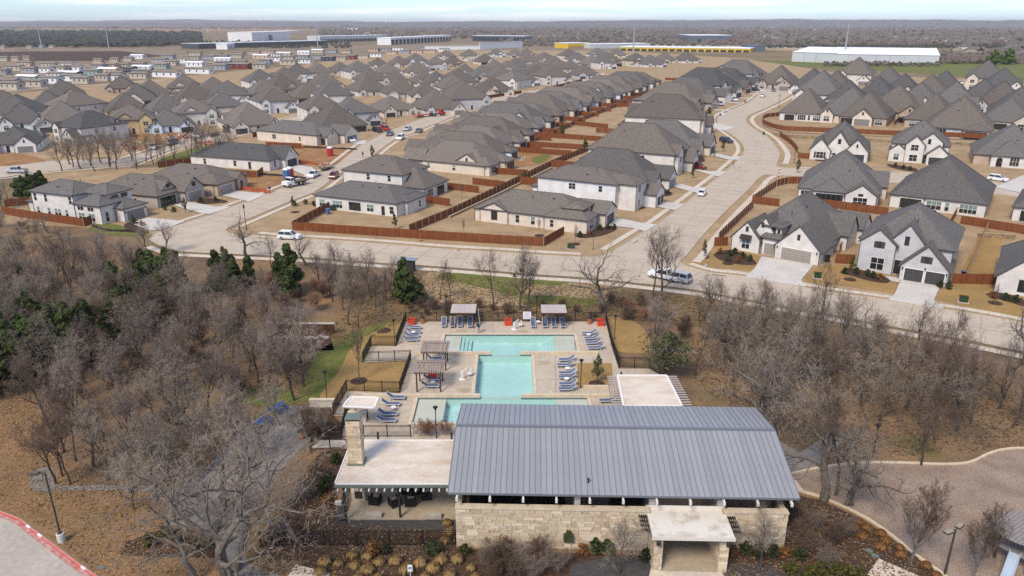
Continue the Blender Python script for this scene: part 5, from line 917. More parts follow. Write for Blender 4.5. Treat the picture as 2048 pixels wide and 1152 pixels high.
for i, r in enumerate(POOLS):
    x0, y0, x1, y1 = r; b = MB(); d = -1.25; b.quad((x0, y0, d), (x1, y0, d), (x1, y1, d), (x0, y1, d), 0)
    for a, c in (((x0, y0), (x0, y1)), ((x0, y1), (x1, y1)), ((x1, y1), (x1, y0)), ((x1, y0), (x0, y0))): 
        A_, B_ = Vector(a), Vector(c); cuts = [(0.0, 1.0)]
        for wx0, wy0, wx1, wy1 in WEIRS:
            if a[1] == c[1] and (abs(a[1] - wy0) < .02 or abs(a[1] - wy1) < .02): t = sorted(((wx0 - a[0]) / (c[0] - a[0]), (wx1 - a[0]) / (c[0] - a[0]))); cuts = [(0.0, t[0]), (t[1], 1.0)]
        for u0, u1 in cuts: p_, q_ = A_.lerp(B_, u0), A_.lerp(B_, u1); b.quad((*p_, -.16), (*q_, -.16), (*q_, .06), (*p_, .06), 1)
        b.quad((*a, d), (*c, d), (*c, -.16), (*a, -.16), 0)
    for a, c in SHELF[i]:
        b.box(a + .003, y0 + .003, d + .002, c - .003, y1 - .003, -.14, 2)
        sg = 1 if a == x0 else -1; e = c if sg > 0 else a
        for k in range(3 if i == 0 else 0): s0 = e + sg * k * .5; b.box(min(s0, s0 + sg * .5), y0 + .004, d + .004, max(s0, s0 + sg * .5), y1 - .004, -.14 - .24 * (k + 1), 0)
    struct('pool_basin', b.mesh('pool_basin', ['pool_plaster', 'tile_band', 'shelf_plaster']))
    xs_ = sorted({x0, x1} | {q for s_ in SHELF[i] for q in s_}); wv = MB()
    for a, c in zip(xs_, xs_[1:]): wv.quad((a, y0 + .005, -.06), (c, y0 + .005, -.06), (c, y1 - .005, -.06), (a, y1 - .005, -.06), 1 if (a, c) in SHELF[i] else 0)
    struct('pool_water', wv.mesh('pool_water', ['pool_water', 'shallow_water']))
for x0, y0, x1, y1 in WEIRS: b = MB(); b.quad((x0, y0 - .01, -.16), (x1, y0 - .01, -.16), (x1, y1 + .01, -.16), (x0, y1 + .01, -.16)); struct('pool_weir', b.mesh('pool_weir', 'shelf_plaster')); b = MB(); b.quad((x0, y0 - .005, -.06), (x1, y0 - .005, -.06), (x1, y1 + .005, -.06), (x0, y1 + .005, -.06)); struct('pool_water', b.mesh('pool_water', 'pool_water'))
cp = MB()
def coping(x0, y0, x1, y1, z=.13):
    L_ = max(x1 - x0, y1 - y0); n = max(1, int(L_ / 1.2)); hz = x1 - x0 >= y1 - y0
    for k in range(n):
        a, c = k / n, (k + 1) / n
        if hz: cp.box(x0 + (x1 - x0) * a + .006, y0, .062, x0 + (x1 - x0) * c - .006, y1, z)
        else: cp.box(x0, y0 + (y1 - y0) * a + .006, .062, x1, y0 + (y1 - y0) * c - .006, z)
w_ = .42
for i, (x0, y0, x1, y1) in enumerate(POOLS):
    if i != 1: coping(x0 - w_, y0, x0, y1); coping(x1, y0, x1 + w_, y1)
    else: coping(x0 - w_, y0 + .05, x0, y1 - .05, .11); coping(x1, y0 + .05, x1 + w_, y1 - .05, .11)
coping(POOLS[0][0] - w_, 99.2, POOLS[0][2] + w_, 99.62); coping(POOLS[2][0] - w_, 73.55, POOLS[2][2] + w_, 74.0)
coping(-12.9, 92.32, -2.9, 92.68, .42); coping(1.15, 92.32, 11.8, 92.68, .42); coping(-18.2, 79.95, -3.9, 80.4, .40); coping(1.15, 79.95, 14.4, 80.4, .40);
coping(8.9, 82.4, 13.6, 82.8, .34)
struct('pool_coping', cp.mesh('pool_coping', 'coping'))
# ------------------------------------------------------------------ paths, gravel, playground floor, car park
mat('wood_chips', (0.30, 0.225, 0.17), .95, (0.21, 0.15, 0.108), scale=.35, coord='World', fine=.35, fscale=6, bump=.4); mat('dark_gravel', (.075, .07, .065), .95, (.045, .042, .04), scale=2, coord='World', fine=.4, fscale=12)
patch('gravel_path', [(596, 812), (664, 812), (655, 850), (620, 880), (575, 925), (525, 985), (490, 1050), (478, 1095), (500, 1128), (560, 1150), (590, 1200), (440, 1200), (440, 1110), (425, 1060), (330, 1050), (345, 985), (420, 930), (475, 870), (535, 815)], 0.0, 'gravel_grey', 0)
patch('gravel_pad', [(62, 950), (75, 938), (105, 935), (112, 972), (95, 985), (60, 978)], 0.0, 'gravel_grey', 3); patch('gravel_path', [(112, 970), (160, 972), (260, 968), (330, 975), (330, 985), (240, 980), (112, 982)], .004, 'gravel_grey', 0)
patch('gravel_path', [(1556, 880), (1600, 905), (1640, 880), (1665, 850), (1692, 868), (1668, 905), (1640, 932), (1582, 946), (1560, 930)], 0.0, 'gravel_grey', 0); patch('gravel_path', [(1240, 690), (1300, 693), (1380, 700), (1400, 706), (1300, 704), (1240, 699)], 0.0, 'gravel_grey', 0)
patch('bark_bed', [(640, 905), (700, 890), (668, 975), (690, 1050), (912, 1065), (912, 1120), (520, 1120), (530, 1080), (590, 1000)], -.004, 'mulch', 0)
patch('bark_bed', [(600, 820), (660, 815), (670, 835), (690, 850), (690, 890), (625, 890), (612, 860)], .004, 'mulch', 0); patch('bark_bed', [(430, 1060), (330, 1056), (250, 1085), (240, 1110), (420, 1115), (455, 1118), (448, 1085)], .004, 'mulch', 0)
patch('bark_bed', [(1570, 985), (1640, 1000), (1720, 1036), (1780, 1076), (1860, 1135), (1900, 1200), (1500, 1200), (1450, 1145), (1470, 1105), (1570, 1108)], -.004, 'mulch', 0); patch('bark_bed', [(913, 1097), (1300, 1112), (1300, 1150), (1250, 1200), (700, 1200), (640, 1150), (600, 1130), (700, 1090)], -.003, 'mulch', 0)
patch('dark_border', [(668, 1046), (690, 1038), (914, 1040), (914, 1060), (760, 1060), (664, 1052)], .008, 'dark_gravel', 0); patch('dark_border', [(690, 972), (700, 975), (694, 1040), (668, 1046)], .008, 'dark_gravel', 0)
patch('dark_border', [(1140, 1127), (1240, 1112), (1302, 1118), (1300, 1160), (1140, 1160)], .008, 'dark_gravel', 0); patch('dark_border', [(1452, 1128), (1520, 1128), (1640, 1150), (1640, 1180), (1450, 1180)], .008, 'dark_gravel', 0)
patch('footpath', [(1286, 1200), (1302, 1136), (1440, 1140), (1478, 1200)], .02, 'path_tan', 0); patch('footpath', [(540, 1200), (592, 1129), (682, 1152), (740, 1200)], .02, 'path_tan', 0); patch('footpath', [(1700, 1200), (1757, 1117), (1838, 1152), (1870, 1200)], .02, 'path_tan', 0); patch('footpath', [(640, 880), (690, 880), (697, 897), (620, 897)], .01, 'path_tan', 0)
patch('footpath', [(1578, 945), (1590, 958), (1608, 982), (1592, 982)], .02, 'path_tan', 0)
KA = smooth([G(*p) for p in ((1578, 949), (1640, 936), (1720, 926), (1800, 926), (1890, 929), (1940, 925), (1975, 909), (2010, 899), (2060, 897), (2150, 905))], 6); KB = smooth([G(*p) for p in ((1590, 981), (1640, 994), (1720, 1030), (1780, 1069), (1830, 1110), (1890, 1152), (1930, 1185))], 6)
flat('playground_floor', KA + [G(2200, 1200)] + KB[::-1], .0, 'wood_chips')
kb = MB()
for P in (KA, KB):
    P = resample(P, .8); A_ = offset(P, .13); B_ = offset(P, -.13)
    for i in range(len(P) - 1):
        q = [A_[i], B_[i], B_[i + 1], A_[i + 1]]; n = len(kb.v); kb.v += [(p.x, p.y, .14) for p in q] + [(p.x, p.y, -.1) for p in q]; kb.face((n, n + 1, n + 2, n + 3))
        for k in range(4): kb.face((n + k, n + 4 + k, n + 4 + (k + 1) % 4, n + (k + 1) % 4))
struct('playground_kerb', kb.mesh('playground_kerb', 'coping'))
CK = smooth([G(*p) for p in ((-40, 1010), (0, 1027), (37, 1042), (60, 1060), (100, 1090), (150, 1128), (195, 1160), (240, 1195))], 6)
flat('car_park', CK + [G(200, 1320), G(-300, 1320), G(-200, 1000)], 0.0, 'lot_concrete')
kb = MB(); A_ = CK; B_ = offset(CK, .17); C_ = offset(CK, .36); n = len(CK)
for i in range(n - 1):
    f = lambda P, z, j: (P[j].x, P[j].y, z)
    kb.quad(f(A_, .001, i), f(A_, .001, i + 1), f(A_, .15, i + 1), f(A_, .15, i), 0); kb.quad(f(A_, .15, i), f(A_, .15, i + 1), f(B_, .16, i + 1), f(B_, .16, i), 1); kb.quad(f(B_, .16, i), f(B_, .16, i + 1), f(C_, .0, i + 1), f(C_, .0, i), 2)
    D_ = offset(CK, -.38); kb.quad(f(D_, .006, i), f(D_, .006, i + 1), f(A_, .006, i + 1), f(A_, .006, i), 3)
mat('red_gutter', (.40, .13, .11), .7, (.44, .30, .26), scale=1.8, coord='World', lo=.4, hi=.6); mat('pink_paint', (.55, .22, .17), .7, (.48, .17, .13), scale=1.2, coord='World')
struct('red_kerb', kb.mesh('red_kerb', ['red_paint', 'pink_paint', 'coping', 'red_gutter']))
def text_mesh(txt, size, m):
    cu = bpy.data.curves.new('lettering', 'FONT'); cu.body = txt; cu.size = size; cu.align_x = 'CENTER'; cu.align_y = 'CENTER'; cu.extrude = .002; to = bpy.data.objects.new('lettering', cu); COL.objects.link(to); dg = bpy.context.evaluated_depsgraph_get(); me = bpy.data.meshes.new_from_object(to.evaluated_get(dg)); bpy.data.objects.remove(to); me.materials.clear(); me.materials.append(MATS[m]); return me
for (a, c), tx in ((((56, 1056), (68, 1066)), 'NO PARKING'), (((76, 1071), (88, 1080)), 'FIRE LANE'), (((165, 1137), (178, 1147)), 'NO PARKING')):
    A = G(*a); B_ = G(*c); L_ = min(range(len(CK)), key=lambda i: (CK[i] - A).length); p = CK[L_]; d = (CK[min(L_ + 1, n - 1)] - CK[L_ - 1]).normalized(); ang = math.atan2(d.y, d.x); q = MB(); q.box(-.32, -.012, .012, .32, 0, .148); q.box(-.32, 0, .152, .32, .15, .166)
    t = ob('kerb_plate', q.mesh('kerb_plate', 'white_paint'), None, (p.x, p.y, 0), ang + 0, label='white painted kerb patch reading ' + tx + {56: ', uppermost', 76: '', 165: ', lowest'}[a[0]] + ' on the red kerb', category='kerb marking')
    ob('lettering', text_mesh(tx, .10, 'red_paint'), t, (0, -.018, .08), rot=(math.pi / 2, 0, 0))
# ------------------------------------------------------------------ the clubhouse
O, z = frame((913, 1093), (1566, 1105)); LW = (G(1566, 1105) - O).length
club = thing('clubhouse', 'clubhouse with blue-grey standing seam roof behind long stone wall', 'clubhouse', O, z)
mat('metal_roof', (0.25, 0.257, 0.266), .45, (0.31, 0.315, 0.32), scale=.35, stretch=(1, .25, 1), spec=.4, metal=.15, rand=.07, lo=.3, hi=.7); mat('seam', (.145, .155, .175), .45); mat('rafter_white', (.60, .56, .50), .7); mat('soffit', (.10, .08, .06), .8)
HW = 4.05
wal = MB(); GX0, GX1 = 17.35, 22.0
for a, c in ((0, GX0 - .75), (GX1 + .75, LW)): wal.box(a, .06, -.1, c, .55, HW - .12)
for a, c in ((GX0 - .75, GX0), (GX1, GX1 + .75)): wal.box(a + .05, -2.55, -.1, c - .05, 1.8, 3.42)
wal.box(.03, .55, -.1, .45, 3.2, HW - .12); wal.box(LW - .45, .55, -.1, LW, 3.2, HW - .12)
wall = ob('wall', wal.mesh('wall', 'mortar'), club)
r_ = random.Random(21); allst = []
def course(x0, x1, y, zz0, zz1, axis='S', x_fixed=0):
    z_ = zz0
    while z_ < zz1 - .08:
        h = min(r_.choice((.16, .22, .28, .34)), zz1 - z_); x = x0
        if zz1 - z_ - h < .1: h = zz1 - z_
        while x < x1 - .02:
            w__ = min(r_.uniform(.35, 1.15), x1 - x)
            if x1 - x - w__ < .2: w__ = x1 - x
            allst.append((axis, x, y, z_, w__, h)); x += w__
        z_ += h
course(0, GX0 - .78, .06, -.05, HW - .14); course(GX1 + .78, LW, .06, -.05, HW - .14)
course(GX0 - .75, GX0, -2.55, -.05, 3.4); course(GX1, GX1 + .75, -2.55, -.05, 3.4); course(-2.5, 1.8, GX1 + .05, -.05, 3.4, 'W'); course(-2.5, .05, GX0 - .7, -.05, 3.4, 'W'); course(.1, 3.2, LW, -.05, HW - .14, 'E')
allst.sort(key=lambda q: -q[4] * q[5]); rest = MB()
for i, (ax, x, y, z_, w__, h) in enumerate(allst):
    pr = r_.uniform(.03, .075); k = r_.randrange(4)
    if ax == 'S': loc, a = Vector((x + .006, y, z_ + .006)), 0
    elif ax == 'W': loc, a = Vector((y, x + w__ - .006, z_ + .006)), -math.pi / 2
    else: loc, a = Vector((y, x + .006, z_ + .006)), math.pi / 2
    if i < 290: ob('stone', STONE_ME[k], wall, loc, a, (w__ - .012, pr, h - .012))
    else:
        M = Matrix.Translation(loc) @ Matrix.Rotation(a, 4, 'Z') @ Matrix.Diagonal((w__ - .012, pr, h - .012, 1)); nn = len(rest.v); rest.v += [tuple(M @ Vector(v)) for v in STONES[k].v]
        for f in STONES[k].f: rest.face(tuple(nn + q for q in f), k % 2)
ob('small_stones', rest.mesh('small_stones', ['lime_stone', 'lime_stone_b']), wall, kind='stuff')
cap = MB()
for a, c in ((-.05, GX0 - .8), (GX1 + .8, LW + .05)):
    n = int((c - a) / 1.1)
    for k in range(n): cap.box(a + (c - a) * k / n + .005, -.05, HW - .12, a + (c - a) * (k + 1) / n - .005, .62, HW)
ob('wall_cap', cap.mesh('wall_cap', 'coping'), club)
# body behind the screen wall, glazed to the front
bd = MB(); bd.box(.8, 4.2, -.1, LW - .6, 12.4, 5.0, 0); bd.box(.8, 4.17, .1, 9.5, 4.2, 4.9, 1); bd.box(13.6, 4.17, .1, 16.6, 4.2, 4.6, 2)
for k in range(9): bd.box(.8 + k * 1.08, 4.1, .1, .92 + k * 1.08, 4.18, 4.95, 3)
ob('body', bd.mesh('body', ['tan_brick', 'glass', 'porch_dark', 'dark_steel']), club)
ct = MB(); ct.quad((.45, .56, .02), (LW - .45, .56, .02), (LW - .45, 4.15, .02), (.45, 4.15, .02)); ct.quad((GX0, -2.6, .024), (GX1, -2.6, .024), (GX1, .56, .024), (GX0, .56, .024)); ob('court_floor', ct.mesh('court_floor', 'patio_floor'), club)
for k, x in enumerate((10.2, 16.6, 22.4)): q = MB(); q.box(x, .9, 0, x + .5, 4.1, 4.6 if k else 5.0); ob('court_wall', q.mesh('court_wall', 'light_stone'), club)
RX0, RX1 = -.6, LW + .75; EY, EZ, RY, RZ_, BY, BZ = .1, 5.48, 7.75, 7.5, 13.8, 6.5
NP = 60; pwid = (RX1 - RX0) / NP
roof = ob('roof', (lambda b: b.mesh('roof_deck', 'soffit'))((lambda b: (b.quad((RX0, EY, EZ - .22), (RX0, RY, RZ_ - .22), (RX1, RY, RZ_ - .22), (RX1, EY, EZ - .22)), b.quad((RX0, RY, RZ_ - .22), (RX0, BY, BZ - .22), (RX1, BY, BZ - .22), (RX1, RY, RZ_ - .22)), b)[-1])(MB())), club)
def pan(y0, z0, y1, z1, nm):
    b = MB(); b.quad((0, y0, z0), (pwid, y0, z0), (pwid, y1, z1), (0, y1, z1), 0); b.quad((0, y0, z0 - .2), (pwid, y0, z0 - .2), (pwid, y0, z0), (0, y0, z0), 1)
    up = .045; b.quad((-.018, y0, z0), (-.018, y0, z0 + up), (-.018, y1, z1 + up), (-.018, y1, z1), 1); b.quad((-.018, y0, z0 + up), (.018, y0, z0 + up), (.018, y1, z1 + up), (-.018, y1, z1 + up), 1); b.quad((.018, y0, z0 + up), (.018, y0, z0), (.018, y1, z1), (.018, y1, z1 + up), 1)
    return b.mesh(nm, ['metal_roof', 'seam'])
PF = pan(EY, EZ, RY, RZ_, 'roof_panel'); PB = pan(RY, RZ_, BY, BZ, 'roof_panel')
for k in range(NP): ob('roof_panel', PF, roof, (RX0 + k * pwid, 0, 0)); ob('roof_panel', PB, roof, (RX0 + k * pwid, 0, 0))
q = MB(); q.bar((RX0, RY, RZ_ + .05), (RX1, RY, RZ_ + .05), .34, .06, 0); q.bar((RX0, RY - .17, RZ_ + .02), (RX1, RY - .17, RZ_ + .02), .03, .1, 1); ob('ridge_cap', q.mesh('ridge_cap', ['seam', 'seam']), roof)
q = MB(); q.bar((RX0 - .03, EY, EZ - .1), (RX0 - .03, RY, RZ_ - .1), .05, .26); q.bar((RX1 + .03, EY, EZ - .1), (RX1 + .03, RY, RZ_ - .1), .05, .26); q.bar((RX1 + .03, RY, RZ_ - .1), (RX1 + .03, BY, BZ - .1), .05, .26); q.bar((RX0 - .03, RY, RZ_ - .1), (RX0 - .03, BY, BZ - .1), .05, .26); ob('edge_trim', q.mesh('edge_trim', 'seam'), roof)
q = MB(); q.bar((0, -.12, EZ - .5), (0, 5.0, EZ + .86 - .0), .14, .3); q.box(-.1, -.2, EZ - .68, .1, -.02, EZ - .36); RF = q.mesh('rafter', 'rafter_white')
for k in range(11): ob('rafter', RF, roof, (RX0 + .75 + k * (RX1 - RX0 - 1.4) / 10, 0, 0))
q = MB(); q.box(LW - .9, 1.5, 0, LW - .75, 1.65, 5.2); q.box(.6, 2, 0, .75, 2.15, 5.2); ob('post', q.mesh('post', 'dark_steel'), club)
q = MB(); q.lathe([(.07, 0), (.07, .55), (.11, .55), (.11, .65)], 8); ob('vent_pipe', q.mesh('vent_pipe', 'dark_steel'), roof, (11.35, 1.35, 5.6))
# entry canopy
q = MB(); q.box(GX0 - 1.0, -2.95, 3.5, GX1 + 1.0, .75, 3.72); can = ob('canopy', q.mesh('canopy', 'path_tan'), club); mat('canopy_top', (.62, .58, .50), .8, (.40, .32, .22), scale=.7, lo=.5, hi=.72, fine=.12); can.data.materials[0] = MATS['canopy_top']
q = MB(); q.box(GX0 - 1.05, .75, 3.42, GX1 + 1.05, .8, 4.05); ob('upstand', q.mesh('upstand', 'rafter_white'), can); q = MB(); q.box(GX0 - 1.05, -3.0, 3.42, GX1 + 1.05, -2.95, 3.75); ob('gutter', q.mesh('gutter', 'rafter_white'), can)
for sx in (-1, 1):
    xe = GX1 + 1.05 if sx > 0 else GX0 - 1.05
    for k in range(5): q = MB(); q.box(0, 0, 0, sx * .7, .1, .12); ob('trellis_bar', q.mesh('trellis_bar', 'dark_steel'), can, (xe, -1.9 + k * .6, 3.45))
    for k in range(4): q = MB(); q.box(-.03, -2.3, 0, .03, 1.0, .06); ob('trellis_bar', q.mesh('trellis_bar', 'dark_steel'), can, (xe + sx * (.1 + k * .18), 0, 3.6))
    q = MB(); q.box(-.16, -3.2, 3.0, .16, -2.95, 3.36); ob('flood_lamp', q.mesh('flood_lamp', 'dark_steel'), can, ((GX1 + .5) if sx > 0 else (GX0 - .5), 0, 0))
q = MB(); q.box(-.4, -.3, .0, .4, 0, .75); q.box(-.2, -.2, .75, .2, -.02, 1.05); ob('meter_box', q.mesh('meter_box', 'leaf_shrub'), club, (9.7, -.02, .9)); q = MB(); q.box(-.04, -.1, 0, .04, -.02, 1.0); ob('conduit', q.mesh('conduit', 'coping'), club, (9.9, -.02, 0))
# covered terrace with the chimney at its left end
TZ = 4.15; T0 = G(668, 969, TZ); T1 = G(905, 970, TZ); T2 = G(727, 880, TZ)
mat('membrane', (0.62, 0.55, 0.46), .85, (0.50, 0.40, 0.30), scale=.28, stretch=(1, 2.2, 1), lo=.42, hi=.66, fine=.10, fscale=4, detail=8); mat('copper_green', (.13, .16, .135), .5)
x0, x1, y0, y1 = T0.x, T1.x + .55, T0.y, T2.y
ter = thing('terrace_roof', 'flat tan roof on steel posts over the covered terrace', 'roof', (0, 0, 0)); q = MB(); q.box(x0 + .1, y0 + .1, TZ - .3, x1, y1 - .1, TZ); ob('deck', q.mesh('deck', 'membrane'), ter)
q = MB(); q.box(x0, y0 - .0, TZ - .02, x1, y0 + .1, TZ + .06); q.box(x0, y1 - .1, TZ - .02, x1, y1, TZ + .06); q.box(x0, y0, TZ - .02, x0 + .1, y1, TZ + .06); ob('edge_flashing', q.mesh('edge_flashing', 'white_trim'), ter)
q = MB(); q.box(x0, y0 - .14, TZ - .24, x1, y0 - .01, TZ - .02); ob('gutter', q.mesh('gutter', 'copper_green'), ter); q = MB(); q.box(x0 + .5, y1 + .01, TZ - .26, x1, y1 + .14, TZ - .04); ob('gutter', q.mesh('gutter', 'copper_green'), ter)
q = MB(); q.box(-.07, -.35, 0, .07, .8, .16); RT = q.mesh('rafter_tail', 'rafter_white')
for k in range(16): ob('rafter', RT, ter, (x0 + .35 + k * (x1 - x0 - .7) / 15, y0, TZ - .52)); ob('rafter', RT, ter, (x0 + .35 + k * (x1 - x0 - .7) / 15, y1, TZ - .52), math.pi)
for p in (G(801, 1037), G(693, 1042), G(760, 930), G(905, 930)): q = MB(); q.box(-.09, -.09, 0, .09, .09, TZ - .3); ob('post', q.mesh('post', 'dark_steel'), ter, (p.x, p.y, 0))
struct('terrace_floor', (lambda b: (b.box(G(692, 1040).x, G(692, 1040).y, 0, O.x - .05, y1 + 1.0, .14), b.mesh('terrace_floor', 'patio_floor'))[1])(MB()))
CB = G(718, 1006); ch = thing('stone_chimney', 'tall buff stone chimney rising through the tan terrace roof', 'chimney', (CB.x, CB.y, 0)); q = MB(); q.box(-.62, .05, .1, .62, 1.15, 8.75); ob('shaft', q.mesh('shaft', 'mortar'), ch); cst = []
save = allst; allst = []; course(-.64, .64, .05, .1, 8.75); course(.05, 1.15, .64, .1, 8.75, 'E'); course(.05, 1.15, -.64, .1, 8.75, 'W'); cst, allst = allst, save
for (ax, x, y, z_, w__, h) in cst:
    if ax == 'S': loc, a = (x + .006, y, z_ + .006), 0
    elif ax == 'W': loc, a = (y, x + w__ - .006, z_ + .006), -math.pi / 2
    else: loc, a = (y, x + .006, z_ + .006), math.pi / 2
    ob('stone', STONE_ME[r_.randrange(4)], ch, loc, a, (w__ - .012, r_.uniform(.02, .05), h - .012))
q = MB(); q.box(-.72, -.02, 8.95, .72, 1.22, 9.04)
for sx in (-.55, .55):
    for sy in (.12, 1.05): q.box(sx - .05, sy - .05, 8.75, sx + .05, sy + .05, 8.96)
q.box(-.45, .2, 8.75, .45, 1.0, 8.9, 1); ob('chimney_cap', q.mesh('chimney_cap', ['copper_green', 'porch_dark']), ch); q = MB(); q.box(-.78, -.08, TZ, .78, 1.3, TZ + .16); ob('flashing', q.mesh('flashing', 'copper_green'), ch)
q = MB(); q.box(-.35, -.01, .5, .35, .0, 1.3); ob('fire_opening', q.mesh('fire_opening', 'porch_dark'), ch)
mat('wicker', (.014, .011, .010), .8); mat('cushion', (.48, .46, .46), .9)
def club_chair(px, a, label):
    t = thing('lounge_chair', label, 'armchair', G(*px) + Vector((0, 0, .14)), R(a)); b = MB(); b.box(-.45, -.45, .05, .45, .45, .38); ob('seat', b.mesh('seat', 'wicker'), t)
    for sx in (-.45, .33): b = MB(); b.box(sx, -.45, .38, sx + .12, .45, .66); ob('armrest', b.mesh('armrest', 'wicker'), t)
    b = MB(); b.box(-.45, .33, .38, .45, .47, .82); ob('backrest', b.mesh('backrest', 'wicker'), t); b = MB(); b.box(-.31, -.42, .38, .31, .3, .5); ob('cushion', b.mesh('cushion', 'cushion'), t); t.scale = (1.12,) * 3
for q_, a, l in (((751, 1008), 170, 'black wicker armchair nearest the stone chimney'), ((790, 1012), 215, 'black wicker armchair turned, left of the steel post'), ((821, 1011), 185, 'black wicker armchair right of the steel post'), ((853, 998), 190, 'black wicker armchair furthest right on the terrace'), ((812, 985), 20, 'black wicker armchair at the back of the terrace group'), ((838, 984), -30, 'black wicker armchair at the back, half under the roof edge')): club_chair(q_, a, l)
for q_, l in (((748, 1036), 'pale concrete bench slab in front of the left armchair'), ((867, 1038), 'pale concrete bench slab near the stone screen wall')): b = MB(); b.box(-.75, -.25, .14, .75, .25, .55); b.box(-.7, -.2, .55, .7, .2, .58); ob('bench', b.mesh('bench', 'lot_concrete'), None, G(*q_), label=l, category='bench')
t = thing('side_table', 'low dark round table among the wicker armchairs', 'table', G(828, 994) + Vector((0, 0, .14))); b = MB(); b.lathe([(.4, .36), (.42, .38), (.42, .42), (.4, .43)], 14); ob('table_top', b.mesh('table_top', 'wicker'), t); b = MB(); b.lathe([(.22, 0), (.18, .36)], 10); ob('base', b.mesh('base', 'wicker'), t)
# right-hand trellis roof and bar roof by the ramp
def flat_canopy(px, zt, label, slats=None, posts=()):
    P = [G(*p, zt) for p in px]; t = thing('canopy_roof', label, 'canopy', (0, 0, 0)); b = MB(); b.prism([(p.x, p.y) for p in P], zt - .22, zt); ob('deck', b.mesh('deck', 'membrane'), t)
    b = MB()
    for i in range(4): b.bar(P[i] + Vector((0, 0, .01)), P[(i + 1) % 4] + Vector((0, 0, .01)), .22, .14)
    ob('edge_flashing', b.mesh('edge_flashing', 'white_trim'), t)
    for p in posts: g = G(*p); b = MB(); b.box(-.1, -.1, 0, .1, .1, zt - .2); ob('post', b.mesh('post', 'dark_steel'), t, (g.x, g.y, 0))
    if slats:
        for s_, (a, c) in ((-1, (P[0], P[3])), (1, (P[1], P[2]))):
            for k in range(14): p = a.lerp(c, k / 13); b = MB(); b.box(0, -.06, -.2, s_ * 1.25, .06, -.08); ob('trellis_slat', b.mesh('trellis_slat', 'canopy_grey'), t, p)
            for k in range(4):
                b = MB(); b.bar(a + Vector((s_ * (.3 + k * .3), 0, -.24)), c + Vector((s_ * (.3 + k * .3), 0, -.24)), .07, .08); ob('trellis_beam', b.mesh('trellis_beam', 'dark_steel'), t)
    return t
flat_canopy([(1247, 812), (1364, 812), (1333, 751), (1235, 751)][::1], 3.3, 'square tan canopy roof with slatted sides behind the metal roof', True, [(1250, 845), (1350, 845), (1240, 790), (1330, 790)])
flat_canopy([(686, 813), (748, 816), (757, 795), (701, 794)], 3.1, 'small white canopy roof over the stone bar by the ramp', None, [(700, 838), (735, 838)])
t = thing('stone_bar', 'stone counter block beneath the small white canopy', 'bar', G(716, 842)); b = MB(); b.box(-1.0, -.4, 0, 1.0, .6, 1.15); ob('counter', b.mesh('counter', 'light_stone'), t); b = MB(); b.box(-1.1, -.5, 1.15, 1.1, .7, 1.22); ob('counter_top', b.mesh('counter_top', 'coping'), t); b = MB(); b.box(-.85, .1, 1.22, -.3, .6, 2.6); ob('pier', b.mesh('pier', 'light_stone'), t)
t = thing('garden_wall', 'short capped stone wall above the gravel path', 'wall', G(645, 812)); b = MB(); b.box(-1.45, -.2, 0, 1.45, .2, .85); ob('core', b.mesh('core', 'light_stone'), t); b = MB(); b.box(-1.5, -.27, .85, 1.5, .27, .95); ob('wall_cap', b.mesh('wall_cap', 'coping'), t)
# ------------------------------------------------------------------ black railings round the pool
IRON = {}
def iron_panel(l, h):
    k = (round(l, 1), h)
    if k not in IRON:
        b = MB(); b.box(0, -.02, .14, k[0], .02, .18); b.box(0, -.02, h - .22, k[0], .02, h - .18); b.box(0, -.02, h - .05, k[0], .02, h); n = int(k[0] / .115)
        for i in range(n): x = (i + .5) * k[0] / n; b.box(x - .011, -.011, .05, x + .011, .011, h - .02)
        IRON[k] = b.mesh('railing_panel', 'black_iron')
    return IRON[k], l / k[0]
b = MB(); b.box(-.04, -.04, 0, .04, .04, 1); IPOST = b.mesh('railing_post', 'black_iron')
def railing(px, label, h=1.5, z0=.06):
    P = [G(*p) for p in px]; t = thing('iron_railing', label, 'railing', (P[0].x, P[0].y, z0)); O_ = Vector((P[0].x, P[0].y, 0))
    for i in range(len(P) - 1):
        d = P[i + 1] - P[i]; l = d.length; n = max(1, round(l / 2.4)); a = math.atan2(d.y, d.x)
        for k in range(n): me, sx = iron_panel(l / n, h); q = P[i] + d * (k / n) - O_; ob('railing_panel', me, t, q, a, (sx, 1, 1)); ob('railing_post', IPOST, t, q, a, (1, 1, h + .06))
    ob('railing_post', IPOST, t, P[-1] - O_, 0, (1, 1, h + .06)); return t
railing([(812, 643), (1212, 643)], 'black iron railing along the far end of the pool deck'); railing([(812, 643), (793, 692), (743, 692), (726, 725)], 'black iron railing stepping down left of the upper pool'); railing([(726, 725), (822, 721), (800, 786)], 'black iron railing along the upper ramp edge'); railing([(800, 786), (694, 782), (667, 831), (690, 831)], 'black iron railing round the sloping lawn'); railing([(697, 824), (682, 878)], 'short dark railing beside the stone chimney', 1.5)
railing([(624, 901), (697, 897)], 'black iron railing left of the chimney'); railing([(728, 875), (822, 875)], 'black iron gate railing behind the terrace roof'); railing([(1212, 645), (1222, 690), (1238, 736)], 'black iron railing down the right side of the pool deck'); railing([(1239, 735), (1298, 737), (1330, 756)], 'black iron railing by the live oak at the right'); railing([(522, 1093), (650, 1091), (780, 1091), (912, 1090)], 'black iron railing in front of the covered terrace', 1.55, 0)
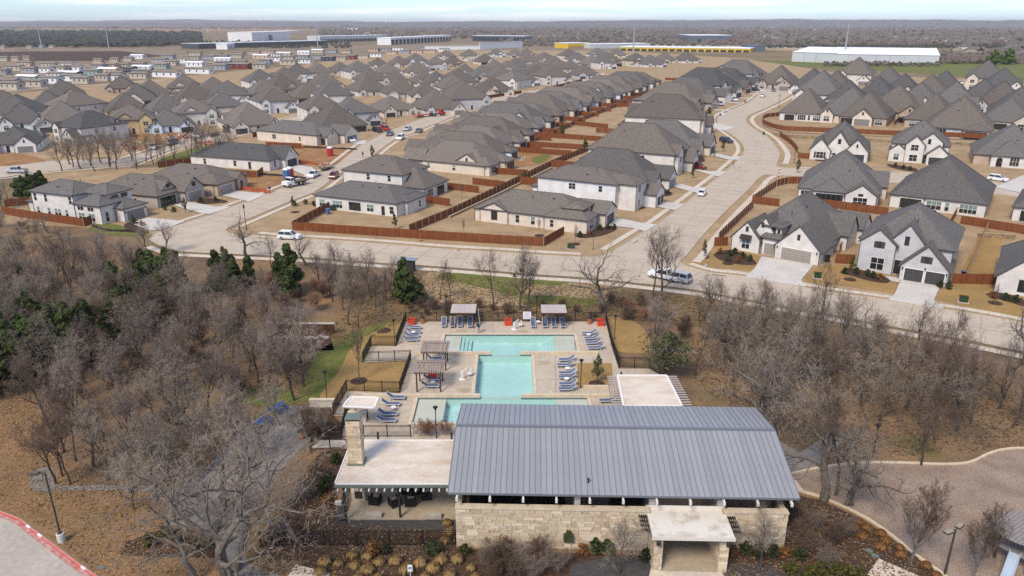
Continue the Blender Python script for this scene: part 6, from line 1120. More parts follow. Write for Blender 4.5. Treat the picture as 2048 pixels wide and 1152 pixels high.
# ------------------------------------------------------------------ pergolas, cabanas
def pergola(fr, bk, feet, zt, label, solid, nx, ny):
    FL, FR, BL, BR = [G(*p, zt) for p in (*fr, *bk)]; t = thing('pergola', label, 'pergola', (FL.x, FL.y, 0)); O_ = Vector((FL.x, FL.y, 0)); wd = FR.x - FL.x; dp = BL.y - FL.y
    for x in (.35, wd - .35):
        for y in (.3, dp - .3): b = MB(); b.box(-.085, -.085, .06, .085, .085, zt - .2); ob('post', b.mesh('post', 'dark_wood'), t, (x, y, 0))
    for y in (.3, dp - .3): b = MB(); b.box(0, -.05, zt - .34, wd, .05, zt - .12); ob('beam', b.mesh('beam', 'dark_wood'), t, (0, y, 0))
    for x in (.35, wd - .35): b = MB(); b.box(-.05, 0, zt - .33, .05, dp, zt - .13); ob('beam', b.mesh('beam', 'dark_wood'), t, (x, 0, 0))
    if solid:
        n = 12; b = MB(); b.box(0, 0, zt - .08, wd, dp / n - .03, zt)
        me = b.mesh('roof_slat', 'canopy_grey')
        for k in range(n): ob('roof_slat', me, t, (0, k * dp / n, 0))
        b = MB(); b.box(0, -.04, zt - .16, wd, .0, zt + .02); ob('fascia', b.mesh('fascia', 'dark_wood'), t)
    else:
        b = MB(); b.box(-.07, -.1, zt - .12, .07, dp + .1, zt); me = b.mesh('roof_slat', 'pergola_top'); b = MB(); b.box(-.1, -.05, zt, wd + .1, .05, zt + .07); me2 = b.mesh('roof_batten', 'pergola_top')
        for k in range(nx): ob('roof_slat', me, t, (.1 + k * (wd - .2) / (nx - 1), 0, 0))
        for k in range(ny): ob('roof_batten', me2, t, (0, .12 + k * (dp - .24) / (ny - 1), 0))
pergola([(841, 704), (895, 704)], [(847, 682), (900, 682)], None, 2.85, 'lattice pergola further from the clubhouse, left of the middle pool', False, 13, 8); pergola([(826, 745), (885, 745)], [(834, 720), (891, 720)], None, 2.85, 'lattice pergola nearer the clubhouse over the red planter', False, 13, 8)
pergola([(900.5, 626), (951, 626)], [(903.5, 608), (953, 608)], None, 2.6, 'grey-roofed shade shelter on the far deck, left of the lifeguard', True, 0, 0); pergola([(1083, 626), (1134, 626)], [(1084, 609), (1133, 609)], None, 2.6, 'grey-roofed shade shelter on the far deck by the white notice board', True, 0, 0)
# ------------------------------------------------------------------ loungers, tables, planters
mat('sling', (.085, .105, .165), .8, (.105, .125, .19), scale=3); mat('frame_light', (.52, .54, .57), .5)
def proto_lounger(up):
    t = thing('sun_lounger', 'x', 'sun lounger'); L0, L1 = -1.0, .35; a = R(up); bx, bz = L1 + .78 * math.cos(a), .36 + .78 * math.sin(a)
    b = MB(); b.quad((L0, -.29, .36), (L1, -.29, .36), (L1, .29, .36), (L0, .29, .36)); b.quad((L0, .29, .345), (L1, .29, .345), (L1, -.29, .345), (L0, -.29, .345)); ob('seat', b.mesh('seat', 'sling'), t)
    b = MB(); b.quad((L1, -.29, .36), (bx, -.29, bz), (bx, .29, bz), (L1, .29, .36)); b.quad((L1 + .01, .29, .35), (bx + .01, .29, bz - .01), (bx + .01, -.29, bz - .01), (L1 + .01, -.29, .35)); ob('backrest', b.mesh('backrest', 'sling'), t)
    b = MB()
    for y in (-.32, .32): b.bar((L0, y, .34), (L1, y, .34), .06); b.bar((L1, y, .35), (bx, y, bz), .05)
    b.bar((L0, -.32, .34), (L0, .32, .34), .06); b.bar((bx, -.32, bz), (bx, .32, bz), .05); ob('frame', b.mesh('frame', 'frame_light'), t)
    b = MB(); b.bar((0, 0, 0), (0, 0, .34), .05); lg = b.mesh('leg', 'frame_light')
    for x in (L0 + .15, L1 + .25):
        for y in (-.3, .3): ob('leg', lg, t, (x, y, 0))
    return t
LP_ = {30: proto_lounger(38), 70: proto_lounger(62)}; USED = {30: False, 70: False}
def lounger(px, ang, label, up=30):
    loc = G(*px) + Vector((0, 0, .065))
    if not USED[up]: o = LP_[up]; USED[up] = True; o.location = loc; o.rotation_euler = (0, 0, R(ang)); o['label'] = label; o['group'] = 'navy sling sun loungers on the pool deck'
    else: o = copy_tree(LP_[up], None, loc, R(ang), label, 'navy sling sun loungers on the pool deck')
    o.scale = (1.1,) * 3
for i, (px, a) in enumerate([((828, 659), 178), ((827, 668), 180), ((823, 676), 181), ((821, 684), 183)]): lounger(px, a, 'navy sun lounger left of the upper pool, ' + ORD[i] + ' from the far railing')
for i, (px, a) in enumerate([((1178, 671), 2), ((1183, 681), 2), ((1186, 690), 1), ((1191, 700), 0)]): lounger(px, a, 'navy sun lounger right of the upper pool, ' + ORD[i] + ' from the far railing')
for i, (px, a) in enumerate([((1133, 724), 6), ((1130, 735), 0), ((1134, 751), 3), ((1134, 759), 3), ((1135, 773), 4), ((1134, 783), 2)]): lounger(px, a, 'navy sun lounger right of the middle pool, ' + ORD[i] + ' from the coping above')
for i, (px, a) in enumerate([((792, 800), 178), ((782, 813), 180), ((776, 833), 181), ((773, 846), 182)]): lounger(px, a, 'navy sun lounger left of the lower pool, ' + ORD[i] + ' from the coping above')
lounger((864, 763), 180, 'navy sun lounger under the near pergola, beside the red planter'); lounger((860, 777), 182, 'navy sun lounger under the front edge of the near pergola'); lounger((868, 722), 180, 'dark sun lounger beneath the far pergola'); lounger((1216, 806), 4, 'navy sun lounger behind the metal roof edge at the right')
for px, l in (((888, 652), 'upright navy lounger left of the left shelter'), ((905, 652), 'upright navy lounger behind the left shelter post'), ((920, 652), 'upright navy lounger in the middle of the left shelter'), ((940, 652), 'upright navy lounger at the right of the left shelter'), ((1066, 653), 'upright navy lounger left of the right shelter'), ((1090, 653), 'upright navy lounger at the left of the right shelter'), ((1107, 653), 'upright navy lounger in the middle of the right shelter'), ((1125, 653), 'upright navy lounger at the right of the right shelter')): lounger(px, 92, l, 70)
mat('table_white', (.72, .72, .70), .5)
b = MB(); b.lathe([(.27, .44), (.3, .46), (.3, .48), (.27, .49)], 16); TT = b.mesh('table_top', 'table_white'); b = MB(); b.bar((.2, 0, 0), (.17, 0, .45), .035); TLG = b.mesh('leg', 'frame_light')
for px, l in (((827, 671), 'small white round table among the upper left loungers'), ((866, 772), 'small white round table under the near pergola'), ((787, 823), 'small white round table between the lower left loungers'), ((1135, 744), 'small white round table, upper one right of the middle pool'), ((1133, 765), 'small white round table, lower one right of the middle pool'), ((1177, 676), 'small white round table by the upper right loungers'), ((1076, 650), 'small white round table beside the right shelter')):
    t = thing('round_table', l, 'table', G(*px) + Vector((0, 0, .06)), 0, 'small white tables on the pool deck'); ob('table_top', TT, t); t.scale = (1.15,) * 3
    for k in range(4): ob('leg', TLG, t, rz=k * math.pi / 2 + .4)
paint('planter_red', (.60, .055, .02)); mat('soil', (.12, .05, .03), .9)
for px, l in (((823, 649), 'red square planter in the far left deck corner'), ((1016, 650), 'red square planter in front of the far railing, near the middle'), ((1201, 651), 'red square planter in the far right deck corner'), ((866, 757), 'red square planter beneath the near pergola')):
    t = thing('red_planter', l, 'planter', G(*px) + Vector((0, 0, .06))); b = MB(); b.v = [(-.48, -.48, 0), (.48, -.48, 0), (.48, .48, 0), (-.48, .48, 0), (-.58, -.58, .85), (.58, -.58, .85), (.58, .58, .85), (-.58, .58, .85), (-.5, -.5, .85), (.5, -.5, .85), (.5, .5, .85), (-.5, .5, .85), (-.5, -.5, .62), (.5, -.5, .62), (.5, .5, .62), (-.5, .5, .62)]
    for k in range(4): j = (k + 1) % 4; b.face((k, j, 4 + j, 4 + k)); b.face((4 + k, 4 + j, 8 + j, 8 + k)); b.face((8 + k, 8 + j, 12 + j, 12 + k))
    ob('box', b.mesh('box', 'planter_red'), t); b = MB(); b.quad((-.5, -.5, .63), (.5, -.5, .63), (.5, .5, .63), (-.5, .5, .63)); ob('soil', b.mesh('soil', 'soil'), t)
mat('slat_orange', (.42, .17, .06), .7)
for px, l in (((845, 647), 'slatted orange litter bin by the left red planter'), ((1179, 648), 'slatted orange litter bin by the right red planter')):
    t = thing('litter_bin', l, 'bin', G(*px) + Vector((0, 0, .06))); b = MB(); b.lathe([(.3, 0), (.3, .9)], 12); ob('body', b.mesh('body', 'black_iron'), t); b = MB(); b.box(.31, -.06, .05, .34, .06, .85); sl = b.mesh('slat', 'slat_orange')
    for k in range(12): ob('slat', sl, t, rz=k * math.pi / 6)
    b = MB(); b.lathe([(.36, .9), (.36, 1.0), (.2, 1.25), (.02, 1.3)], 12); ob('lid', b.mesh('lid', 'black_iron'), t)
t = thing('notice_board', 'white notice board with faint lilac lines hung on the far railing', 'sign', G(1054, 643.5) + Vector((0, -.12, .06))); b = MB(); b.box(-.62, -.03, .45, .62, .0, 1.65); ob('board', b.mesh('board', 'table_white'), t); mat('lilac', (.50, .42, .58), .7); b = MB()
for k in range(7): b.box(-.5, -.034, .58 + k * .14, .5 - .12 * (k % 3), -.03, .64 + k * .14)
ob('text_lines', b.mesh('text_lines', 'lilac'), t)
for px, l in (((924, 760), 'white pool lift chair left of the middle pool'), ((1028, 660), 'white pool lift chair at the edge of the upper pool')):
    t = thing('pool_lift', l, 'pool lift', G(*px) + Vector((0, 0, .06)), R(20)); b = MB(); b.box(-.35, -.3, 0, .35, .3, .12); b.box(-.12, -.12, .12, .12, .12, 1.1); ob('base', b.mesh('base', 'table_white'), t); b = MB(); b.bar((0, 0, 1.05), (.9, .4, 1.35), .1); b.bar((.9, .4, 1.35), (1.1, .5, .5), .06); ob('arm', b.mesh('arm', 'table_white'), t); b = MB(); b.box(.85, .25, .42, 1.35, .75, .5); b.box(1.3, .25, .5, 1.38, .75, 1.05); ob('seat', b.mesh('seat', 'table_white'), t)
for px, l in (((928, 782), 'tan sand drain disc beside the middle pool, left'), ((1087, 726), 'tan disc set in the deck right of the middle pool'), ((923, 663), 'tan folded cover at the edge of the upper pool'), ((1043, 664), 'tan folded cover by the pool lift')):
    b = MB(); b.lathe([(.75, 0), (.75, .02), (.6, .05), (.02, .07)], 16); ob('deck_disc', b.mesh('deck_disc', 'patio_floor'), None, G(*px) + Vector((0, 0, .064)), label=l, category='cover', scale=(1.2, .7, 1))
# handrails of the pool steps
for px, l in (((941, 793), 'steel handrail at the left end of the middle pool'), ((1078, 714), 'steel handrail right of the middle pool'), ((1080, 793), 'steel handrail at the lower right of the middle pool'), ((905, 838), 'steel handrail standing in the lower pool')): b = MB(); b.tube([(0, 0, -.1), (0, 0, .75), (.12, 0, .85), (.5, .1, .8), (.62, .1, .6), (.62, .1, -.4)], .025, 6); ob('handrail', b.mesh('handrail', 'frame_light'), None, G(*px) + Vector((0, 0, .06)), label=l, category='handrail')
# garden lamps on the pool side
b = MB(); b.lathe([(.1, 0), (.1, .2), (.055, .25), (.05, 3.6)], 8); GP = b.mesh('lamp_pole', 'black_iron'); b = MB(); b.lathe([(.1, 3.6), (.2, 3.98)], 8); GG = b.mesh('lamp_glass', 'glass'); b = MB(); b.lathe([(.3, 3.98), (.3, 4.05), (.05, 4.15)], 10); GC = b.mesh('lamp_cap', 'black_iron')
for px, top, l in (((894, 642), 590, 'black garden lamp behind the left shelter'), ((1073, 641), 591, 'black garden lamp behind the notice board'), ((1229, 678), 630, 'black garden lamp outside the right railing'), ((1161, 777), 718, 'black garden lamp in the golden lawn bed'), ((873, 876), 812, 'black garden lamp beside the lower pool and red twigs'), ((790, 692), 638, 'black garden lamp at the bend of the left railing'), ((654, 798), 741, 'black garden lamp on the slope left of the railing'), ((1745, 915), 847, 'black garden lamp by the playground kerb')):
    h = up_to(px[0], px[1], top); t = thing('garden_lamp', l, 'lamp post', G(*px), 0, None); ob('pole', GP, t); ob('lamp_glass', GG, t); ob('lamp_cap', GC, t); k = h / 4.15; t.scale = (min(1.1, k),) * 2 + (k,)
# car park lamp and playground lamp
A = G(124, 1083); h = up_to(124, 1083, 946); t = thing('parking_lamp', 'bronze parking lamp on a round concrete base beside red kerb', 'lamp post', A); b = MB(); b.lathe([(.34, 0), (.34, .85), (.3, .9)], 16); ob('base', b.mesh('base', 'drive_concrete'), t); b = MB(); b.lathe([(.22, .9), (.22, .95), (.085, .97), (.07, h)], 8); ob('pole', b.mesh('pole', 'fascia'), t); b = MB(); b.bar((.05, 0, h), (-.5, -.1, h + .02), .09); b.box(-1.25, -.35, h - .02, -.45, .12, h + .1); ob('lamp_head', b.mesh('lamp_head', 'gutter'), t); b = MB(); b.box(-1.2, -.3, h + .1, -.5, .08, h + .13); ob('lamp_top', b.mesh('lamp_top', 'bark_grey'), t)
A = G(1889, 1150); h = up_to(1889, 1150, 1060); t = thing('parking_lamp', 'bronze twin-headed lamp post beside the playground kerb', 'lamp post', A); b = MB(); b.lathe([(.11, 0), (.07, h)], 8); ob('pole', b.mesh('pole', 'fascia'), t)
for sx, sy in ((-.9, -.4), (.7, .55)): b = MB(); b.bar((0, 0, h), (sx * .5, sy * .5, h + .05), .08); M = Matrix.Translation((sx * .8, sy * .8, h + .06)) @ Matrix.Rotation(math.atan2(sy, sx), 4, 'Z'); b.box(-.42, -.22, -.06, .42, .22, .06, 0, M); b.box(-.38, -.19, .06, .38, .19, .085, 1, M); ob('lamp_head', b.mesh('lamp_head', ['gutter', 'garage_taupe']), t)
# accessible parking sign
A = G(822, 1168); t = thing('parking_sign', 'white accessible parking sign with blue wheelchair symbol', 'sign', A); b = MB(); b.box(-.03, -.03, 0, .03, .03, 1.5); ob('post', b.mesh('post', 'frame_light'), t); b = MB(); b.box(-.19, -.05, 1.3, .19, -.03, 1.95); ob('plate', b.mesh('plate', 'table_white'), t); mat('sign_blue', (.03, .10, .30), .5); b = MB(); b.box(-.12, -.056, 1.5, .12, -.05, 1.74); ob('blue_field', b.mesh('blue_field', 'sign_blue'), t)
b = MB(); b.tube([(.05 * math.cos(a) - .005, -.062, 1.57 + .05 * math.sin(a)) for a in [i * .55 - 2.6 for i in range(9)]], .009, 4); b.bar((-.01, -.062, 1.69), (-.01, -.062, 1.59), .022); b.bar((-.01, -.062, 1.6), (.05, -.062, 1.6), .02); b.bar((.05, -.062, 1.6), (.07, -.062, 1.53), .02); b.lathe([(.018, 1.7), (.018, 1.73)], 8, -.01, -.062); ob('wheelchair_symbol', b.mesh('wheelchair_symbol', 'table_white'), t)
# ------------------------------------------------------------------ picnic tables, play tower, culvert
def picnic(px, a, label):
    t = thing('picnic_table', label, 'picnic table', G(*px), R(a)); b = MB(); 
    for k in range(4): b.box(-.9, -.36 + k * .185, .7, .9, -.36 + k * .185 + .165, .75)
    ob('table_top', b.mesh('table_top', 'picnic_blue'), t)
    for sy in (-.85, .62): b = MB(); b.box(-.9, sy, .42, .9, sy + .23, .46); ob('seat', b.mesh('seat', 'picnic_blue'), t)
    for sx in (-.65, .65): b = MB(); b.bar((sx, -.7, 0), (sx, -.2, .7), .06); b.bar((sx, .7, 0), (sx, .2, .7), .06); b.bar((sx, -.8, .38), (sx, .8, .38), .05); ob('leg_frame', b.mesh('leg_frame', 'black_iron'), t)
paint('picnic_blue', (.012, .075, .33)); picnic((558, 822), 62, 'bright blue picnic table at the head of the gravel path'); picnic((528, 852), 62, 'second blue picnic table half hidden by oak branches')
t = thing('litter_bin', 'rusty red litter bin beside the gravel path shrubs', 'bin', G(603, 878)); b = MB(); b.lathe([(.3, 0), (.32, .95)], 12); ob('body', b.mesh('body', 'debris_orange'), t); b = MB(); b.lathe([(.36, .95), (.3, 1.1), (.05, 1.15)], 12); ob('lid', b.mesh('lid', 'black_iron'), t)
mat('grey_timber', (.27, .245, .225), .9, (.19, .17, .155), scale=2, stretch=(1, 6, 1)); mat('slide_blue', (.36, .43, .52), .3); paint('plastic_yellow', (.55, .42, .06))
A = G(2036, 1118); t = thing('play_tower', 'weathered timber play tower with plank roof at the right edge', 'play tower', A, R(33)); hp = 3.0
for x in (-1.5, 1.5):
    for y in (-1.2, 1.2): b = MB(); b.lathe([(.11, 0), (.1, hp)], 8); ob('post', b.mesh('post', 'dark_wood'), t, (x, y, 0))
b = MB(); b.box(-1.6, -1.3, 1.3, 1.6, 1.3, 1.42); ob('platform', b.mesh('platform', 'grey_timber'), t)
for k in range(15): 
    y = -2.2 + k * .3; hw = 2.6 * math.sqrt(max(.1, 1 - (y / 2.5) ** 2)); b = MB(); b.box(-hw, y, hp, hw, y + .27, hp + .06); ob('roof_plank', b.mesh('roof_plank', 'grey_timber'), t)
for k in range(12): b = MB(); b.box(-.04, -.05, 1.42, .04, .05, 2.35); ob('rail_slat', b.mesh('rail_slat', 'dark_wood'), t, (-1.5 + k * .27, -1.25, 0))
for k in range(6): b = MB(); b.box(-.05, -.03, .5, .05, .03, 1.6); ob('rail_slat', b.mesh('rail_slat', 'plastic_yellow'), t, (.6 + k * .28, -1.32, 0))
b = MB(); pts = [(-1.6, -.2, 1.45), (-2.2, -.35, 1.2), (-3.4, -.65, .5), (-4.1, -.82, .28), (-4.5, -.92, .25)]
for i in range(4):
    a, c = Vector(pts[i]), Vector(pts[i + 1]); nn = Vector((-.22, .92, 0)).normalized() * .36; u = Vector((0, 0, .24)); b.poly([a - nn, c - nn, c + nn, a + nn]); b.poly([a - nn, a - nn + u, c - nn + u, c - nn]); b.poly([a + nn, c + nn, c + nn + u, a + nn + u]); b.poly([a - nn * 1.15 + u, c - nn * 1.15 + u, c - nn + u, a - nn + u]); b.poly([a + nn + u, c + nn + u, c + nn * 1.15 + u, a + nn * 1.15 + u]); b.poly([a - nn - Vector((0, 0, .02)), a + nn - Vector((0, 0, .02)), c + nn - Vector((0, 0, .02)), c - nn - Vector((0, 0, .02))])
ob('slide', b.mesh('slide', 'slide_blue'), t)
A = G(600, 676); t = thing('culvert_headwall', 'rusty creek headwall with pale rocks between the bare trees', 'culvert', A); b = MB(); b.box(-4.2, 1.6, -.03, 4.6, 2.0, 1.5); ob('headwall', b.mesh('headwall', 'leaf_rust'), t); mat('rust_wall', (.075, .032, .02), .9, (.12, .055, .035), scale=.8); t.children[0].data.materials[0] = MATS['rust_wall']; b = MB(); b.box(-4.3, 1.55, 1.5, 4.7, 2.05, 1.6); ob('wall_cap', b.mesh('wall_cap', 'light_stone'), t); r_ = random.Random(9)
for k in range(22): x = -3.6 + k * .36; b = MB(); s_ = r_.uniform(.18, .4); b.lathe([(.3 * s_, 0), (s_, .2 * s_), (.9 * s_, .8 * s_), (.3 * s_, 1.1 * s_)], 6); ob('rock', b.mesh('rock', 'debris_pale'), t, (x, r_.uniform(-.3, .5), 0), r_.uniform(0, 3))
patch('creek_bed', [(560, 655), (655, 655), (668, 700), (600, 704), (565, 690)], .0, 'rust_wall', 0)
for px in ((667, 1078),): pass
b = MB(); b.box(-.3, -.2, 0, .3, .2, .3); ob('ground_box', b.mesh('ground_box', 'drive_concrete'), None, G(677, 1008), label='pale square ground box in the bed left of the terrace', category='utility box')
for px, l in (((366, 1080), 'small dark floodlight box under the leaning oak'), ((1738, 1102), 'green valve lid on the slope, upper'), ((1750, 1112), 'green valve lid on the slope, lower'), ((203, 1136), 'round green valve lid beside the red kerb')):
    b = MB(); b.box(-.3, -.2, 0, .3, .2, .08 if px[0] != 366 else .3); ob('valve_lid' if px[0] != 366 else 'flood_lamp', b.mesh('valve_lid', 'copper_green' if px[0] != 366 else 'black_iron'), None, G(*px), R(-30), label=l, category='lid' if px[0] != 366 else 'lamp')
mat('wall_lamp_roof', (.22, .25, .32), .5)
t = thing('mailbox_kiosk', 'dark mailbox kiosk with blue-grey roof behind the round evergreen', 'kiosk', G(816, 541), R(-15)); b = MB(); b.box(-1.3, -.5, 0, 1.3, .5, 2.2); ob('box', b.mesh('box', 'porch_dark'), t); b = MB(); b.box(-1.7, -.8, 2.2, 1.7, .8, 2.36); ob('roof', b.mesh('roof', 'wall_lamp_roof'), t)
# ------------------------------------------------------------------ trees: limbs are tubes, twigs are thin blades; every tree is a thing of its own
def rv(r): 
    while True:
        v = Vector((r.uniform(-1, 1), r.uniform(-1, 1), r.uniform(-1, 1)))
        if .05 < v.length < 1: return v.normalized()
def blade(b, p, q, w):
    d = q - p; a = d.cross(Vector((.3, .7, .64)) if abs(d.z) > abs(d.x) else Vector((.1, .2, 1)))
    if a.length < 1e-5: return
    a = a.normalized() * w; n = len(b.v); b.v += [tuple(p - a), tuple(p + a), tuple(q)]; b.face((n, n + 1, n + 2))
def grow(seed, H=9.0, trunk=.3, tr=.16, nl=(5, 5, 6, 6), ratio=(.62, .58, .55, .55), spread=(.75, .85, .9, 1.0), crook=.22, rise=.18, tw=.014, lean=(0, 0), droop=0.0, multi=1):
    r = random.Random(seed); wood = MB(); crown = MB()
    def path(p, d, l, n, ck, ri):
        pts = [p.copy()]; d = d.copy()
        for i in range(n):
            d = (d + rv(r) * ck + Vector((0, 0, ri))).normalized(); p = p + d * (l / n); pts.append(p.copy())
        return pts, d
    def br(p, d, l, rad, lev):
        if lev >= 4:
            q = p + (d + rv(r) * .3).normalized() * l; blade(crown, p, q, tw * r.uniform(.7, 1.2))
            for _ in range(2): m = p.lerp(q, r.uniform(.25, .8)); blade(crown, m, m + (d + rv(r) * .8).normalized() * l * r.uniform(.4, .7), tw * .75)
            return
        n = (5, 5, 4, 3)[lev]; pts, de = path(p, d, l, n, crook * (1 + .35 * lev), (rise if lev else .05) - droop * lev)
        rr = [rad * (1 - .62 * i / n) for i in range(n + 1)]
        if lev == 3:
            for i in range(n): blade(crown, pts[i], pts[i + 1], max(tw * 1.3, rr[i])); 
        else: wood.tube(pts, rr, (8, 5, 4)[lev], 0, lev == 0)
        k = nl[lev]; t0 = trunk if lev == 0 else .22
        for i in range(k):
            t = t0 + (1 - t0) * (i + r.uniform(.2, .9)) / k; f = t * n; j = min(int(f), n - 1); bp = pts[j].lerp(pts[j + 1], f - j); bd = (pts[j + 1] - pts[j]).normalized()
            side = rv(r); side -= bd * side.dot(bd)
            if side.length < .1: continue
            side.normalize()
            if lev == 0: a = 2 * math.pi * (i * .618 + r.uniform(-.1, .1)); side = Vector((math.cos(a), math.sin(a), .05))
            nd = (bd * (1 - spread[lev] * .5) + side * spread[lev]).normalized(); nl_ = l * ratio[lev] * r.uniform(.7, 1.15) * (1.0 if lev else (1.25 - .5 * t))
            br(bp, nd, nl_, max(.012, rr[j] * .55), lev + 1)
        if lev < 3: br(pts[-1], de, l * ratio[lev] * .8, rr[-1] * .9, lev + 1)
    for m in range(multi):
        a = 6.283 * m / max(1, multi) + r.random(); d0 = Vector((lean[0], lean[1], 1)) + (Vector((math.cos(a), math.sin(a), 0)) * .35 if multi > 1 else Vector())
        br(Vector((.25 * math.cos(a), .25 * math.sin(a), -.1)) if multi > 1 else Vector((0, 0, -.1)), d0.normalized(), H * .62, tr * (1 if multi == 1 else .7), 0)
    return wood, crown, max(v[2] for v in crown.v)
KIND = {}
def reg(key, mw, mc, n, **kw):
    KIND[key] = []
    for i in range(n):
        wd, cr, top = grow(hash(key) % 1000 * 0 + sum(map(ord, key)) * 7 + i, **kw); KIND[key].append((wd.mesh('trunk', mw), cr.mesh('crown', mc), top))
reg('bare', 'bark_dark', 'twig_grey', 4, H=9.5, tr=.19, nl=(6, 6, 6, 4), crook=.26, rise=.2, tw=.019)
reg('mauve', 'bark_dark', 'twig_mauve', 4, H=9, tr=.17, nl=(6, 6, 6, 5), trunk=.28, crook=.2, rise=.26, spread=(.6, .75, .85, .9), tw=.016)
reg('oak', 'bark_grey', 'twig_grey', 3, H=10.5, trunk=.40, tr=.42, nl=(6, 5, 5, 4), ratio=(.78, .62, .58, .5), spread=(.95, .9, .95, 1), crook=.36, rise=.10, tw=.017)
reg('leaning', 'bark_grey', 'twig_grey', 2, H=10.5, trunk=.42, tr=.42, nl=(6, 5, 5, 4), ratio=(.8, .62, .58, .5), spread=(.95, .9, .95, 1), crook=.34, rise=.08, tw=.017, lean=(-.55, .1))
reg('slim', 'bark_dark', 'twig_brown', 3, H=9, trunk=.45, tr=.13, nl=(5, 5, 6, 5), ratio=(.5, .55, .55, .5), crook=.2, rise=.3, tw=.015)
reg('young', 'bark_grey', 'twig_brown', 2, H=6, trunk=.2, tr=.08, nl=(14, 6, 5, 4), ratio=(.55, .42, .5, .5), spread=(.62, .6, .7, .8), crook=.1, rise=.25, tw=.013)
reg('sapling', 'bark_grey', 'twig_brown', 2, H=3.4, trunk=.35, tr=.035, nl=(8, 4, 3, 2), ratio=(.42, .5, .5, .5), spread=(.5, .6, .7, .8), crook=.08, rise=.3, tw=.010)
reg('brush', 'twig_brown', 'twig_brown', 3, H=2.8, trunk=.1, tr=.03, nl=(6, 5, 5, 4), ratio=(.6, .6, .55, .5), crook=.25, rise=.2, tw=.012, multi=5)
reg('mauve_brush', 'twig_mauve', 'twig_mauve', 2, H=3.4, trunk=.1, tr=.035, nl=(6, 5, 5, 5), ratio=(.6, .6, .55, .5), crook=.25, rise=.2, tw=.012, multi=5)
reg('red_brush', 'twig_red', 'twig_red', 2, H=3.6, trunk=.1, tr=.035, nl=(6, 5, 5, 4), ratio=(.6, .6, .55, .5), crook=.2, rise=.25, tw=.012, multi=5)
def leafy(seed, m, H, W, n, lobes, size, base=.1, conic=.0, trunk_r=.14, wood='bark_dark'):
    r = random.Random(seed); b = MB(); L_ = []
    for i in range(lobes):
        t = (i + .5) / lobes; z = H * (base + (1 - base) * t); rad = W * (1 - conic * t) * (.55 + .45 * r.random()) * (math.sin(math.pi * min(.93, .22 + .72 * t)) if conic < .5 else 1); a = i * 2.4 + r.random(); L_.append((Vector((math.cos(a) * rad * .55, math.sin(a) * rad * .55, z)), max(.25, rad * .62), H * .42 / max(2, lobes ** .5)))
    for _ in range(n):
        c, rx, rzz = r.choice(L_); d = rv(r); f = r.random() ** .4; p = c + Vector((d.x * rx * f, d.y * rx * f, d.z * rzz * f)); 
        if p.z < .05: p.z = r.uniform(.05, .4)
        nrm = (d + rv(r) * .7).normalized(); u = nrm.cross(rv(r)); 
        if u.length < .1: continue
        u.normalize(); v = nrm.cross(u); s1 = size * r.uniform(.6, 1.3); s2 = s1 * r.uniform(.4, .8); b.poly([p - u * s1, p + v * s2, p + u * s1, p - v * s2])
    w_ = MB(); w_.tube([(0, 0, -.1), (.03, .02, H * .4), (0, 0, H * .8)], [trunk_r, trunk_r * .7, trunk_r * .25], 7)
    for c, rx, rzz in L_: w_.tube([(0, 0, max(.1, c.z * .6)), tuple(c)], [trunk_r * .4, trunk_r * .12], 4)
    return w_.mesh('trunk', wood), b.mesh('crown', m), H * 1.05
KIND['cedar'] = [leafy(i, 'leaf_cedar', 7.5, 2.6, 3800, 12, .30, .08, .62) for i in range(3)]
KIND['dark_oak'] = [leafy(20 + i, 'leaf_cedar', 6.5, 3.6, 4200, 12, .34, .2, .1, .2) for i in range(2)]
KIND['olive'] = [leafy(30 + i, 'leaf_olive', 6.0, 2.4, 3000, 10, .26, .1, .4) for i in range(2)]
KIND['live_oak'] = [leafy(44, 'leaf_live', 5.6, 4.6, 3400, 18, .15, .32, .1, .17)]
KIND['small_oak'] = [leafy(47, 'leaf_live', 4.2, 1.25, 900, 9, .13, .35, .2, .07)]
KIND['yard_tree'] = [leafy(48, 'leaf_olive', 3.4, .8, 420, 7, .14, .3, .3, .05)]
KIND['bright_tree'] = [leafy(52, 'leaf_bright', 15, 8.5, 2600, 14, .9, .12, .1, .4)]
KIND['shrub'] = [leafy(60 + i, 'leaf_shrub', 1.1, .8, 420, 7, .11, .1, 0, .03) for i in range(3)]
KIND['rust_shrub'] = [leafy(70 + i, 'leaf_rust', 1.0, .75, 320, 6, .10, .1, 0, .03) for i in range(2)]
KIND['cedar_bush'] = [leafy(80 + i, 'leaf_olive', 1.6, 1.1, 520, 7, .14, .1, 0, .04) for i in range(2)]
TN = [0]
def tree(kind, px, label, group=None, h=None, cat='tree', name=None, rz=None, k=1.0, loc=None):
    r = random.Random(TN[0] * 17 + 3); TN[0] += 1
    me = KIND[kind][r.randrange(len(KIND[kind]))]; A = loc if loc is not None else G(*px); s_ = (h / me[2]) if h else k * r.uniform(.85, 1.15)
    nm = name or {'bare': 'bare_tree', 'mauve': 'bare_tree', 'oak': 'bare_oak', 'leaning': 'bare_oak', 'slim': 'slim_tree', 'young': 'young_tree', 'sapling': 'sapling', 'brush': 'bare_bush', 'mauve_brush': 'bare_bush', 'red_brush': 'bare_bush', 'cedar': 'cedar_tree', 'dark_oak': 'evergreen_tree', 'olive': 'evergreen_tree', 'live_oak': 'live_oak', 'small_oak': 'live_oak', 'yard_tree': 'yard_tree', 'bright_tree': 'green_tree', 'shrub': 'shrub', 'rust_shrub': 'shrub', 'cedar_bush': 'shrub'}[kind]
    t = thing(nm, label, cat, A, rz if rz is not None else r.uniform(0, 6.28), group, None, (s_ * r.uniform(.9, 1.1), s_ * r.uniform(.9, 1.1), s_)); ob('trunk', me[0], t); ob('crown', me[1], t); return t
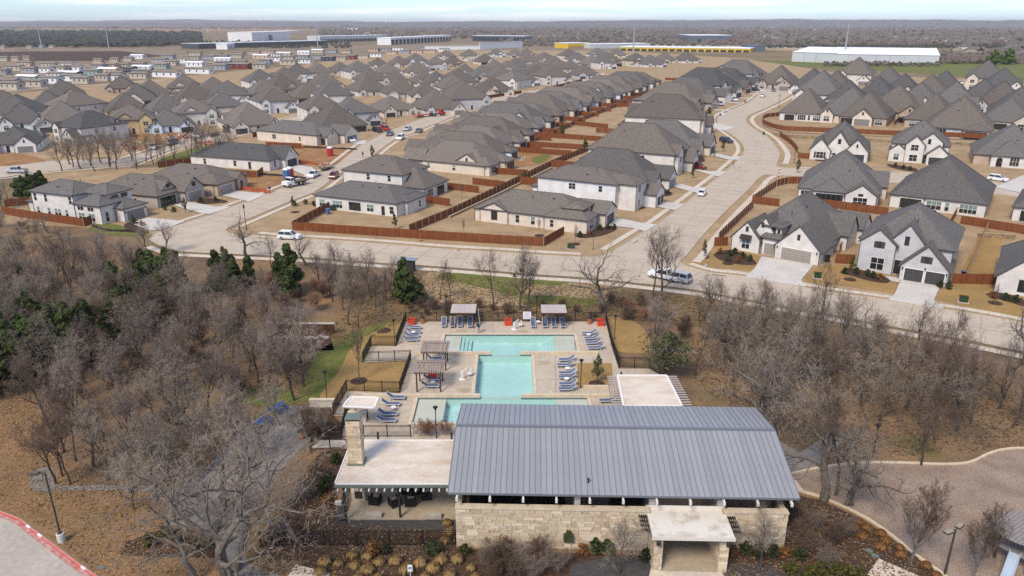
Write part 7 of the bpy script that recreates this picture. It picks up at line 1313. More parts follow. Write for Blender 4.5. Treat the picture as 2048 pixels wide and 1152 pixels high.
def inside(p, poly):
    x, y = p; c = False
    for i in range(len(poly)):
        (x0, y0), (x1, y1) = poly[i - 1], poly[i]
        if (y0 > y) != (y1 > y) and x < (x1 - x0) * (y - y0) / (y1 - y0) + x0: c = not c
    return c
def scatter(px, dist, seed, lim=400):
    P = [G(*p).xy for p in px]; poly = [tuple(p) for p in P]; r = random.Random(seed); xs = [p[0] for p in poly]; ys = [p[1] for p in poly]; out = []
    for _ in range(lim * 12):
        q = (r.uniform(min(xs), max(xs)), r.uniform(min(ys), max(ys)))
        if inside(q, poly) and all((q[0] - o[0]) ** 2 + (q[1] - o[1]) ** 2 > dist * dist for o in out): out.append(q)
        if len(out) >= lim: break
    return out
ANCH_L = [((60, 580), 'the small olive evergreen'), ((120, 720), 'the dark evergreen band'), ((250, 900), 'the gravel pad'), ((560, 790), 'the blue picnic tables'), ((460, 580), 'the dark cedars by the street'), ((620, 680), 'the rusty creek headwall'), ((330, 640), 'the evergreen gap in mid thicket'), ((20, 480), 'the left red fence'), ((420, 720), 'the brown clearing'), ((200, 800), 'the left clearing edge')]
ANCH_R = [((1340, 740), 'the live oak'), ((1560, 850), 'the metal roof end'), ((1700, 850), 'the right gravel path'), ((1745, 915), 'the playground lamp'), ((1990, 900), 'the playground kerb'), ((1500, 660), 'the street sidewalk'), ((1850, 720), 'the right street bend'), ((2040, 760), 'the right picture-edge oak')]
TONE = {'bare': 'grey bare tree', 'mauve': 'mauve-grey bare tree', 'oak': 'crooked pale-limbed bare oak', 'slim': 'slim dark-stemmed bare tree', 'brush': 'low brown bare bush', 'mauve_brush': 'low mauve bare bush', 'red_brush': 'low russet bare bush'}
def wood_lot(px, dist, seed, kinds, anch, where, group, hs=(8, 11), lim=200):
    for i, (x, y) in enumerate(sorted(scatter(px, dist, seed, lim), key=lambda q: -q[1])):
        r = random.Random(seed * 997 + i); kd = r.choice(kinds); p = project((x, y, 0)); a = min(anch, key=lambda q: (q[0][0] - p[0]) ** 2 + (q[0][1] - p[1]) ** 2 * 1.5)[1]; h = r.uniform(*hs)
        tall = 'tall ' if h > hs[0] + .66 * (hs[1] - hs[0]) else ('short ' if h < hs[0] + .33 * (hs[1] - hs[0]) else '')
        tree(kd, None, tall + TONE[kd] + ', ' + where + ', by ' + a, group, h if 'brush' not in kd else h * .36, loc=Vector((x, y, 0)), cat='tree' if 'brush' not in kd else 'bush')
GL, GR = 'bare trees of the left thicket', 'bare trees of the right wood'
wood_lot([(-160, 540), (60, 545), (160, 548), (300, 590), (450, 612), (560, 640), (600, 720), (640, 775), (600, 800), (520, 815), (430, 830), (330, 870), (240, 955), (150, 955), (115, 890), (70, 800), (0, 740), (-160, 740)], 2.95, 11, ['mauve', 'mauve', 'bare', 'bare', 'mauve', 'slim'], ANCH_L, 'left thicket', GL, (6.8, 10.6), 210)
wood_lot([(-160, 540), (60, 545), (300, 590), (560, 640), (640, 775), (520, 815), (330, 870), (70, 800), (-160, 740)], 3.6, 12, ['brush', 'mauve_brush'], ANCH_L, 'left thicket floor', 'bare bushes under the left thicket', (6, 9), 60)
wood_lot([(90, 348), (300, 338), (450, 326), (478, 314), (400, 308), (300, 318), (150, 322)], 4.8, 13, ['bare', 'slim', 'bare'], [((150, 340), 'the left end'), ((300, 330), 'the middle'), ((440, 320), 'the truck street end')], 'far thicket', 'bare trees behind the corner house', (8.5, 14), 44)
wood_lot([(-120, 395), (40, 398), (20, 420), (-20, 440), (-120, 450)], 3.6, 14, ['bare', 'brush', 'mauve'], [((0, 400), 'the left picture edge')], 'left fence scrub', 'scrub trees by the left red fence', (4, 7), 16)
wood_lot([(-120, 452), (40, 455), (160, 470), (280, 500), (300, 530), (160, 530), (-120, 530)], 4.0, 15, ['bare', 'mauve', 'oak', 'mauve_brush'], [((30, 470), 'the left picture edge'), ((200, 490), 'the green strip')], 'thicket edge', 'bare trees at the thicket edge by the green strip', (4.5, 6.5), 26)
wood_lot([(1445, 705), (1520, 655), (1650, 672), (1800, 722), (1960, 765), (2150, 830), (2150, 885), (1990, 870), (1900, 876), (1820, 884), (1760, 850), (1700, 835), (1640, 812), (1570, 830), (1480, 780), (1440, 745)], 3.2, 21, ['bare', 'bare', 'mauve', 'oak', 'slim'], ANCH_R, 'right wood', GR, (7.2, 11), 115)
wood_lot([(1300, 640), (1400, 640), (1480, 660), (1450, 700), (1380, 690), (1300, 665)], 3.2, 22, ['brush', 'brush', 'slim', 'bare'], ANCH_R, 'right deck brush', 'brush right of the pool deck', (4.5, 8.5), 26)
wood_lot([(1700, 680), (1850, 705), (2050, 750), (2150, 800), (2000, 790), (1800, 725), (1650, 690), (1480, 640), (1400, 620), (1450, 622)], 3.2, 23, ['bare', 'brush', 'mauve'], [((1500, 640), 'the grey car'), ((1750, 700), 'the dark garage doors'), ((2000, 760), 'the right picture edge')], 'strip below the near street', 'bare trees below the near street', (3.5, 6.5), 34)
wood_lot([(640, 560), (720, 560), (790, 580), (780, 612), (700, 625), (640, 605)], 2.8, 24, ['mauve', 'bare', 'mauve_brush'], [((700, 590), 'the near street')], 'clump left of the cedars', 'grey clump of bare trees left of the dark cedar', (5.5, 8.5), 20)
wood_lot([(540, 560), (640, 570), (660, 620), (600, 640), (520, 600)], 3.0, 25, ['red_brush', 'brush', 'red_brush'], [((600, 600), 'the street cedars')], 'russet brush', 'russet brush below the near street', (6, 9), 16)
wood_lot([(820, 610), (1000, 618), (1210, 620), (1210, 636), (1000, 632), (815, 632)], 2.2, 26, ['brush', 'mauve_brush', 'brush'], [((900, 625), 'the left shelter'), ((1110, 625), 'the right shelter'), ((1000, 625), 'the middle red planter')], 'brush behind the far railing', 'brush behind the far pool railing', (3.5, 7), 34)
wood_lot([(1220, 600), (1300, 605), (1330, 640), (1260, 645), (1222, 625)], 2.4, 27, ['brush', 'red_brush'], [((1260, 620), 'the far right deck corner')], 'brown brush', 'brown brush past the far right deck corner', (5, 8), 16)
# single trees that one can point to
def single(kind, base, top, label, rz=None, cat='tree'): return tree(kind, base, label, None, up_to(base[0], base[1], top), cat, rz=rz)
single('oak', (492, 512), 408, 'crooked bare oak leaning over the left street corner', 1.0); single('oak', (612, 530), 452, 'dark crooked bare oak behind the street cedar', 4.0); single('slim', (988, 610), 492, 'slim bare tree behind the middle red planter'); single('bare', (1040, 618), 482, 'bare tree with mistletoe balls behind the notice board'); single('bare', (1056, 616), 498, 'second bare tree touching the mistletoe tree'); single('oak', (1212, 624), 462, 'large bare oak behind the far right deck corner', 2.2)
single('slim', (1306, 596), 455, 'tall bare tree in front of the white pickup'); single('bare', (1324, 604), 436, 'tall forked bare tree just right of the white pickup'); single('bare', (1408, 640), 535, 'dense dark bare tree below the corner flower bed'); single('bare', (1442, 622), 552, 'small round bare tree below the corner driveway'); single('slim', (880, 600), 520, 'thin pale bare stems by the meadow edge'); single('slim', (900, 604), 525, 'second thin pale bare stems by the meadow edge')
single('bare', (330, 506), 432, 'round bare tree at the outer street corner, right one'); single('bare', (296, 505), 440, 'round bare tree at the outer street corner, left one'); single('bare', (540, 528), 465, 'rust-tinged small tree beside the street cedar'); single('oak', (2050, 730), 590, 'large dark bare oak at the right picture edge', .5); single('bare', (1310, 700), 590, 'pale bare tree beside the right deck railing', 3); single('slim', (1390, 752), 640, 'slim leaning bare tree right of the live oak'); single('slim', (717, 655), 560, 'thin bare tree on the slope, right of two'); single('slim', (697, 650), 555, 'thin bare tree on the slope, left of two'); single('sapling', (768, 660), 575, 'white-stemmed sapling with mulch ring left of the deck'); single('sapling', (718, 760), 640, 'thin sapling on the sloping lawn inside the railing')
for i, (px, tp) in enumerate((((440, 580), 500), ((468, 590), 506), ((500, 575), 512), ((585, 592), 488), ((566, 588), 505), ((806, 604), 516))): single('cedar', px, tp, 'dark green cedar by the near street, ' + ORD[i] + ' from the left')
single('dark_oak', (822, 606), 545, 'round dark evergreen joined to the cedar left of the pool'); single('olive', (57, 600), 528, 'small olive evergreen standing in the left thicket'); single('olive', (455, 560), 495, 'olive cedar just behind the dark street cedars')
for i, px in enumerate(((30, 765), (-15, 790), (62, 756), (90, 742), (118, 735), (150, 726), (176, 715), (205, 704), (232, 694), (140, 700), (98, 712), (262, 664), (290, 640), (280, 610), (330, 612), (240, 628), (-40, 760), (10, 728), (-30, 735), (40, 715), (70, 700), (180, 690), (300, 600), (345, 596), (-60, 720))): tree('dark_oak' if i % 3 else 'cedar', px, 'dark evergreen in the band through the left thicket, ' + ORD[i] + ' counted from its lower end', 'dark evergreens of the left thicket band', random.Random(i).uniform(6.0, 8.6))
for i, px in enumerate(((66, 398), (84, 392), (50, 404))): tree('dark_oak', px, 'dark evergreen beside the scrub behind the corner house, ' + ORD[i], None, 6.5)
tree('live_oak', (1334, 752), 'olive-leaved live oak beside the right pool railing', None, 6.2); tree('small_oak', (1194, 768), 'small round live oak in the golden lawn bed', None, 3.9)
# the big oaks of the foreground
single('oak', (455, 1168), 790, 'large bare foreground oak with twin dark trunks left of the railing', 5.2); single('leaning', (392, 1165), 960, 'leaning bare oak whose limbs spread over the tan grass', 0.2); single('oak', (428, 1062), 800, 'upright dark-trunked bare oak in the gravel path', 2.6); single('oak', (350, 1040), 880, 'smaller bare oak behind the leaning oak', 1.4); single('leaning', (470, 1140), 890, 'bare oak reaching right over the black railing', 3.3); single('slim', (386, 1085), 1000, 'short crooked bare tree by the floodlight box')
for i, px in enumerate(((112, 968), (124, 952), (141, 968), (152, 922))): single('slim', px, px[1] - 150, 'slim dark-stemmed tree of the group by the gravel pad, ' + ORD[i] + ' from the left')
for i, (px, tp) in enumerate((((215, 960), 820), ((255, 985), 850), ((300, 950), 800), ((330, 900), 770), ((268, 1020), 900), ((395, 960), 800), ((480, 930), 790), ((520, 905), 775), ((340, 970), 830), ((440, 890), 760), ((400, 860), 745), ((360, 850), 740), ((470, 870), 750), ((310, 1000), 860), ((560, 850), 745))): single(('bare', 'oak')[i % 2], px, tp, 'bare tree along the gravel path bend, ' + ORD[i] + ' of that cluster')
single('slim', (622, 905), 800, 'bare dark shrub-like tree beside the red litter bin'); single('bare', (648, 880), 810, 'grey bare tree at the end of the short stone wall')
single('oak', (1550, 892), 615, 'big dark-trunked bare oak right behind the metal roof', 1.9); single('oak', (1528, 850), 635, 'second big bare oak behind the metal roof', 4.1); single('oak', (1648, 1000), 745, 'forked bare oak at the playground corner, left trunk', 3.7); single('slim', (1672, 990), 765, 'dark bare tree at the playground corner, right trunk'); single('oak', (1700, 1008), 790, 'low spreading bare oak over the playground kerb', .3); single('slim', (1655, 905), 770, 'bare tree beside the right gravel path'); single('leaning', (1690, 1012), 890, 'crooked bare tree bending over the wood chips', 3.4)
single('young', (1822, 1126), 955, 'young oval bare tree beside the twin-headed lamp'); single('young', (1945, 1160), 1005, 'young oval bare tree left of the play tower'); single('slim', (1868, 880), 780, 'pale-stemmed bare tree past the playground kerb, right'); single('slim', (1850, 884), 775, 'pale-stemmed bare tree past the playground kerb, left')
single('bare', (1238, 1150), 1030, 'small bare tree before the stone wall, left of the entry'); single('bare', (1518, 1140), 1012, 'small pale-trunked bare tree before the stone wall, right of the entry'); single('slim', (1842, 930), 790, 'white-dotted dead tree on the playground')
for i, px in enumerate(((975, 1130), (1010, 1120), (1045, 1135), (1080, 1120), (1110, 1140), (990, 1150), (1060, 1155), (1600, 1080), (1630, 1060), (1660, 1090), (1690, 1075), (1620, 1110), (1650, 1130), (1580, 1040), (560, 1080), (600, 1085), (480, 1020), (640, 960), (610, 1000), (1030, 1160))): tree(('mauve_brush', 'brush')[i % 2], px, ('mauve' if i % 2 == 0 else 'brown') + ' bare shrub in the bark beds, ' + ORD[i], 'bare shrubs in the clubhouse bark beds', 2.4 if px[0] > 700 else 2.0, 'bush')
for i, px in enumerate(((745, 1112), (770, 1106), (865, 1110), (930, 1108), (1165, 1108), (1190, 1103), (1215, 1108), (1290, 1120), (1465, 1112), (1490, 1108), (1515, 1114), (1545, 1112), (1570, 1116), (1600, 1120), (660, 960), (648, 985), (655, 1010), (672, 925))): tree('shrub' if i % 4 else 'rust_shrub', px, ('dark green' if i % 4 else 'rusty') + ' shrub at the foot of the clubhouse, ' + ORD[i], 'evergreen shrubs round the clubhouse', random.Random(i).uniform(.9, 1.5), 'shrub')
for i, px in enumerate(((1640, 1150), (1665, 1145), (1690, 1155), (1615, 1158), (330, 1078), (300, 1090), (395, 1100), (420, 1092), (1580, 1150), (1715, 1160))): tree('cedar_bush', px, 'olive green ground bush, ' + ORD[i] + ' among the foreground bushes', 'olive ground bushes in the foreground', 1.3, 'shrub')
for px in ((622, 845), (640, 858), (655, 870), (632, 870), (612, 860)): tree('brush', px, 'brown twiggy shrub between gravel path and ramp railing', 'twiggy shrubs by the ramp railing', 1.9, 'bush')
for i, px in enumerate(((845, 872), (860, 875), (890, 872))): tree('red_brush', px, 'red-twigged shrub beside the lower pool lamp, ' + ORD[i] + ' from the left', None, 2.2, 'bush')
# planting in front of the houses, garden saplings and yard trees
hs = [(1440, 508), (1458, 512), (1470, 508), (1485, 516), (1500, 522), (1478, 524), (1455, 522), (1690, 548), (1712, 548), (1735, 552), (1760, 560), (1745, 556), (1880, 575), (1896, 578), (1160, 474), (1180, 470), (1200, 460), (1215, 458), (1228, 458), (1262, 412), (1280, 412), (1305, 388), (1320, 382), (1335, 388), (1392, 322), (1402, 318), (590, 411), (612, 408), (628, 412), (270, 448), (284, 452), (330, 420), (348, 424), (402, 404), (432, 402), (1650, 322), (1670, 324), (1790, 333), (1806, 337), (1820, 340), (1985, 596), (2010, 600), (2030, 604), (1395, 242), (1440, 232), (1490, 205), (480, 236), (740, 232), (930, 222)]
for i, px in enumerate(hs): tree('shrub' if i % 5 else 'rust_shrub', px, ('dark green' if i % 5 else 'rusty') + ' garden shrub in the bed by ' + min([((1470, 515), 'the awning house'), ((1730, 552), 'the grey brick house'), ((1190, 468), 'the arched-window house'), ((1270, 412), 'the boarded house'), ((1320, 385), 'the third curving-street house'), ((610, 410), 'the low white house'), ((280, 450), 'the white corner house'), ((350, 422), 'the half-timbered garage'), ((420, 403), 'the tan house'), ((1660, 322), 'the three-gabled house'), ((1805, 336), 'the dormer house'), ((2010, 600), 'the right edge house'), ((1440, 230), 'the upper curving street'), ((600, 235), 'the construction street')], key=lambda q: (q[0][0] - px[0]) ** 2 + (q[0][1] - px[1]) ** 2)[1], 'garden shrubs in front of houses', 1.25, 'shrub')
for px, kd, h, l in (((1079, 471), 'sapling', 4.2, 'bare sapling in a mulch ring inside the corner fence'), ((1150, 488), 'sapling', 4.5, 'bare sapling in a mulch ring on the corner lawn'), ((1408, 514), 'yard_tree', 3.4, 'young olive tree in a mulch ring on the golden corner lawn'), ((1456, 527), 'sapling', 2.2, 'small bare sapling before the flower bed'), ((1700, 559), 'sapling', 2.4, 'small bare sapling before the grey brick house'), ((1702, 546), 'yard_tree', 3.6, 'yellow-green young tree before the grey brick house'), ((1990, 606), 'sapling', 3.6, 'bare sapling in a dark mulch ring at the right'), ((928, 470), 'sapling', 3.8, 'bare sapling inside the long red fence, middle'), ((790, 458), 'yard_tree', 3.6, 'small green conifer by the low white house'), ((371, 425), 'yard_tree', 3.6, 'small tree on the lawn of the half-timbered house'), ((445, 400), 'sapling', 3.4, 'bare sapling on the lawn of the tan house'), ((268, 452), 'yard_tree', 2.6, 'small tree before the white corner house'), ((586, 414), 'yard_tree', 2.8, 'yellow-green sapling by the side street walk'), ((1445, 303), 'yard_tree', 4.2, 'yellow-green young tree before the blue car drive'), ((1384, 357), 'yard_tree', 3.6, 'young olive tree before the maroon car drive'), ((1595, 346), 'yard_tree', 4.4, 'small tree at the mouth of the right side street'), ((1428, 322), 'sapling', 3.6, 'bare sapling on the lawn before the bend'), ((1418, 228), 'cedar_bush', 3.4, 'large olive bush before the upper gabled house'), ((1125, 270), 'olive', 4.6, 'olive tree by the garden fence corner'), ((1170, 302), 'olive', 4.4, 'olive tree at the diagonal fence, upper'), ((1048, 362), 'olive', 3.2, 'olive tree at the diagonal fence, lower'), ((745, 318), 'yard_tree', 4.6, 'rusty small tree by the side street'), ((1466, 336), 'sapling', 2.5, 'thin sapling by the bend junction'), ((925, 398), 'sapling', 4.6, 'pale bare sapling behind the brown-roofed house'), ((1010, 345), 'sapling', 4.2, 'pale bare sapling in the second back garden')): tree(kd, px, l, None, h)
for px in ((1079, 471), (1150, 488), (1408, 514), (1456, 527), (1700, 559), (1990, 606), (928, 470), (445, 404), (590, 424), (1194, 769), (768, 661), (718, 762)): A = G(*px); flat('mulch_ring', [A + Vector((math.cos(a) * 1.1, math.sin(a) * 1.1, 0)) for a in [i * .5236 for i in range(12)]], .062 if px[0] == 1194 else .02, 'mulch')
# mistletoe in the bare tree
for px, z_ in (((1050, 614), 7.5), ((1042, 616), 6.0), ((1062, 615), 5.6), ((1030, 616), 5.2)): A = G(*px); t = ob('mistletoe', KIND['shrub'][0][1], None, A + Vector((0, 0, z_)), 0, (.55,) * 3, label='round green mistletoe ball in the bare tree behind the notice board', category='mistletoe', group='mistletoe balls in one bare tree')
# straw-coloured grass tufts in front of the clubhouse
def tuft(seed, m, hgt, rad, n):
    r = random.Random(seed); b = MB()
    for i in range(n):
        a = r.uniform(0, 6.283); f = r.random() ** .5; o1 = Vector((math.cos(a) * f * rad * .35, math.sin(a) * f * rad * .35, 0)); m1 = Vector((math.cos(a) * rad * f * .8, math.sin(a) * rad * f * .8, hgt * (1.05 - .35 * f * f))); e = Vector((math.cos(a) * rad * f * 1.15, math.sin(a) * rad * f * 1.15, hgt * (1.0 - .75 * f * f)))
        s_ = Vector((-math.sin(a), math.cos(a), 0)) * .03; nn = len(b.v); b.v += [tuple(o1 - s_), tuple(o1 + s_), tuple(m1 + s_), tuple(m1 - s_), tuple(e)]; b.face((nn, nn + 1, nn + 2, nn + 3)); b.face((nn + 3, nn + 2, nn + 4))
    return b.mesh('grass_tuft', m)
TUF = {m: [tuft(i, m, .75, .55, 260) for i in range(3)] for m in ('tuft_straw', 'tuft_rust')}
def tufts(px, dist, seed, m, where, group, lim):
    for i, (x, y) in enumerate(sorted(scatter(px, dist, seed, lim))): r = random.Random(i + seed); k = r.uniform(.75, 1.25); ob('grass_tuft', TUF[m][r.randrange(3)], None, (x, y, 0), r.uniform(0, 6), (k, k, k * r.uniform(.9, 1.15)), label=('straw-coloured' if m == 'tuft_straw' else 'rusty brown') + ' ornamental grass tuft ' + where, category='grass tuft', group=group)
tufts([(640, 1150), (650, 1112), (720, 1115), (800, 1118), (930, 1122), (960, 1150), (940, 1200), (700, 1200)], 1.15, 5, 'tuft_straw', 'behind the accessible parking sign', 'straw grass tufts behind the parking sign', 62)
tufts([(1700, 1045), (1730, 1052), (1800, 1100), (1810, 1120), (1760, 1105), (1705, 1070)], .85, 6, 'tuft_rust', 'along the slope by the valve lids', 'rusty grass tufts on the slope', 34); tufts([(1840, 1128), (1880, 1150), (1890, 1175), (1850, 1150)], .8, 7, 'tuft_rust', 'at the bottom by the twin-headed lamp', 'rusty grass tufts by the twin-headed lamp', 12)
tufts([(890, 1050), (905, 1052), (905, 1085), (890, 1085)], .9, 8, 'tuft_straw', 'against the stone wall end', 'straw tufts against the stone wall end', 5)
# dry leaves and twigs on the woodland floor: too many to count
def litter(name, px, n, seed, mats, size):
    P = [tuple(G(*p).xy) for p in px]; r = random.Random(seed); xs = [p[0] for p in P]; ys = [p[1] for p in P]; b = MB(); k = 0
    while k < n:
        q = (r.uniform(min(xs), max(xs)), r.uniform(min(ys), max(ys)))
        if not inside(q, P): continue
        k += 1; a = r.uniform(0, 6.28); s1 = size * r.uniform(.5, 1.5); s2 = s1 * r.uniform(.15, .7); z = r.uniform(.0, .1); c, s_ = math.cos(a), math.sin(a); t = r.uniform(-.06, .1)
        b.poly([(q[0] - c * s1, q[1] - s_ * s1, z), (q[0] + s_ * s2, q[1] - c * s2, z + t), (q[0] + c * s1, q[1] + s_ * s1, z), (q[0] - s_ * s2, q[1] + c * s2, z + .01)], r.randrange(len(mats)))
    struct(name, b.mesh(name, mats), 'stuff')
LIT = ['bark_dark', 'leaf_rust', 'tuft_straw', 'twig_brown', 'twig_grey']
litter('fallen_leaves', [(-100, 560), (300, 600), (640, 700), (640, 820), (330, 1000), (460, 1150), (200, 1150), (60, 1040), (60, 900), (-100, 740)], 12000, 1, LIT, .12); litter('fallen_leaves', [(1400, 640), (1650, 670), (2100, 800), (2100, 890), (1700, 920), (1560, 880), (1380, 760)], 9000, 2, LIT, .16)
litter('fallen_leaves', [(640, 900), (690, 890), (668, 1045), (912, 1065), (912, 1150), (500, 1150), (530, 1050)], 7000, 3, LIT, .10); litter('fallen_leaves', [(1570, 985), (1720, 1036), (1900, 1160), (1450, 1160), (1470, 1110)], 5000, 4, LIT, .10); litter('dry_grass', [(-60, 780), (60, 800), (110, 900), (300, 1000), (330, 1060), (420, 1120), (450, 1160), (200, 1160), (60, 1040), (-60, 1010)], 9000, 5, ['slope_tan', 'tuft_straw', 'bare_dirt', 'lawn_tan'], .08)
litter('dry_grass', [(820, 545), (1220, 575), (1420, 600), (1480, 660), (1250, 640), (820, 632), (700, 700), (640, 660)], 9000, 6, ['tuft_straw', 'lawn_green', 'twig_brown', 'tuft_straw'], .2)
# ------------------------------------------------------------------ mobile homes of the park at the upper left
for nm, c in (('siding_white', (.70, .70, .69)), ('siding_green', (.13, .20, .155)), ('siding_navy', (.02, .035, .075)), ('siding_peach', (.52, .37, .27)), ('siding_tan', (.46, .40, .32)), ('siding_grey', (.30, .32, .34)), ('siding_red', (.16, .025, .02)), ('siding_sage', (.27, .36, .31))): mat(nm, c, .6, tuple(v * .92 for v in c), scale=.5)
mat('roof_white', (.80, .80, .79), .4); mat('roof_tan', (.24, .20, .155), .9, (.18, .15, .115), scale=.4)
def mobile(px, L_, wm, rm, label, rz=-18, k=1.35):
    A = G(*px); t = thing('mobile_home', label, 'mobile home', A, R(rz), 'mobile homes of the park at the upper left'); W_ = 5.0; t.scale = (k, k, k)
    b = MB(); wall_vol(b, (-L_, 0, 0, W_, 3.2, 'gx', .28), 0); ob('wall', b.mesh('wall', wm), t)
    b = MB(); roof_vol(b, (-L_, 0, 0, W_, 3.2, 'gx', .28)); ob('roof', b.mesh('roof', [rm, 'white_trim' if rm == 'roof_white' else 'fascia', rm]), t)
    for u in (L_ * .2, L_ * .5, L_ * .8): ob('window', window_mesh(1.1, 1.3, 1, True, False, None)[2], t, (-L_ + u, 0, 1.2))
    ob('window', window_mesh(1.3, 1.3, 1, True, False, None)[2], t, (0, 2.5, 1.3), math.pi / 2)
mh = [((72, 165), 15, 'siding_sage', 'roof_white'), ((38, 168), 11, 'siding_white', 'roof_tan'), ((155, 156), 16, 'siding_navy', 'roof_white'), ((120, 158), 10, 'siding_white', 'roof_tan'), ((195, 152), 11, 'siding_sage', 'roof_tan'), ((232, 148), 15, 'siding_peach', 'roof_white'), ((266, 145), 8, 'siding_navy', 'roof_tan'), ((300, 143), 16, 'siding_white', 'roof_white'), ((332, 138), 9, 'siding_sage', 'roof_tan'), ((240, 162), 15, 'siding_white', 'roof_tan'), ((292, 158), 12, 'siding_tan', 'roof_tan'), ((352, 155), 18, 'siding_white', 'roof_tan'), ((418, 148), 19, 'siding_white', 'roof_tan'), ((40, 142), 14, 'siding_tan', 'roof_tan'), ((108, 136), 12, 'siding_tan', 'roof_tan'), ((142, 135), 12, 'siding_white', 'roof_tan'), ((-10, 145), 13, 'siding_tan', 'roof_tan'), ((34, 180), 12, 'siding_tan', 'roof_tan'), ((82, 175), 13, 'siding_tan', 'roof_tan'), ((175, 168), 11, 'siding_tan', 'roof_tan'), ((215, 162), 9, 'siding_tan', 'roof_tan'), ((404, 134), 15, 'siding_white', 'roof_white'), ((330, 126), 14, 'siding_grey', 'roof_tan'), ((285, 118), 14, 'siding_white', 'roof_white'), ((345, 118), 12, 'siding_grey', 'roof_tan'), ((400, 112), 13, 'siding_tan', 'roof_tan'), ((460, 125), 16, 'siding_white', 'roof_white'), ((496, 138), 18, 'siding_red', 'roof_tan'), ((530, 138), 11, 'siding_tan', 'roof_tan'), ((535, 118), 16, 'siding_peach', 'roof_white'), ((560, 115), 10, 'siding_white', 'roof_tan'), ((580, 113), 16, 'siding_tan', 'roof_white'), ((618, 110), 14, 'siding_white', 'roof_white'), ((645, 106), 14, 'siding_tan', 'roof_white'), ((590, 130), 14, 'siding_tan', 'roof_tan'), ((620, 127), 12, 'siding_white', 'roof_tan'), ((666, 122), 12, 'siding_navy', 'roof_tan'), ((690, 121), 11, 'siding_tan', 'roof_tan'), ((710, 119), 12, 'siding_red', 'roof_tan'), ((735, 117), 12, 'siding_tan', 'roof_tan'), ((762, 114), 12, 'siding_white', 'roof_tan'), ((450, 140), 12, 'siding_grey', 'roof_tan'), ((375, 126), 10, 'siding_white', 'roof_tan'), ((8, 97), 7, 'siding_peach', 'roof_tan'), ((62, 97), 7, 'siding_tan', 'roof_tan'), ((86, 96), 7, 'siding_sage', 'roof_tan'), ((106, 96), 7, 'siding_peach', 'roof_tan'), ((202, 127), 8, 'siding_peach', 'roof_tan'), ((235, 125), 8, 'siding_peach', 'roof_tan'), ((262, 123), 8, 'siding_tan', 'roof_tan'), ((14, 122), 9, 'siding_tan', 'roof_tan'), ((36, 122), 9, 'siding_peach', 'roof_tan'), ((58, 121), 9, 'siding_peach', 'roof_tan')]
cn = {}
for px, L_, wm, rm in sorted(mh):
    key = (wm, rm); cn[key] = cn.get(key, 0) + 1
    mobile(px, L_, wm, rm, wm.split('_')[1] + ' mobile home with ' + ('bright white' if rm == 'roof_white' else 'tan') + ' roof, ' + ORD[cn[key] - 1] + ' of its colours from the left')
r_ = random.Random(31); extra = []
for (x0, x1, ya, yb) in ((-20, 330, 178, 150), (-20, 420, 152, 128), (60, 520, 134, 116), (330, 640, 120, 104), (560, 900, 122, 104), (640, 900, 108, 98), (430, 700, 134, 122)):
    x = x0
    while x < x1:
        y = ya + (yb - ya) * (x - x0) / (x1 - x0) + r_.uniform(-1, 1)
        if all(abs(x - q[0]) > 26 or abs(y - q[1]) > 4.5 for q, *_ in mh) and all(abs(x - e[0]) > 24 or abs(y - e[1]) > 4 for e in extra): extra.append((x, y))
        x += r_.uniform(20, 34)
for i, q in enumerate(sorted(extra)): mobile(q, r_.uniform(10, 15), r_.choice(('siding_tan', 'siding_white', 'siding_peach', 'siding_grey')), 'roof_tan', 'low tan-roofed mobile home among the crowded rows, ' + ORD[min(i // 4, 29)] + ' foursome from the left')
for i, (a, c) in enumerate((((-60, 186), (330, 160)), ((-60, 160), (420, 140)), ((-60, 140), (500, 122)), ((200, 132), (640, 118)))): A, B_ = G(*a), G(*c); n_ = Vector((0, 5, 0)); flat('park_lane', [A - n_, B_ - n_, B_ + n_, A + n_], -.01 + i * .004, 'lot_concrete')
# ------------------------------------------------------------------ large buildings on the plain
for nm, c in (('wall_grey_dark', (.055, .058, .065)), ('wall_white', (.72, .71, .69)), ('wall_pale', (.50, .52, .52)), ('wall_blue_grey', (.10, .12, .16)), ('yellow_panel', (.62, .42, .01)), ('brick_orange', (.36, .22, .12))): mat(nm, c, .6, tuple(v * .9 for v in c), scale=.05)
def block(name, a, c, depth, top, wm, rm, label, doors=None, cat='building', rib=None, pitch=0.0):
    A, B_ = G(*a), G(*c); d = B_ - A; l = d.length; ang = math.atan2(d.y, d.x); h = up_to(a[0], a[1], top); t = thing(name, label, cat, A, ang); b = MB(); b.box(0, 0, -.2, l, depth, h); ob('wall', b.mesh('wall', wm), t)
    b = MB()
    if pitch: b.v = [(-.6, -.6, h), (l + .6, -.6, h), (l + .6, depth + .6, h), (-.6, depth + .6, h), (-.6, depth / 2, h + pitch), (l + .6, depth / 2, h + pitch)]; [b.face(f) for f in ((0, 1, 5, 4), (2, 3, 4, 5), (1, 2, 5), (3, 0, 4), (3, 2, 1, 0))]
    else: b.box(-.4, -.4, h, l + .4, depth + .4, h + .7)
    ob('roof', b.mesh('roof', rm), t)
    if doors:
        n, m, hf = doors; b = MB(); b.box(.12 * l / n, -.3, 0, .88 * l / n, -.05, h * hf); me = b.mesh('door', m)
        for k in range(n): ob('door', me, t, (k * l / n, 0, 0))
    if rib:
        b = MB(); b.box(-.15, -.25, 0, .15, -.01, h); me = b.mesh('wall_joint', rib)
        for k in range(1, int(l / 14)): ob('wall_joint', me, t, (k * 14, 0, 0))
    return t, l, h
block('warehouse', (1583, 123), (1668, 126), 90, 104, 'wall_pale', 'roof_white', 'white-roofed warehouse with pale walls, left of the two', rib='siding_grey', pitch=5); block('warehouse', (1668, 126), (1876, 130), 110, 108, 'wall_pale', 'roof_white', 'long white-roofed warehouse with pale jointed walls, right of the two', rib='siding_grey', pitch=6)
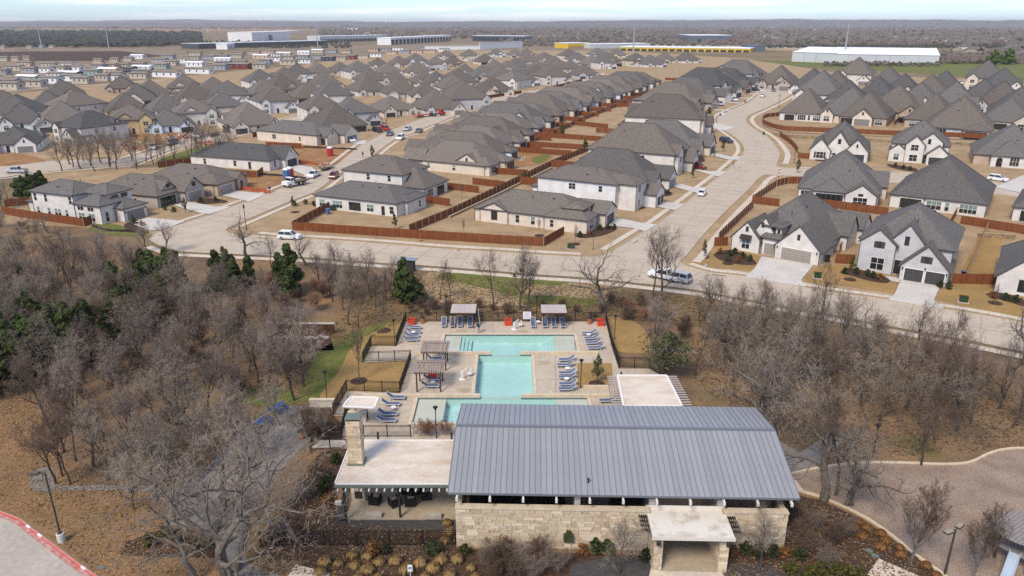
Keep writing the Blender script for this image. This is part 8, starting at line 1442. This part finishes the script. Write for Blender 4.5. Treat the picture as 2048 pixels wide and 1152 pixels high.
block('storage_building', (1240, 101), (1500, 105), 60, 94, 'yellow_panel', 'roof_white', 'long storage building with yellow doors behind the estate', (18, 'porch_dark', .6)); block('storage_building', (1500, 103), (1530, 103), 50, 92, 'wall_blue_grey', 'wall_blue_grey', 'grey stair block at the end of the yellow storage building'); block('storage_building', (1136, 97), (1180, 96), 40, 87, 'yellow_panel', 'roof_white', 'short yellow storage building at the left of the row', (9, 'brick_orange', .5)); block('storage_building', (1180, 97), (1300, 95), 40, 89, 'wall_pale', 'roof_white', 'pale storage building joining the yellow ones')
block('big_store', (1378, 86), (1462, 86), 120, 71, 'wall_blue_grey', 'roof_white', 'dark grey big box store beyond the yellow storage'); block('big_store', (1462, 86), (1495, 85), 60, 75, 'brick_orange', 'wall_blue_grey', 'tan brick front of the grey big box store')
block('factory', (398, 98), (655, 90), 50, 88, 'wall_grey_dark', 'wall_pale', 'long low dark grey factory with white roof at the upper left'); block('factory', (505, 84), (580, 80), 60, 65, 'wall_white', 'roof_white', 'white box hall with blue sign panel above the dark factory', rib='siding_grey'); A = G(540, 82); h = up_to(540, 82, 72)
b = MB(); b.box(-14, -1.2, h - 9, 14, -.8, h + 3); b2 = MB(); b2.box(-11, -1.3, h - 5, 11, -1.22, h); ob('hall_sign', b.mesh('hall_sign', 'wall_blue_grey'), None, A + Vector((0, -6, 0)), R(-30), label='dark blue sign panel on the white box hall', category='sign'); block('factory_gate', (455, 99), (470, 98), 20, 88, 'wall_white', 'roof_white', 'white triple gate house at the dark factory', (3, 'siding_grey', .8))
block('school', (640, 85), (775, 81), 40, 73, 'wall_pale', 'roof_white', 'long low white-roofed building at the upper centre left', (22, 'glass', .5)); block('school', (690, 52), (775, 52), 80, 47.5, 'siding_peach', 'roof_white', 'pale far school building on the skyline plain'); block('school', (785, 54), (830, 53), 60, 49, 'brick_orange', 'roof_white', 'brown far school building beside a white tower')
for i, (a, c, tp, n, wm) in enumerate((((782, 90), (902, 82), 76, 9, 'wall_white'), ((945, 82), (1050, 84), 71, 10, 'wall_blue_grey'))): block('townhouse_row', a, c, 30, tp, wm, 'roof_white', ('white' if i == 0 else 'blue-grey') + '-fronted townhouse row with flat white roofs', (n * 2, 'glass', .75))
block('sheet_fence', (850, 100), (960, 99), 1, 93, 'wall_white', 'wall_white', 'long white hoarding at the edge of the estate, left part', cat='fence'); block('sheet_fence', (960, 99), (1045, 95), 1, 86, 'wall_white', 'wall_white', 'long white hoarding at the edge of the estate, right part', cat='fence')
b = MB(); b.box(-6, -6, 0, 6, 6, 40); b.box(-3, -3, 40, 3, 3, 66); b.v += [(-3, -3, 66), (3, -3, 66), (3, 3, 66), (-3, 3, 66), (0, 0, 110)]; n = len(b.v) - 5
for k in range(4): b.face((n + k, n + (k + 1) % 4, n + 4))
ob('church_tower', b.mesh('church_tower', 'wall_white'), None, G(772, 53), label='tiny white church spire between the far school buildings', category='tower')
for i, (px, tp) in enumerate((((84, 98), 39), ((218.5, 98), 36), ((636, 98), 42), ((1266, 110), 38), ((1687, 124), 35))):
    A = G(*px); h = up_to(px[0], px[1], tp); t = thing('transmission_pole', 'tall grey steel transmission pole, ' + ORD[i] + ' from the left', 'power pole', A); b = MB(); b.lathe([(1.15, 0), (.45, h)], 8); ob('pole', b.mesh('pole', 'siding_grey'), t)
    for k in range(3): b = MB(); b.bar((-2.2, 0, h - 2 - k * 4), (2.2, 0, h - 1.6 - k * 4), .3); ob('cross_arm', b.mesh('cross_arm', 'siding_grey'), t)
for i, (px, tp) in enumerate((((423, 100), 76), ((1840, 100), 68), ((1855, 103), 72), ((1870, 98), 70), ((1884, 105), 73), ((1900, 118), 84), ((1918, 112), 80), ((1956, 113), 86), ((1990, 112), 86), ((2032, 111), 85), ((920, 75), 44), ((345, 72), 52), ((434, 72), 55), ((1880, 70), 60), ((1220, 78), 62))): A = G(*px); h = up_to(px[0], px[1], tp); t = thing('power_pole', 'thin wooden power pole along the plain, ' + ORD[i] + ' of those listed outward from the factory', 'power pole', A, 0, 'wooden power poles on the plain'); b = MB(); b.lathe([(.35, 0), (.28, h)], 6); ob('pole', b.mesh('pole', 'bark_dark'), t); b = MB(); b.bar((-1.6, 0, h - 1), (1.6, 0, h - 1), .25); ob('cross_arm', b.mesh('cross_arm', 'bark_dark'), t)
# ------------------------------------------------------------------ the older suburb and woods towards the horizon
r_ = random.Random(77); FH = {}
for i in range(5):
    b = MB(); W_, D_ = 20 + 2 * i, 14 + i; wall_vol(b, (0, 0, W_, D_, 3.4, 'hip', .55), 0); wm_ = b.mesh('wall', ('tan_brick', 'red_brick', 'cream_brick', 'taupe_brick', 'white_brick')[i]); b = MB(); roof_vol(b, (0, 0, W_, D_, 3.4, 'hip', .55)); roof_vol(b, (W_ * .6, -3, W_ * .95, 6, 3.2, 'gy', .7)); FH[i] = (wm_, b.mesh('roof', [('roof_tan', 'shingle_brown', 'shingle_taupe', 'shingle_brown', 'shingle_grey')[i], 'fascia', 'fascia']))
cand = []
for row in range(26):
    Y = 1050 + row * 62 + row * row * 1.6
    for kx in range(60):
        X = -150 + kx * 44 + (row % 2) * 18
        p = project((X, Y, 0))
        if 1040 < p[0] < 2070 and (p[0] > 1530 or p[1] < 78) and not (1360 < p[0] < 1510 and p[1] > 68) and not (1560 < p[0] < 1900 and p[1] > 88) and r_.random() < .62: cand.append((X + r_.uniform(-8, 8), Y + r_.uniform(-10, 10), p))
cand = cand[:285]
for i, (X, Y, p) in enumerate(cand): k = r_.randrange(5); t = thing('suburb_house', 'tiny far house among the winter trees of the old suburb beyond the highway', 'house', (X, Y, 0), r_.choice((0, 1.57, 3.14)) + r_.uniform(-.1, .1) - .4, 'far houses of the old suburb'); t.scale = (1.15,) * 3; ob('wall', FH[k][0], t); ob('roof', FH[k][1], t)
b = MB(); n0 = 0
for i in range(620):
    q = (r_.uniform(380, 2110), 51 + 30 * r_.random() ** 1.3)
    if q[0] < 640 and q[1] > 64 or (1350 < q[0] < 1510 and q[1] > 66) or (q[0] < 1300 and q[1] > 72): continue
    g = G(*q); W_, D_ = r_.uniform(16, 26), r_.uniform(12, 17); v = (g.x, g.y, g.x + W_, g.y + D_, 3.8, 'hip', .5); m = r_.choice((0, 0, 1)); wall_vol(b, v, m); k = len(b.m); roof_vol(b, v); b.m[k:] = [2 + (i % 3 == 0)] * (len(b.m) - k)
struct('far_houses', b.mesh('far_houses', ['tan_brick', 'white_brick', 'shingle_brown', 'shingle_taupe']), 'stuff')
mat('far_twig', (.105, .085, .07), .95, (.15, .12, .10), scale=.03, coord='World', spec=.1); mat('far_twig_dark', (.035, .036, .034), .95, (.06, .058, .05), scale=.02, coord='World', spec=.1); mat('far_green', (.032, .045, .017), .95, (.06, .07, .025), scale=.03, coord='World', spec=.1)
def puffs(name, pts, seed, mats):
    r = random.Random(seed); b = MB()
    ICO = [(0, 0, 1)] + [(.894 * math.cos(a), .894 * math.sin(a), .447) for a in [i * 1.2566 for i in range(5)]] + [(.894 * math.cos(a), .894 * math.sin(a), -.447) for a in [i * 1.2566 + .628 for i in range(5)]]
    FC = [(0, 1 + i, 1 + (i + 1) % 5) for i in range(5)] + [(1 + i, 6 + i, 1 + (i + 1) % 5) for i in range(5)] + [(6 + i, 6 + (i + 1) % 5, 1 + (i + 1) % 5) for i in range(5)]
    for (x, y, s_, h, m) in pts:
        for q in range(2):
            ox, oy = r.uniform(-.5, .5) * s_, r.uniform(-.5, .5) * s_; k = r.uniform(.55, 1.0); n = len(b.v); a = r.uniform(0, 1.2); c_, sn = math.cos(a), math.sin(a)
            for v in ICO: j = r.uniform(.7, 1.25); b.v.append((x + ox + (v[0] * c_ - v[1] * sn) * s_ * k * j, y + oy + (v[0] * sn + v[1] * c_) * s_ * k * j, max(0, h * k * (.5 + .5 * v[2] * j))))
            for f in FC: b.face(tuple(n + e for e in f), m)
    struct(name, b.mesh(name, mats), 'stuff')
def region(n, fx, seed, size=(3.5, 6.5), hg=(6, 11), green=.08):
    r = random.Random(seed); out = []; tries = 0
    while len(out) < n and tries < n * 30:
        tries += 1; q = fx(r)
        if q is None: continue
        p = G(q[0], q[1]); k = 1 + max(0, p.y - 1500) / 2500; out.append((p.x, p.y, r.uniform(*size) * k, r.uniform(*hg) * min(k, 1.6), 1 if r.random() < green else 0))
    return out
puffs('far_woods', region(5200, lambda r: (lambda x, u: (x, 50 + 44 * u ** 1.5))(r.uniform(1000, 2120), r.random()) if True else None, 1, green=.10), 1, ['far_twig', 'far_green'])
puffs('far_woods', region(2600, lambda r: (r.uniform(640, 1400), 50 + 28 * r.random() ** 1.6), 2, green=.04), 2, ['far_twig', 'far_green'])
puffs('dark_woods', region(2200, lambda r: (lambda x: (x, r.uniform(66, 95 - max(0, x - 250) * .02)))(r.uniform(-120, 400)), 3, (5, 9), (7, 12), .12), 3, ['far_twig_dark', 'far_green'])
puffs('far_woods', region(1500, lambda r: (r.uniform(-120, 900), 49.2 + 9 * r.random() ** 1.4), 4, (8, 16), (7, 12), .05), 4, ['far_twig', 'far_green'])
puffs('scrub', region(420, lambda r: (r.uniform(370, 700), r.uniform(84, 97)), 5, (2, 4), (3, 6), .2), 5, ['far_twig_dark', 'far_green'])
puffs('scrub', region(700, lambda r: (lambda x: (x, r.uniform(108, 128) if x > 1880 else r.uniform(112, 131)))(r.uniform(1880, 2110)), 6, (2.2, 4.4), (4, 8), .05), 6, ['far_twig', 'far_green']); puffs('scrub', region(200, lambda r: (r.uniform(1650, 1880), r.uniform(128, 133)), 7, (1.5, 3), (2, 5), .3), 7, ['far_twig', 'far_green'])
puffs('scrub', region(500, lambda r: (r.uniform(1500, 2110), r.uniform(94, 97) + (r.uniform(0, 1)) * 3 if False else 92 + r.random() * 5), 8, (2.2, 4), (3, 6), .25), 8, ['far_twig_dark', 'far_green'])
for px, tp, l in (((1985, 131), 100, 'bright green tree beyond the houses at the right, lower crown'), ((2014, 129), 97, 'bright green tree beyond the houses at the right, taller crown')): single('bright_tree', px, tp, l)
# hills on the horizon
mat('far_hills', (.085, .075, .068), .95, (.12, .105, .09), scale=.004, coord='World', detail=8, spec=.05)
def hills(Y, f, seed, name):
    r = random.Random(seed); b = MB(); n = 420; xs = [-1.05 * Y + 2.1 * Y * i / n for i in range(n + 1)]; ph = [r.uniform(0, 6) for _ in range(6)]
    for i, x in enumerate(xs):
        px = project((x, Y, 0))[0]; top = f(px) + sum(.55 * math.sin(px * .011 * (k + 1) * 1.7 + ph[k]) / (k + 1) for k in range(6)) + r.uniform(-.35, .35); h = CAMH + (45.0 - top) / FPX * Y * 1.02; b.v += [(x, Y, -5), (x, Y + Y * .05, max(3, h * .62)), (x, Y + Y * .12, max(5, h)), (x, Y + Y * .4, -10)]
    for i in range(n):
        for k in range(3): b.face((4 * i + k, 4 * i + 4 + k, 4 * i + 5 + k, 4 * i + 1 + k))
    struct(name, b.mesh(name, 'far_hills'))
hills(7200, lambda px: 45.4 - 3.6 * math.exp(-((px - 1350) / 520) ** 2) - 4.6 * (1 / (1 + math.exp(-(px - 1700) / 140))), 1, 'hills'); hills(9800, lambda px: 43.2 - 3.6 * math.exp(-((px - 300) / 260) ** 2) - 4.5 * math.exp(-((px - 1700) / 500) ** 2), 2, 'hills')
# distant white roofs
for i, (px, wd, tp) in enumerate((((1700, 50), 240, 45), ((960, 54), 90, 51), ((560, 66), 420, 62), ((700, 60), 200, 57), ((60, 47), 300, 44))): block('far_hall', (px[0] - 14, px[1]), (px[0] + 14, px[1]), wd * .5, tp, 'wall_white', 'roof_white', 'pale flat hall far out on the plain, ' + ORD[i] + ' counted from right to left')
# ------------------------------------------------------------------ people
def person(px, h, label, cols, pole=False, rz=0.0):
    A = G(*px); t = thing('person', label, 'person', A + Vector((0, 0, .06)), rz); k = h / 1.75; t.scale = (k, k, k)
    me = bpy.data.meshes.new('body'); V = [(0, 0, .95), (0, 0, 1.2), (0, 0, 1.42), (0, -.01, 1.52), (0, -.02, 1.64), (.1, 0, .9), (.12, -.05, .5), (.13, .03, .08), (.13, -.13, .03), (-.1, 0, .9), (-.11, .04, .5), (-.12, .08, .08), (-.12, -.07, .03), (.2, 0, 1.40), (.27, -.02, 1.14), (.20, -.2, .98), (-.2, 0, 1.40), (-.28, 0, 1.13), (-.24, -.14, .95)]
    E_ = [(0, 1), (1, 2), (2, 3), (3, 4), (0, 5), (5, 6), (6, 7), (7, 8), (0, 9), (9, 10), (10, 11), (11, 12), (2, 13), (13, 14), (14, 15), (2, 16), (16, 17), (17, 18)]
    me.from_pydata(V, E_, []); o = ob('body', me, t); rad = [.15, .14, .15, .06, .105, .095, .065, .045, .04, .095, .065, .045, .04, .065, .05, .04, .065, .05, .04]
    sk = o.modifiers.new('skin', 'SKIN'); 
    for i, q in enumerate(rad): me.skin_vertices[0].data[i].radius = (q, q)
    me.skin_vertices[0].data[0].use_root = True
    ss = o.modifiers.new('sub', 'SUBSURF'); ss.levels = ss.render_levels = 1
    dg = bpy.context.evaluated_depsgraph_get(); m2 = bpy.data.meshes.new_from_object(o.evaluated_get(dg)); o.modifiers.clear(); o.data = m2
    m2.materials.clear(); [m2.materials.append(MATS[c]) for c in cols]
    for p in m2.polygons: z = p.center.z; ax = abs(p.center.x); p.material_index = 2 if z > 1.5 else (2 if (ax > .17 and z < 1.03) else (0 if z > .92 or ax > .2 else (3 if z < .1 else 1)))
    b = MB(); b.lathe([(.1, 1.66), (.112, 1.7), (.09, 1.76), (.03, 1.785)], 10, 0, .0); ob('hair', b.mesh('hair', 'wicker'), t)
    if pole: b = MB(); b.tube([(.24, -.22, .5), (-.1, .3, 3.6)], .022, 6); ob('pool_pole', b.mesh('pool_pole', 'table_white'), None, t.location, 0, (k, k, k), label='long white pole held by the person at the pool edge', category='pole')
mat('cloth_black', (.02, .02, .024), .9); mat('denim', (.16, .21, .29), .9); mat('skin_tone', (.38, .23, .16), .6); mat('cloth_dark', (.04, .035, .035), .9)
person((958, 667), 1.85, 'person in black top and pale jeans with a pole at the pool', ['cloth_black', 'denim', 'skin_tone', 'cloth_black'], True); person((726, 315), 2.0, 'person in dark clothes walking on the side street', ['cloth_black', 'cloth_dark', 'skin_tone', 'cloth_black'], rz=.6)
# ------------------------------------------------------------------ air: one closed box of thin haze
HAZE = 6.0e-5
m = bpy.data.materials.new('haze'); m.use_nodes = True; N = m.node_tree; N.nodes.clear(); o_ = N.nodes.new('ShaderNodeOutputMaterial'); v_ = N.nodes.new('ShaderNodeVolumePrincipled'); v_.inputs['Color'].default_value = (.80, .85, .92, 1); v_.inputs['Density'].default_value = HAZE; v_.inputs['Anisotropy'].default_value = .1; N.links.new(v_.outputs[0], o_.inputs['Volume']); MATS['haze'] = m
b = MB(); b.box(-17000, -500, -11.5, 17000, 31000, 122); struct('haze', b.mesh('haze', 'haze'), 'stuff')
